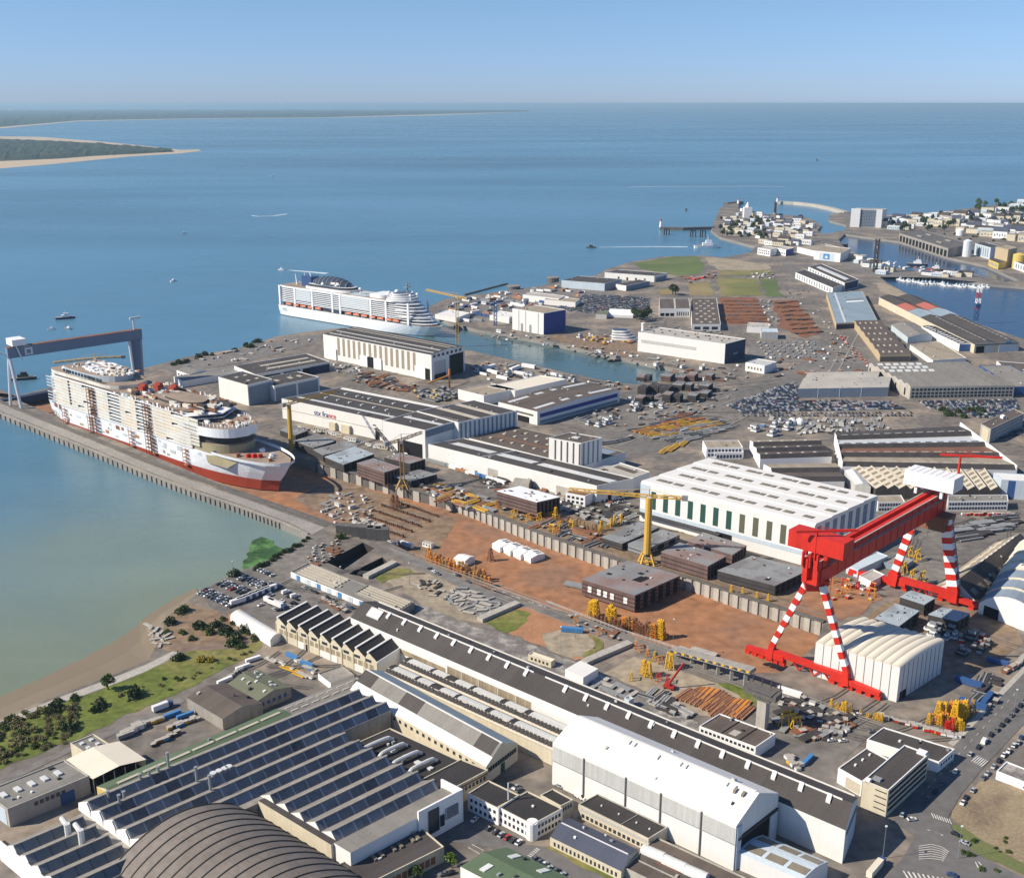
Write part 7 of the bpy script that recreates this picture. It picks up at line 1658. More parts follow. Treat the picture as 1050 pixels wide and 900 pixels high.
# ---------------------------------------------------------------- ship sections, trestles, containers, stock
yr = random.Random(17)
def section(lb, a, b_, c, z, hgt, side, top, zb=0.0, name='ship_section', holes=0, stand=1.2):
    """steel ship block: panelled sides, deck with hatches, standing on stools"""
    O, rot, T, L, W = quadframe(a, b_, c, z, None, zb); t = thing(name, lb, 'ship section', O, rot)
    hh = Hall(); hh.root, hh.T, hh.z, hh.zb = t, T, z, zb; hh.zr = lambda s, tt: z
    b = MB(); b.box(0, 1, 0, 1, zb + stand, z, T=lambda s, tt, zz: T(s, tt, zz)); b.build('shell', [side], t)
    b = MB(); b.box(-.004, 1.004, -.006, 1.006, z + .01, z + .35, T=lambda s, tt, zz: T(s, tt, zz)); b.build('deck', [top], t)
    nz = max(2, int((z - zb) / 3))
    for k in range(1, nz): fpanel(hh, 'f', 0, 1, zb + stand + (z - zb - stand) * k / nz, zb + stand + (z - zb - stand) * k / nz + .3, 'dark_steel', 'deck_edge', .5); fpanel(hh, 'r', 0, 1, zb + stand + (z - zb - stand) * k / nz, zb + stand + (z - zb - stand) * k / nz + .3, 'dark_steel', 'deck_edge', .5)
    n = max(3, int(L / 6))
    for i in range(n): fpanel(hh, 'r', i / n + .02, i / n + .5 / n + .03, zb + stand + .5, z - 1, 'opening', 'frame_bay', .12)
    for k in range(holes): s, tt = yr.uniform(.1, .8), yr.uniform(.1, .8); patch(hh, s, s + yr.uniform(.04, .1), tt, tt + yr.uniform(.05, .12), 'opening', 'hatch', .45)
    for k in range(6): s, tt = yr.uniform(.05, .9), yr.uniform(.05, .9); patch(hh, s, s + .03, tt, tt + .03, yr.choice(['rust', 'skylight', 'dark_steel']), 'deck_fitting', 1.0)
    for s in (.03, .5, .97):
        for tt in (.06, .94): b = MB(); q = T(s, tt, zb); b.box(q[0] - .7, q[0] + .7, q[1] - .7, q[1] + .7, 0, stand + .02); b.build('stool', ['rust'], t)
    return hh
h = section('largest rust purple ship section standing on the red dock floor', (597, 594), (651, 610.5), (644, 575), HT(649.5, 629, 611, FLOOR), 1, 'primer', 'primer_deck', FLOOR, holes=3)
patch(h, .58, .74, .42, .62, 'opening', 'hatch', .5)
for s in (.12, .3, .42, .55, .8): fpanel(h, 'f', s, s + .07, FLOOR + 5, FLOOR + 9, 'white_plain', 'sheeting', .5)
section('rust purple ship section with a diagonal deck mark behind the yellow tower crane', (678, 566), (726, 580.5), (697, 556.5), 10.5, 1, 'primer', 'primer_deck', holes=2)
section('rust brown ship section close to the green windowed hall', (706, 555), (751, 569), (721, 546), 8.5, 1, 'primer', 'primer_deck', holes=2)
section('grey rounded ship section nearest the red gantry crane', (736, 585), (795, 600.5), (771, 570), 7.5, 1, 'dark_steel', 'steel_deck', holes=1)
section('long grey ship section left of the yellow crane mast', (617, 551), (638, 557.5), (655, 535), 6, 1, 'dark_steel', 'steel_deck', holes=1)
section('grey ship section directly behind the yellow crane mast', (644, 557.5), (662, 563.5), (679, 543), 6, 1, 'steel_grey', 'steel_deck')
h = section('block with a white deck and brown panelled sides on stilts by the dock wall', (509.5, 503.5), (550.5, 515), (533, 498.5), 14, 1, 'primer', 'ship_white', stand=3, holes=5)
section('grey green ship section nearest the bow of the unfinished ship', (301.4, 452), (321, 459.5), (325, 445), 8, 1, 'dark_steel', 'steel_deck'); section('narrow grey ship section second from the bow', (321, 461), (331.5, 467), (356, 452), 7, 1, 'dark_steel', 'steel_deck')
section('pale blue decked ship section in the row by the bow', (333, 468.5), (352.5, 476.5), (364, 458), 7.5, 1, 'dark_steel', 'pale_steel_deck'); section('rust red ship section standing left of the ochre crane', (366, 475), (394, 484.5), (383, 470), 12, 1, 'primer', 'primer_deck')
section('dark ship section under the high bay doorway', (394, 469), (420.5, 475.5), (409.5, 464.5), 11, 1, 'dark_steel', 'primer_deck'); section('open framed grey ship section right of the ochre crane', (403, 488.5), (421, 493.5), (430, 481.5), 6, 1, 'dark_steel', 'steel_deck', holes=3)
section('low dark ship section behind the bow near the lettered hall', (287, 441), (303, 446.5), (300, 436), 6, 1, 'dark_steel', 'steel_deck')
section('large pale deck section beside the tent hall', (897, 634), (922, 642), (918, 619), 9, 1, 'dark_steel', 'pale_steel_deck', holes=2); section('pale steel deck section under the far gantry leg', (923, 612), (948, 620), (934, 605.5), 8, 1, 'dark_steel', 'pale_steel_deck'); section('pale steel deck section with hanging pipes right of the tent hall', (952, 630), (981, 637), (966, 622.5), 8, 1, 'dark_steel', 'pale_steel_deck', holes=1)
for i in range(18):
    x = 650 + (i % 6) * 14 + yr.uniform(-4, 4); y = 386 + (i // 6) * 9 + yr.uniform(-2, 2) - (x - 690) * .05
    w = yr.uniform(6, 11); section('dark rust ship section heaped at the end of the basin', (x, y), (x + w, y + w * .12), (x + w * .5, y - w * .38), yr.uniform(5, 9), 1, yr.choice(['primer', 'dark_steel', 'dark_steel']), yr.choice(['primer_deck', 'steel_deck', 'dark_steel']), holes=1).root.__setitem__('group', 'ship sections heaped at the basin end')

# prototypes
def proto(name, cat, build): t = thing(name, 'x', cat); build(t); return t
def p_container(m):
    def f(t):
        b = MB(); b.box(-6, 6, -1.25, 1.25, .15, 2.6); b.build('body', [m], t)
        for s in (-3, -1.5, 0, 1.5, 3, 4.5, -4.5): b = MB(); b.box(s - .1, s + .1, -1.31, 1.31, .2, 2.55); b.build('rib', [m], t)
        b = MB(); b.box(6.0, 6.08, -1.1, 1.1, .25, 2.5); b.build('door', ['steel_grey'], t); b = MB(); b.box(-5.8, 5.8, -1.1, 1.1, 0, .14); b.build('base_frame', ['dark_steel'], t)
    return f
def p_cabin(m):
    def f(t):
        b = MB(); b.box(-3.2, 3.2, -1.3, 1.3, .2, 2.9); b.build('body', [m], t); b = MB(); b.box(-3.4, 3.4, -1.45, 1.45, 2.9, 3.1); b.build('roof', ['concrete_light'], t)
        for x in (-2, 0, 2): b = MB(); b.box(x - .5, x + .5, -1.36, -1.2, 1.3, 2.3); b.build('window', ['glass'], t)
        b = MB(); b.box(-3, 3, -1.1, 1.1, 0, .19); b.build('base_frame', ['dark_steel'], t)
    return f
def p_crate(m):
    def f(t):
        b = MB(); b.box(-1.4, 1.4, -1, 1, .2, 1.6); b.build('body', [m], t); b = MB(); b.box(-1.5, 1.5, -1.1, 1.1, 1.6, 1.75); b.build('lid', ['concrete_light'], t); b = MB(); b.box(-1.3, 1.3, -.2, .2, 0, .19); b.build('skid', ['bark'], t)
    return f
def p_trestle(m):
    def f(t):
        b = MB()
        for x in (-1.6, 1.6):
            for y in (-1.6, 1.6): b.beam((x * 1.25, y * 1.25, 0), (x * .5, y * .5, 10), .45, .45)
        for k in range(4):
            z_ = 1.2 + k * 2.6; w = 2.0 - .75 * z_ / 10 * 1.6; w2 = 2.0 - .75 * (z_ + 2.4) / 10 * 1.6
            for s in (-1, 1): b.beam((-w, s * w, z_), (w2, s * w2, z_ + 2.4), .26, .26); b.beam((s * w, w, z_), (s * w2, -w2, z_ + 2.4), .26, .26); b.beam((-w, s * w, z_), (w, s * w, z_), .28, .28); b.beam((s * w, -w, z_), (s * w, w, z_), .28, .28)
        b.build('frame', [m], t); b = MB(); b.box(-1.2, 1.2, -1.2, 1.2, 10, 10.6); b.build('head_plate', [m], t)
    return f
def p_stack(m, m2, n=5, L=12):
    def f(t):
        for i in range(n):
            b = MB(); b.box(-L / 2 + yr.uniform(-.6, .6), L / 2 + yr.uniform(-.6, .6), -2.2 + i * .9, -1.5 + i * .9, .2, .75 + .3 * (i % 2)); b.build('beam', [m if i % 3 else m2], t)
        for x in (-L * .3, L * .3): b = MB(); b.box(x - .15, x + .15, -2.4, 2.2, 0, .19); b.build('bearer', ['bark'], t)
    return f
def p_plate(m):
    def f(t):
        for i in range(3): b = MB(); e = yr.uniform(-.4, .4); b.box(-5 + e, 5 + e, -1.6 + e * .3, 1.6, .2 + i * .28, .42 + i * .28); b.build('plate', [m], t)
        for x in (-3, 3): b = MB(); b.box(x - .15, x + .15, -1.8, 1.8, 0, .19); b.build('bearer', ['bark'], t)
    return f
def p_drum(m):
    def f(t):
        b = MB(); b.tube((0, -.5, 1.1), (0, .5, 1.1), .7, n=10); b.build('core', ['bark'], t)
        for y in (-.6, .6): b = MB(); b.tube((0, y - .08, 1.1), (0, y + .08, 1.1), 1.1, n=12); b.build('flange', [m], t)
    return f
def p_frame(m):
    def f(t):
        for s in (-1, 1):
            b = MB(); b.beam((s * 2, -1.2, 0), (s * 1.4, 0, 5), .35, .35); b.beam((s * 2, 1.2, 0), (s * 1.4, 0, 5), .35, .35); b.beam((s * 2, -1.2, .4), (s * 2, 1.2, .4), .3, .3); b.build('leg_frame', [m], t)
        b = MB(); b.beam((-2.4, 0, 5), (2.4, 0, 5), .6, .6); b.build('cross_beam', [m], t)
    return f
def p_block(m):
    def f(t):
        b = MB(); b.box(-.9, .9, -.7, .7, 0, 1.1); b.build('base_block', [m], t); b = MB(); b.box(-.7, .7, -.5, .5, 1.1, 1.7); b.build('cap_block', ['dark_steel'], t)
    return f
def p_assembly(m):
    def f(t):
        for k in range(4): b = MB(); b.box(-3 + k * .7, 3 - k * .3, -2 + k * .3, 2 - k * .4, .3 + k * 1.1, 1.2 + k * 1.1); b.build('panel', [m if k % 2 == 0 else 'steel_grey'], t)
        for x in (-2, 2):
            for y in (-1.5, 1.5): b = MB(); b.box(x - .2, x + .2, y - .2, y + .2, 0, 3.4); b.build('post', ['dark_steel'], t)
    return f
PR = {}
for nm, cat, key, f in (
    ('container', 'container', 'container_white', p_container('white_plain')), ('container', 'container', 'container_blue', p_container('bright_blue')), ('container', 'container', 'container_rust', p_container('rust_light')), ('container', 'container', 'container_grey', p_container('steel_grey')), ('container', 'container', 'container_navy', p_container('royal_blue')), ('container', 'container', 'container_teal', p_container('teal')),
    ('site_cabin', 'cabin', 'cabin_white', p_cabin('white_plain')), ('site_cabin', 'cabin', 'cabin_cream', p_cabin('cream')),
    ('crate', 'crate', 'crate_white', p_crate('white_plain')), ('crate', 'crate', 'crate_grey', p_crate('steel_grey')), ('crate', 'crate', 'crate_rust', p_crate('rust')), ('crate', 'crate', 'crate_yellow', p_crate('yellow')), ('crate', 'crate', 'crate_blue', p_crate('bright_blue')), ('crate', 'crate', 'crate_dark', p_crate('dark_steel')), ('crate', 'crate', 'crate_red', p_crate('crane_red')),
    ('trestle', 'trestle', 'trestle_yellow', p_trestle('yellow')), ('trestle', 'trestle', 'trestle_orange', p_trestle('orange')), ('trestle', 'trestle', 'trestle_ochre', p_trestle('ochre')), ('trestle', 'trestle', 'trestle_red', p_trestle('crane_red')), ('trestle', 'trestle', 'trestle_rust', p_trestle('rust')),
    ('beam_stack', 'stack', 'beams_rust', p_stack('rust', 'rust_light')), ('beam_stack', 'stack', 'beams_orange', p_stack('orange', 'rust_light')), ('beam_stack', 'stack', 'beams_ochre', p_stack('ochre', 'yellow')), ('beam_stack', 'stack', 'beams_grey', p_stack('steel_grey', 'concrete_light')), ('beam_stack', 'stack', 'beams_dark', p_stack('dark_steel', 'steel_grey')),
    ('plate_stack', 'stack', 'plates_dark', p_plate('dark_steel')), ('plate_stack', 'stack', 'plates_rust', p_plate('rust')), ('plate_stack', 'stack', 'plates_grey', p_plate('steel_deck')), ('plate_stack', 'stack', 'plates_stone', p_plate('concrete_light')),
    ('cable_drum', 'drum', 'drum', p_drum('concrete_light')), ('jig_frame', 'jig', 'jig_yellow', p_frame('yellow')), ('jig_frame', 'jig', 'jig_red', p_frame('crane_red')), ('jig_frame', 'jig', 'jig_orange', p_frame('orange')),
    ('keel_block', 'keel block', 'keel', p_block('rust')), ('steel_assembly', 'assembly', 'assembly_white', p_assembly('ship_white')), ('steel_assembly', 'assembly', 'assembly_dark', p_assembly('dark_steel'))): PR[key] = proto(nm, cat, f)
DESC = {'container': '%s shipping container', 'cabin': '%s site cabin', 'crate': '%s crate', 'trestle': '%s lattice trestle', 'beams': 'stack of %s steel beams', 'plates': 'stack of %s plates', 'drum': 'pale cable drum', 'jig': '%s steel jig frame', 'keel': 'rusty keel block', 'assembly': '%s steel assembly'}
def joined(t):
    b = MB(); mats = []
    for o in t.children:
        me = o.data; n = len(b.v); b.v += [tuple(o.matrix_basis @ v.co) for v in me.vertices]; mm = [x.name for x in me.materials]
        for pl in me.polygons:
            k = mm[pl.material_index]
            if k not in mats: mats.append(k)
            b.f.append(tuple(n + i for i in pl.vertices)); b.mi.append(mats.index(k))
    return b, mats
FAR = {k: joined(t) for k, t in PR.items()}; FARM = {}
FC = MB(); FCM = []
BIG = []
def put(key, x, y, an, s, where, z=0.0, zp=0.0):
    p = P(x, y, zp); p.z = zp + .08 if zp else z + .32
    k = key.split('_'); d = DESC[k[0]]; d = d % k[1] if '%s' in d else d
    if k[0] == 'container':
        if any((p - q).length < 7.5 * s for q in BIG): return None
        BIG.append(p)
    if k[0] in ('crate', 'plates') and y < 505:          # far yards: hundreds of small pieces nobody could count
        fb, fm = FAR[key]; n = len(FC.v); R_ = Matrix.Translation(p) @ Matrix.Rotation(rad(an), 4, 'Z') @ Matrix.Scale(s, 4)
        FC.v += [tuple(R_ @ Vector(v)) for v in fb.v]
        for f, mi in zip(fb.f, fb.mi):
            if fm[mi] not in FCM: FCM.append(fm[mi])
            FC.f.append(tuple(n + i for i in f)); FC.mi.append(FCM.index(fm[mi]))
        return None
    if y < 505:                                          # too small in view to show parts
        if key not in FARM: fb, fm = FAR[key]; FARM[key] = fb.mesh(PR[key].name.split('.')[0], fm)
        o = bpy.data.objects.new(PR[key].name.split('.')[0], FARM[key]); COL.objects.link(o); o.location = p; o.rotation_euler = (0, 0, rad(an)); o.scale = (s, s, s)
        return tag(o, d + ' ' + where, PR[key]['category'], d.replace('stack of', 'stacks of') + ' pieces ' + where)
    return dup(PR[key], p, rad(an), s, d + ' ' + where, d.replace('stack of', 'stacks of') + ' pieces ' + where)
def inside(poly, x, y):
    ins = False
    for i in range(len(poly)):
        (x0, y0), (x1, y1) = poly[i], poly[i - 1]
        if (y0 > y) != (y1 > y) and x < (x1 - x0) * (y - y0) / (y1 - y0) + x0: ins = not ins
    return ins
def scatter(poly, n, keys, where, smin=.8, smax=1.3, ang=(-40, 50), zp=0.0, jit=8):
    xs = [p[0] for p in poly]; ys = [p[1] for p in poly]; got = []; k = 0
    while len(got) < n and k < n * 40:
        k += 1; x, y = yr.uniform(min(xs), max(xs)), yr.uniform(min(ys), max(ys))
        if not inside(poly, x, y): continue
        p = P(x, y, zp)
        if any((p - q).length < 4.2 for q in got): continue
        got.append(p); put(yr.choice(keys), x, y, yr.choice(ang) + yr.uniform(-jit, jit), yr.uniform(smin, smax), where, zp=zp)
def row(key, a, b_, n, an, where, s=1.0, zp=0.0, j=.6, smin=None):
    for i in range(n):
        t = (i + .5) / n; k = key if isinstance(key, str) else yr.choice(key)
        put(k, a[0] + (b_[0] - a[0]) * t + yr.uniform(-j, j), a[1] + (b_[1] - a[1]) * t + yr.uniform(-j, j) * .5, an + yr.uniform(-5, 5), s * yr.uniform(.8, 1.15), where, zp=zp)
# dock floor
for r_ in range(5): row('keel', (364 + r_ * 9, 531 - r_ * 5.2 + 3), (414 + r_ * 9, 548 - r_ * 5.2 + 3), 24, 50, 'in rows on the dock floor', 1.0, FLOOR, .25)
scatter([(325, 520), (352, 502), (372, 508), (390, 520), (365, 545), (345, 540)], 52, ['crate_white', 'crate_white', 'crate_grey', 'crate_rust', 'cabin_white', 'plates_grey', 'drum'], 'on the dock floor before the bow', .5, 1.0, zp=FLOOR)
scatter([(395, 545), (372, 552), (365, 540), (380, 535)], 14, ['crate_white', 'plates_stone', 'crate_grey'], 'by the parapet on the dock floor', 1, 1.8, zp=FLOOR)
row(['trestle_orange', 'trestle_orange', 'trestle_ochre', 'trestle_rust'], (437, 573), (500, 597), 20, 50, 'in the orange row at the dock edge', .72, FLOOR + 0, 1.6); row(['trestle_orange', 'trestle_ochre'], (440, 577), (503, 603), 16, 50, 'in the orange row at the dock edge', .6, FLOOR, 1.6)
row('trestle_yellow', (604, 631), (612, 634), 4, 50, 'left of the largest ship section', 1.05, FLOOR, .8); row('trestle_yellow', (622, 637), (631, 640), 4, 50, 'in front of the largest ship section', 1.0, FLOOR, .8)
row(['trestle_ochre', 'trestle_rust', 'trestle_orange'], (637, 643), (672, 655), 12, 50, 'in the dull row before the largest ship section', .8, FLOOR, 1.2); row('trestle_yellow', (675, 654), (679, 655), 2, 50, 'standing alone on the red dock floor', 1.05, FLOOR, .3)
row(['trestle_rust', 'trestle_ochre'], (604, 637), (640, 650), 9, 50, 'in the dull row before the largest ship section', .7, FLOOR, 1.2)
row(['crate_dark', 'crate_rust', 'crate_grey', 'drum'], (505, 606), (560, 624), 22, 50, 'along the near edge of the dock', .9, FLOOR, 1.6); scatter([(700, 672), (730, 680), (722, 668), (705, 664)], 5, ['crate_rust', 'plates_stone'], 'alone on the red dock floor', 1, 1.6, zp=FLOOR)
put('plates_grey', 592, 602, -30, 1.9, 'left of the largest ship section', zp=FLOOR); put('trestle_rust', 503, 575, 40, .9, 'beside the white tents on the dock floor', zp=FLOOR); put('trestle_rust', 407, 521, 40, 1.0, 'beside the ochre crane at the dock wall', zp=FLOOR); put('trestle_rust', 403, 519, 30, .9, 'beside the ochre crane at the dock wall', zp=FLOOR)
# white tents and trucks on the dock floor
def tent(a, b_, c, z, lb):
    h = hall('white_tent', lb, 'tent', a, b_, c, FLOOR + z, 'canvas_white', 'canvas_white', gable(1.4), zb=FLOOR); return h
tent((465, 572), (477, 575), (475, 567.5), 4.5, 'largest square white tent on the red dock floor')
for i, (x, y) in enumerate(((504.5, 557), (515, 560.5), (525.5, 564.5), (536, 568))):
    h = hall('white_hut', ['leftmost', 'second from left', 'third from left', 'rightmost'][i] + ' of the four white huts with dark roof slots on the dock floor', 'hut', (x, y), (x + 8.2, y + 4.6), (x + 14.5, y - 5), FLOOR + 4, 'canvas_white', 'canvas_white', gable(1.2), zb=FLOOR)
    patch(h, .3, .42, .55, .9, 'opening', 'roof_slot', .2); patch(h, .62, .74, .55, .9, 'opening', 'roof_slot', .2)
def truck(x, y, an, lb, m='vehicle_white', zp=0.0, L=11):
    p = P(x, y, zp); t = thing('truck', lb, 'truck', p, rad(an)); b = MB(); b.box(-L / 2, L / 2 - 2.6, -1.25, 1.25, 1.0, 3.9); b.build('trailer', [m], t); b = MB(); b.box(L / 2 - 2.4, L / 2, -1.2, 1.2, .6, 3.1); b.build('cab', ['vehicle_blue'], t); b = MB(); b.box(L / 2 - .3, L / 2 + .05, -1.05, 1.05, 1.8, 2.8); b.build('window', ['glass'], t)
    w = MB(); w.tube((0, -.15, 0), (0, .15, 0), .5, n=8); me = w.mesh('wheel', ['tyre'])
    for q in (-L * .38, -L * .27, L * .36):
        for y_ in (-1.1, 1.1): o = bpy.data.objects.new('wheel', me); COL.objects.link(o); o.parent = t; o.location = (q, y_, .5)
truck(416, 560.5, 140, 'white truck with a blue cab on the dock floor', zp=FLOOR, L=15); put('cabin_white', 439, 561, -35, 1.3, 'alone on the dock floor right of the truck', zp=FLOOR)
for i in range(6): truck(246 + i * 6.4, 618.5 - i * 2.6, 42, 'long white trailer in the line across the riverside car park', L=13)
for o in [o for o in COL.objects if o.name.startswith('truck') and o.get('label', '').startswith('long white trailer')]: o['group'] = 'trailers across the riverside car park'
truck(284, 622, -38, 'white truck parked nearest the cream sawtooth workshop', L=16); truck(278, 619, -38, 'white truck beside the one nearest the cream workshop', L=12)
h = hall('long_white_shed', 'long low white shed with an orange end beside the riverside car park', 'shed', (236, 631), (277, 656), (247, 625), 4.5, 'white_plain', 'white_roof', segarch(1.5, 6)); fpanel(h, 'l', 0, 1, 0, 5, 'orange', 'end_tarpaulin', 1.2)
# plots behind the long hall
h = hall('white_block', 'flat white windowless block behind the long dark hall', 'block', (579.5, 686), (598, 694.5), (595, 677), 6.2, 'white_plain', 'white_roof', par=0)
h = hall('portable_building', 'cream portable building with dark windows behind the long dark hall', 'building', (541.5, 670.5), (565, 678.5), (546, 667.5), 4, 'cream', 'tarp_beige'); wins(h, 'f', 5, 1.2, 2.8, .08, .92, .5)
put('container_blue', 586.5, 648, -10, 1.1, 'on the sandy plot'); b_ = hall('grey_kiosk', 'small grey kiosk box behind the long dark hall', 'kiosk', (640, 715), (645, 718), (645, 712.5), 5, 'pale_blue', 'concrete_light'); 
row(['beams_rust', 'beams_rust', 'beams_orange'], (700, 712), (740, 727), 9, 50, 'in the storage plot', 1.1, 0, 1); row(['beams_rust', 'beams_orange', 'beams_dark'], (712, 708), (762, 726), 11, 50, 'in the storage plot', 1.1, 0, 1); row(['beams_rust', 'beams_orange'], (735, 729), (765, 731), 6, 50, 'in the storage plot', 1.1, 0, 1)
for x, y, k in ((647, 697, 'jig_yellow'), (660, 692, 'trestle_yellow'), (665, 694, 'trestle_yellow'), (685, 684, 'trestle_yellow'), (688, 686, 'trestle_yellow'), (675, 698, 'jig_red'), (671, 676, 'jig_yellow'), (658, 668, 'jig_orange'), (677, 680, 'jig_orange'), (664, 672, 'jig_orange'), (652, 664, 'jig_orange'), (684, 700, 'jig_red')): put(k, x, y, yr.uniform(0, 90), .85, 'on the sandy storage plot')
t = thing('mobile_crane', 'small dark red mobile crane with its boom raised on the storage plot', 'crane', P(686, 706), rad(-30)); b = MB(); b.box(-3, 3, -1.3, 1.3, .8, 2.4); b.box(-1.6, .8, -1.2, 1.2, 2.41, 4); b.build('body', ['vehicle_red'], t); b = MB(); b.beam((0, 0, 3.5), (6, 5, 15), .9, .9); b.build('boom', ['vehicle_red'], t); b = MB()
for x in (-2, 2): b.tube((x, -1.5, .6), (x, 1.5, .6), .6, n=8)
b.build('axle_wheels', ['tyre'], t)
scatter([(655, 715), (668, 708), (700, 725), (710, 738), (690, 735)], 26, ['plates_dark', 'beams_grey', 'beams_dark', 'crate_grey'], 'in the dark scrap strip behind the long hall', .8, 1.2); scatter([(600, 700), (615, 695), (655, 712), (640, 716)], 22, ['plates_stone', 'plates_grey'], 'in the paved strip behind the long hall', .7, 1.1)
scatter([(452, 612), (470, 602), (500, 612), (513, 622), (497, 632), (480, 630)], 46, ['plates_stone', 'plates_stone', 'crate_grey', 'plates_grey'], 'in the rubble plot', .5, .9, jit=40); scatter([(425, 600), (445, 594), (455, 606), (445, 612)], 14, ['plates_dark', 'crate_rust', 'plates_stone'], 'in the sandy pit', .5, .9, jit=40)
scatter([(575, 632), (600, 648), (640, 658), (630, 650), (590, 634)], 14, ['crate_rust', 'plates_rust', 'jig_orange'], 'beside the dockside road', .6, 1)
# steel yard by the street office
row('plates_dark', (804, 730), (836, 733), 8, 20, 'in the steel yard', 1.4, 0, 1); row(['plates_dark', 'plates_grey'], (800, 738), (850, 741), 11, 25, 'in the steel yard', 1.4, 0, 1.4); row(['plates_dark', 'plates_rust'], (822, 750), (868, 738), 12, 30, 'in the steel yard', 1.3, 0, 1.2); row(['plates_rust', 'plates_grey', 'plates_dark'], (830, 756), (872, 746), 10, 35, 'in the steel yard', 1.2, 0, 1.2)
scatter([(798, 718), (825, 716), (850, 730), (872, 742), (866, 756), (835, 760), (800, 745)], 46, ['crate_dark', 'plates_dark', 'crate_rust', 'crate_grey', 'plates_grey', 'crate_white', 'drum'], 'in the steel yard', .7, 1.2, jit=30)
for x, y, k in ((806, 741, 'jig_yellow'), (811, 744, 'jig_yellow'), (816, 747, 'jig_yellow'), (804, 745, 'jig_yellow'), (823, 752, 'crate_red')): put(k, x, y, 20, 1.3, 'in the steel yard')
for x, y in ((828, 781), (836, 783)): put('container_blue', x, y, 50, .8, 'by the end of the long hall')
row(['crate_white', 'drum', 'crate_yellow', 'crate_white'], (806, 777), (822, 790), 14, 20, 'by the end of the long hall', 1, 0, 3)
row(['container_white'], (808, 712), (812, 712.5), 1, -35, 'under the gantry sill beam', 1); row(['trestle_yellow', 'trestle_ochre', 'crate_yellow', 'jig_yellow'], (850, 724), (905, 740), 14, 50, 'under the near gantry bogies', .5, 0, 2)
# yellow frames right of the tent hall
row('trestle_yellow', (975, 741), (990, 736), 5, 50, 'in the yellow cluster by the street', .95, 0, 2.5); row(['trestle_ochre', 'trestle_orange', 'trestle_yellow'], (958, 738), (996, 733), 10, 50, 'in the yellow cluster by the street', .8, 0, 3); row(['trestle_yellow', 'trestle_orange'], (950, 741), (985, 745), 9, 50, 'in the yellow cluster by the street', .55, 0, 2); row('trestle_red', (968, 748), (976, 749), 4, 50, 'in front of the yellow cluster', .55, 0, .5); row('trestle_yellow', (980, 748), (988, 749), 4, 50, 'in front of the yellow cluster', .5, 0, .5)
row(['crate_yellow', 'crate_red', 'crate_grey', 'crate_dark', 'crate_white'], (900, 735), (982, 757), 26, -20, 'along the strip beside the brown roofed office', 1, 0, 2); row(['crate_red', 'crate_yellow'], (955, 750), (966, 754), 4, -20, 'along the strip beside the brown roofed office', 1.3, 0, 1)
scatter([(985, 700), (1010, 690), (1040, 700), (1020, 722), (1000, 735)], 14, ['plates_dark', 'crate_dark', 'beams_dark', 'container_navy'], 'in the shade right of the tent hall', .9, 1.3)
row(['plates_stone', 'crate_white', 'crate_rust', 'plates_rust'], (1030, 690), (1056, 672), 12, 40, 'on the corner lot at the right edge', 1.2, 0, 2); row('container_navy', (1020, 681), (1032, 678), 2, -30, 'at the shaded right edge', 1.1, 0, .5)
scatter([(985, 655), (1000, 648), (1018, 662), (1005, 672), (985, 672)], 16, ['crate_red', 'crate_grey', 'crate_rust', 'assembly_dark', 'crate_white'], 'on the crane apron', .8, 1.3); scatter([(950, 646), (975, 640), (985, 652), (962, 660)], 12, ['assembly_white', 'assembly_white', 'assembly_dark', 'crate_white'], 'in the pipe heap right of the tent hall', .9, 1.4)
scatter([(830, 600), (870, 590), (905, 600), (900, 618), (860, 620)], 18, ['crate_yellow', 'crate_red', 'jig_red', 'jig_orange', 'crate_rust'], 'between the two gantry legs', .7, 1.1); row(['crate_red', 'crate_white', 'jig_red', 'crate_red'], (868, 600), (896, 606), 14, 30, 'beside the white cabin between the gantry legs', .9, 0, 2.4)
for x, y in ((926, 588), (932, 572), (945, 598), (940, 575), (935, 596), (918, 596)): put('jig_yellow', x, y, 45, 1.5, 'in the yard behind the red girder')
h = hall('crane_cabin', 'white flat roofed cabin below the red girder', 'cabin', (881, 590), (893, 596), (895, 583), 6, 'white_plain', 'concrete_light'); h = hall('long_blue_shed', 'pale blue low shed half hidden behind the red girder', 'shed', (868, 579), (880, 584), (899, 565), 6, 'pale_blue', 'pale_blue'); h = hall('grey_hut_roof', 'grey roofed shed in the yard behind the red girder', 'shed', (906, 576), (925, 582), (918, 568), 4, 'blue_grey', 'concrete')
# rubber tracks of plates right yard
row(['plates_dark', 'plates_grey', 'beams_dark'], (985, 545), (1030, 531), 14, 15, 'in the open yard below the window office', 1.7, 0, 2); row(['beams_dark', 'plates_dark', 'plates_grey'], (990, 553), (1040, 537), 14, 15, 'in the open yard below the window office', 1.7, 0, 2)
row(['crate_red', 'crate_white', 'crate_red'], (985, 528), (1040, 528), 12, 10, 'before the window office', 1.1, 0, 1.5)
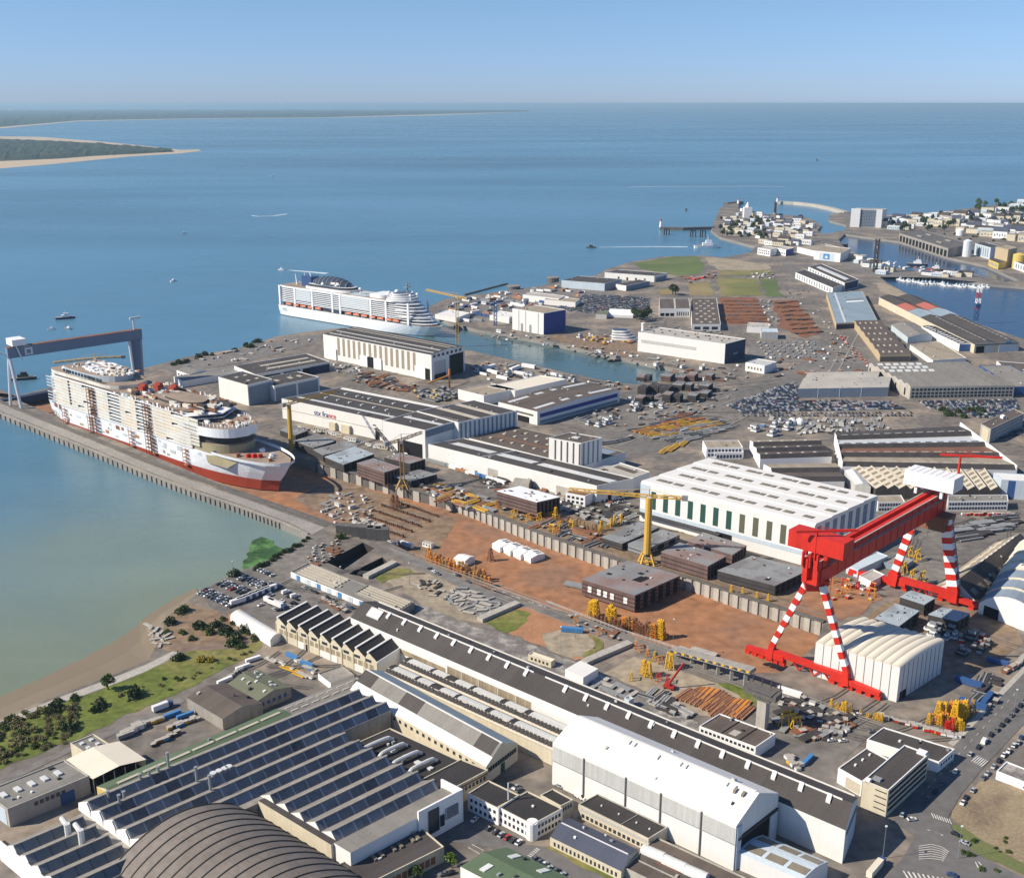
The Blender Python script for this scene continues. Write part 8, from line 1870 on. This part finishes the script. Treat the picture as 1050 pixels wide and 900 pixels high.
# upper platform beyond the dock wall
scatter([(430, 497), (470, 500), (505, 515), (500, 528), (470, 520), (440, 508)], 42, ['crate_rust', 'plates_rust', 'beams_ochre', 'crate_white', 'crate_grey', 'plates_grey', 'beams_rust'], 'on the platform above the dock wall', .8, 1.4); scatter([(505, 520), (560, 530), (620, 550), (640, 562), (600, 558), (550, 542)], 46, ['crate_rust', 'plates_rust', 'jig_orange', 'crate_dark', 'beams_rust', 'beams_dark', 'jig_yellow'], 'on the platform above the dock wall', .8, 1.3)
row(['jig_yellow', 'trestle_yellow', 'jig_orange'], (545, 525), (572, 532), 8, 30, 'on the platform beside the white decked block', .8, 0, 1); row(['trestle_ochre', 'trestle_rust'], (572, 535), (612, 546), 10, 50, 'on the platform above the dock wall', .5, 0, 1); row(['jig_yellow', 'trestle_yellow'], (612, 547), (640, 535), 8, 30, 'beside the long grey ship section', .7, 0, 2)
row('trestle_yellow', (742, 605), (795, 618), 4, 50, 'under the grey rounded ship section', .5, 0, 3); scatter([(570, 508), (600, 522), (650, 530), (640, 540), (600, 535), (575, 522)], 30, ['plates_dark', 'crate_dark', 'crate_grey', 'beams_grey', 'crate_white'], 'in the yard before the green windowed hall', .9, 1.5)
row(['container_white', 'container_white', 'container_grey'], (440, 474), (470, 482), 6, -40, 'along the long low white hall', 1.1, 0, 1); row(['container_white', 'container_rust', 'container_teal', 'container_blue', 'container_white'], (462, 480), (520, 497), 12, -40, 'along the long low white hall', 1.0, 0, 1); row(['cabin_white', 'cabin_cream', 'container_white'], (445, 470), (475, 478), 6, -40, 'along the long low white hall', 1.6, 0, 1)
row(['cabin_cream', 'cabin_white', 'crate_white'], (325, 441), (395, 462), 16, -20, 'at the foot of the lettered hall', 1.2, 0, 1.5); row(['crate_dark', 'crate_white', 'crate_dark', 'drum'], (296, 436), (335, 446), 18, -20, 'at the foot of the lettered hall', 1, 0, 1.5)
scatter([(400, 452), (425, 458), (420, 466), (396, 460)], 14, ['crate_white', 'plates_dark', 'crate_dark', 'assembly_white'], 'before the high bay doorway', .9, 1.5)
t = thing('shelter', 'grey green rounded shelter behind the white decked block', 'shelter', P(536, 500), rad(-20)); b = MB()
for i in range(8):
    a_, c_ = math.pi * i / 8, math.pi * (i + 1) / 8; b.poly([(-7, -6 * math.cos(a_), 8 * math.sin(a_)), (7, -6 * math.cos(a_), 8 * math.sin(a_)), (7, -6 * math.cos(c_), 8 * math.sin(c_)), (-7, -6 * math.cos(c_), 8 * math.sin(c_))])
b.build('roof', ['concrete'], t); b = MB(); b.poly([(-7, -6 * math.cos(math.pi * i / 8), 8 * math.sin(math.pi * i / 8)) for i in range(9)]); b.poly([(7, -6 * math.cos(math.pi * i / 8), 8 * math.sin(math.pi * i / 8)) for i in range(9)]); b.build('end_wall', ['concrete_dark'], t)
# yards between the halls
scatter([(360, 378), (400, 388), (430, 398), (410, 404), (365, 392)], 40, ['plates_rust', 'beams_rust', 'beams_dark', 'crate_rust', 'plates_dark'], 'in the rust heap before the striped hall', 1, 1.8, jit=40); scatter([(335, 372), (365, 377), (375, 384), (345, 382)], 18, ['crate_white', 'crate_grey', 'plates_grey'], 'before the striped hall', 1, 1.6); scatter([(425, 400), (470, 404), (468, 412), (430, 410)], 30, ['crate_dark', 'crate_grey', 'assembly_dark', 'beams_dark', 'crate_yellow'], 'in the dark stock behind the blue striped hall', 1.1, 1.8)
t = thing('yard_crane', 'orange yard jib crane in front of the striped hall doors', 'crane', P(461, 398)); b = MB(); b.tube((0, 0, 0), (0, 0, 22), 1.1, n=6); b.build('mast', ['orange'], t); b = MB(); b.beam((0, 0, 15), (-24, -6, 7), 1.4, 1.4); b.build('jib', ['orange'], t)
scatter([(487, 374), (520, 372), (590, 386), (630, 394), (660, 398), (640, 402), (590, 392), (520, 388), (490, 394)], 70, ['crate_white', 'crate_grey', 'plates_grey', 'crate_dark', 'plates_dark', 'assembly_white', 'container_white', 'crate_rust'], 'on the near basin quay', .9, 1.7); scatter([(490, 345), (560, 355), (640, 372), (690, 380), (740, 380), (735, 375), (650, 363), (560, 346), (500, 338)], 60, ['crate_white', 'crate_grey', 'plates_grey', 'cabin_white', 'crate_rust', 'crate_dark'], 'on the far basin quay', .9, 1.6)
scatter([(585, 340), (630, 345), (650, 352), (640, 358), (600, 350)], 24, ['crate_white', 'assembly_white', 'crate_rust', 'crate_yellow', 'plates_rust'], 'on the brown soil of the far bank', 1, 1.7)
t = thing('white_superstructure', 'white rounded ship superstructure standing on the far bank left of the long white warehouse', 'ship section', P(628, 347), rad(-15))
for k in range(4): b = MB(); b.prism([(q[0], q[1]) for q in closed(outline(1, 20 - k * 2, 0, 34 - k * 4, .4, .2, .5, 10, .8))], k * 3.4, k * 3.4 + 2.2); b.build('deck_tier', ['ship_white'], t); b = MB(); b.prism([(q[0], q[1]) for q in closed(outline(1, 18 - k * 2, 1, 32 - k * 4, .4, .2, .5, 10, .8))], k * 3.4 + 2.2, k * 3.4 + 3.39); b.build('glazing', ['ship_glass'], t)
scatter([(445, 322), (480, 306), (520, 300), (570, 293), (600, 300), (590, 310), (560, 312), (520, 318), (500, 332), (470, 330)], 130, ['container_white', 'container_grey', 'container_white', 'crate_white', 'cabin_white', 'container_rust', 'crate_red', 'container_navy'], 'on the river peninsula apron', .9, 1.6)
for a_, b2, c_, z_, lb, rf in (((502, 323), (522, 326), (512, 318.5), 8, 'low white shed with a brown side on the river peninsula', 'white_roof'), ((536, 302), (573, 306.5), (543, 299), 9, 'long white shed with a pale roof on the river peninsula', 'concrete_light'), ((558, 307), (590, 310), (563, 303.5), 8, 'white shed at the road end of the river peninsula', 'tan_roof'), ((446, 322), (468, 326), (460, 317), 7, 'low pale shed nearest the cruise ship bow', 'white_roof')):
    hall('apron_shed', lb, 'shed', a_, b2, c_, z_, 'white', rf)
t = thing('blue_mast', 'blue lattice mast on the river peninsula quay', 'mast', P(508, 334)); b = MB(); b.lattice((0, 0, 0), (0, 0, 36), 4, .6, 6); b.build('mast', ['royal_blue'], t)
# stockyards
for r_ in range(7): row(['beams_rust', 'plates_rust', 'beams_rust', 'beams_dark'], (742 + r_ * 1.4, 309 + r_ * 3.6), (776 + r_ * 2.2, 309 + r_ * 3.6), 8, 5, 'in the left rusty stockyard', 1.15, 0, 1)
for r_ in range(8): row(['beams_rust', 'plates_rust', 'plates_dark'], (796 + r_ * 3, 311 + r_ * 4.4), (815 + r_ * 3.8, 310 + r_ * 4.4), 6, 20, 'in the right rusty stockyard', 1.3, 0, 1)
scatter([(776, 305), (792, 306), (800, 335), (790, 336)], 18, ['plates_grey', 'crate_white', 'crate_grey'], 'between the rusty stockyards', .9, 1.5); row('beams_rust', (740, 328), (786, 329), 7, 0, 'at the front of the left rusty stockyard', 1.6, 0, .4)
for r_ in range(6): row(['plates_grey', 'plates_stone', 'beams_grey'], (774 + r_ * 2, 352 + r_ * 3), (838 + r_ * 1.5, 351 + r_ * 3), 9, 70, 'in the grey stockyard', 1.0, 0, 1.2)
for r_ in range(6): row(['beams_ochre', 'beams_rust', 'beams_orange', 'beams_dark', 'beams_ochre'], (649 + r_ * 5, 443 + r_ * 1.3 - 1), (706 + r_ * 6.5, 425.5 + r_ * 2.1), 8, 28, 'in the ochre timber yard', 1.35, 0, 1)
for r_ in range(4): row(['beams_grey', 'beams_dark', 'plates_grey', 'beams_grey'], (670 + r_ * 9, 451 + r_ * 1), (735 + r_ * 5, 429 + r_ * 3), 6, 28, 'in the ochre timber yard', 1.4, 0, 1.2)
row(['beams_ochre'], (678, 464), (702, 455), 6, 60, 'at the near end of the ochre timber yard', 1.3, 0, 1); row(['crate_blue', 'container_navy'], (697, 444), (706, 441), 2, 28, 'in the middle of the ochre timber yard', 1.4, 0, .5); row(['beams_dark', 'crate_dark', 'plates_dark'], (622, 455), (648, 449), 6, 28, 'left of the ochre timber yard', 1.4, 0, 1)
scatter([(590, 430), (625, 424), (640, 428), (610, 440)], 14, ['assembly_white', 'crate_grey', 'beams_dark', 'assembly_dark'], 'by the broad dark roofed hall', .9, 1.5); scatter([(640, 410), (680, 405), (685, 418), (650, 422)], 12, ['assembly_white', 'plates_grey', 'beams_grey', 'assembly_white'], 'before the heaped ship sections', 1, 1.6)
scatter([(768, 440), (800, 432), (815, 440), (790, 448)], 10, ['assembly_white', 'assembly_white', 'crate_blue'], 'by the car park road', 1, 1.7)
for x, y, lb in ((812, 436, 'white spherical tank left of its twin by the car park road'), (820, 436, 'white spherical tank right of its twin by the car park road')):
    t = thing('tank', lb, 'tank', P(x, y)); b = MB(); dome(b, 0, 0, 4.5, 4.5, 4.5, 3.2, n=12, k=5); b.tube((0, 0, 0), (0, 0, 3.2), 4.5, n=12); b.build('shell', ['white_plain'], t); b = MB(); b.tube((0, 0, 7.6), (0, 0, 8.4), .7, n=8); b.build('valve', ['steel_grey'], t)
scatter([(790, 430), (905, 430), (915, 440), (860, 444), (820, 446)], 80, ['plates_grey', 'plates_stone', 'crate_white', 'beams_grey', 'crate_dark', 'crate_grey'], 'in the parts yard below the big car park', .9, 1.5, ang=(60, 70)); scatter([(820, 383), (880, 380), (885, 384), (840, 388)], 16, ['beams_rust', 'plates_rust', 'crate_rust'], 'behind the grey hipped hall', 1, 1.6)
row(['crate_red', 'crate_white', 'crate_red', 'crate_rust'], (862, 345), (890, 376), 20, 50, 'along the brown ridged hall', 1.1, 0, 2); 
scatter([(768, 281), (792, 279), (796, 286), (772, 286)], 26, ['crate_white', 'crate_grey', 'crate_dark'], 'at the meadow car park', 1, 1.6); scatter([(700, 285), (740, 278), (738, 284), (705, 291)], 20, ['plates_rust', 'crate_rust', 'crate_red'], 'on the meadow road', 1.2, 2); scatter([(880, 265), (925, 277), (960, 282), (960, 277), (900, 268)], 34, ['crate_white', 'crate_grey', 'crate_red', 'container_white'], 'on the harbour islet', 1, 1.7)
# left yards
for x, y in ((177, 734), (186, 732), (190, 735)): put('container_blue', x, y, 40, .75, 'in the yard by the gabled workshop')
truck(167, 727, 42, 'white trailer at the fence of the small left yard', L=11); row(['crate_blue', 'crate_yellow', 'crate_rust', 'crate_grey'], (172, 748), (204, 737), 18, 40, 'in the small left yard', .9, 0, 2); row(['crate_white', 'crate_white', 'crate_grey'], (124, 757), (146, 746), 10, 40, 'by the cream canopy', 1.5, 0, 2); row(['crate_yellow', 'crate_blue', 'crate_red'], (146, 744), (166, 738), 8, 40, 'by the cream canopy', 1.1, 0, 2); row(['crate_rust', 'crate_red', 'crate_blue', 'crate_dark'], (155, 766), (182, 752), 9, 40, 'behind the cream canopy', 1, 0, 1.6)
row(['crate_blue', 'container_blue', 'crate_grey', 'plates_stone', 'crate_white'], (295, 672), (325, 690), 16, -35, 'in the yard of the cream sawtooth workshop', .8, 0, 3); row('container_blue', (308, 676), (316, 679), 3, -20, 'in the yard of the cream sawtooth workshop', .9, 0, 1); row(['plates_stone', 'beams_ochre', 'crate_white'], (275, 674), (320, 697), 14, -35, 'in the yard of the cream sawtooth workshop', .8, 0, 2); row(['container_white', 'crate_white', 'crate_grey', 'container_grey'], (228, 700), (262, 676), 12, 42, 'along the fence of the green workshop', .8, 0, 1.2); row(['crate_rust', 'crate_dark', 'plates_rust'], (330, 615), (356, 628), 20, -40, 'behind the cream sawtooth workshop', .9, 0, 2)
scatter([(322, 560), (345, 555), (352, 566), (330, 578), (312, 580)], 40, ['crate_rust', 'crate_grey', 'plates_rust', 'crate_rust', 'crate_dark', 'crate_white'], 'at the head of the empty pits', .5, .9); scatter([(150, 640), (170, 650), (178, 660), (160, 664)], 24, ['plates_stone', 'plates_stone'], 'as bank stones at the scrub point', .4, .7, jit=60)
scatter([(165, 378), (280, 350), (330, 346), (300, 360), (200, 378)], 34, ['plates_grey', 'crate_grey', 'crate_rust', 'crate_white', 'plates_stone'], 'in the riverside yard', .9, 1.5)
for pl_, n_, ks_ in (([(600, 425), (650, 412), (720, 400), (760, 400), (720, 425), (640, 440)], 60, ['plates_dark', 'plates_grey', 'crate_rust', 'crate_grey']), ([(480, 475), (560, 495), (650, 515), (650, 532), (570, 520), (490, 500)], 70, ['plates_dark', 'crate_dark', 'plates_rust', 'crate_grey', 'crate_white']), ([(690, 380), (760, 375), (860, 350), (870, 372), (800, 388), (700, 398)], 60, ['plates_dark', 'crate_grey', 'plates_rust', 'crate_white']), ([(820, 300), (850, 330), (880, 370), (870, 385), (845, 340), (812, 305)], 30, ['crate_white', 'crate_grey', 'crate_dark', 'crate_rust']), ([(640, 320), (680, 345), (760, 350), (740, 340), (700, 335), (665, 318)], 50, ['crate_grey', 'plates_grey', 'crate_dark', 'crate_rust']), ([(330, 455), (400, 480), (470, 500), (450, 505), (390, 490), (325, 470)], 50, ['plates_dark', 'crate_rust', 'plates_grey', 'crate_dark']), ([(900, 410), (1040, 440), (1040, 500), (1000, 500), (930, 430)], 1, ['crate_grey'])):
    scatter(pl_, n_, ks_, 'in the wide yards', .7, 1.5, jit=30)
tag(FC.build('stored_materials', FCM), kind='stuff')
for k in PR.values(): drop(k)
for i, (p_, q_) in enumerate((((375, 593), (405, 578)), ((492, 637), (531, 620)), ((599, 681), (646, 661)))):
    wall_along('slipway_ramp', ['short pale concrete ramp beside the empty pits', 'pale concrete ramp between the rubble plot and the red plot', 'long pale concrete ramp beside the white block'][i], 'ramp', [p_, q_], 5, 2.4, 'concrete_light')
# lamp posts
lamp_px = [(1039, 735), (350, 604), (420, 600), (575, 668), (690, 660), (982, 880), (240, 598), (590, 655), (905, 880)]
for i, (x, y) in enumerate(lamp_px):
    lb = ['by the line of cars on the street kerb', 'beside the blue and white doors', 'by the empty pits', 'behind the long dark hall', 'by the white dock railing', 'at the street junction', 'at the water edge of the riverside car park', 'on the sandy plot', 'at the end of the long hall'][i]
    t = thing('lamp_post', 'tall slim grey lamp post ' + lb, 'lamp post', P(x, y)); b = MB(); b.tube((0, 0, 0), (0, 0, 16), .14, .09, n=6); b.build('pole', ['steel_grey'], t); b = MB(); b.tube((0, 0, 15.9), (0, 0, 16.3), .55, n=8); b.build('lamp_head', ['pale_grey'], t)
# road paint
b = MB()
def stripe(px, py, qx, qy, w=.3): line_sheet(b, P(px, py), P(qx, qy), w, .44)
for i in range(6): stripe(996 + i * 2.0, 781 + i * 1.1, 1003 + i * 2.0, 775 + i * 1.1, .5)
for i in range(8): stripe(955 + i * 2.6, 834 + i * .9, 957.5 + i * 2.6, 839 + i * .9, .5)
for i in range(9): stripe(926 + i * 5, 893 + i * .9, 931 + i * 5, 901 + i * .9, .7)
for i in range(7):
    pts_ = [(942, 868 + i * 2.2), (955, 866 + i * 2.4), (966, 869 + i * 2.2), (973 - i, 874 + i * 1.6)]
    for u, w in zip(pts_, pts_[1:]): stripe(*u, *w, .35)
for i in range(16): t = i / 16; stripe(945 + 100 * t, 815 - 108 * t, 947 + 100 * t, 812.6 - 108 * t, .25)
for i in range(5): stripe(951 + i * 2.5, 851 + i, 957 + i * 2.5, 853 + i, .5)
stripe(1000, 884, 1003, 890, .5); stripe(1003, 884, 1009, 890, .5); stripe(480, 869, 492, 876, .3); stripe(484, 866, 496, 872.5, .3)
for i in range(6): stripe(541 + i * 1.7, 877 - i * 1.4, 545 + i * 1.7, 879 - i * 1.4, .5)
for i in range(12): stripe(790 + i * 8, 706 + i * 3.6, 794 + i * 8, 707.8 + i * 3.6, .25)
tag(b.build('road_marking', ['white_line']), kind='structure')
# long track lines worn into the yard
b = MB(); 
for (x0, y0), (x1, y1) in (((625, 455), (750, 405)), ((630, 459), (755, 409)), ((770, 425), (740, 440)), ((840, 400), (870, 345)), ((850, 398), (880, 342)), ((700, 400), (800, 388)), ((700, 404), (800, 392))): line_sheet(b, P(x0, y0), P(x1, y1), 1.6, .41)
for i in range(5): line_sheet(b, P(395 + i * 2, 560 + i * 1.6), P(800 + i * 3, 708 + i * 2.5), .5, .412)
for (x0, y0), (x1, y1) in (((330, 464), (846, 631)), ((322, 470), (842, 636)), ((400, 563), (905, 745)), ((404, 561), (912, 745)), ((505, 611), (780, 712)), ((880, 611), (1050, 668)), ((884, 608), (1054, 664)), ((360, 398), (480, 424)), ((620, 428), (700, 405)), ((300, 590), (395, 628)), ((560, 505), (655, 535)), ((870, 560), (1010, 535))):
    line_sheet(b, P(x0, y0), P(x1, y1), .7, .414)
tag(b.build('track_line', ['concrete']), kind='structure')
# dark tyre and oil tracks worn into the yards
b = MB(); lr = random.Random(3)
for (cx, cy, w, h_, n) in ((700, 420, 90, 30, 26), (430, 480, 60, 25, 12), (600, 530, 60, 12, 12), (850, 745, 40, 25, 14), (980, 560, 60, 30, 16), (330, 610, 45, 25, 14), (250, 700, 40, 18, 10), (400, 395, 70, 15, 14), (800, 300, 60, 25, 16)):
    for k in range(n):
        x, y = cx + lr.uniform(-w, w), cy + lr.uniform(-h_, h_); p = P(x, y); an = rad(lr.choice((-40, 50, 20, -20)) + lr.uniform(-12, 12)); L_ = lr.uniform(15, 60)
        for o_ in (0, 2.2):
            pts_ = [p + Vector((math.cos(an + t * .25) * L_ * t - math.sin(an) * o_, math.sin(an + t * .25) * L_ * t + math.cos(an) * o_, 0)) for t in (0, .33, .66, 1)]
            for u, w_ in zip(pts_, pts_[1:]): line_sheet(b, u, w_, .7, .36 + k * .0006 + (0.0003 if o_ else 0))
tag(b.build('tyre_mark', ['concrete_dark']), kind='structure')
h = hall('lot_wall_block', 'white walled block at the right edge beside the dry lot', 'block', (1022, 790), (1062, 806), (1032, 780), 4.5, 'white_plain', 'rubble_ground')
fpanel(h, 'f', .7, .9, 1.2, 2, 'dark_steel', 'lettering_strip'); truck(898, 893, 48, 'cream articulated lorry at the end of the long hall', 'tarp_beige', L=14)
# ---------------------------------------------------------------- summer haze over the estuary
hb = MB(); hb.box(-115000, 115000, -3000, 115000, -16, 312)
hz = hb.build('haze', []); tag(hz, kind='stuff')
m = bpy.data.materials.new('haze'); m.use_nodes = True; nt = m.node_tree
nt.nodes.remove(nt.nodes['Principled BSDF'])
pv_ = nt.nodes.new('ShaderNodeVolumePrincipled'); pv_.inputs['Color'].default_value = (.56, .83, 1, 1); pv_.inputs['Density'].default_value = 2.9e-5; pv_.inputs['Anisotropy'].default_value = .2
nt.links.new(pv_.outputs[0], nt.nodes['Material Output'].inputs['Volume']); hz.data.materials.append(m)
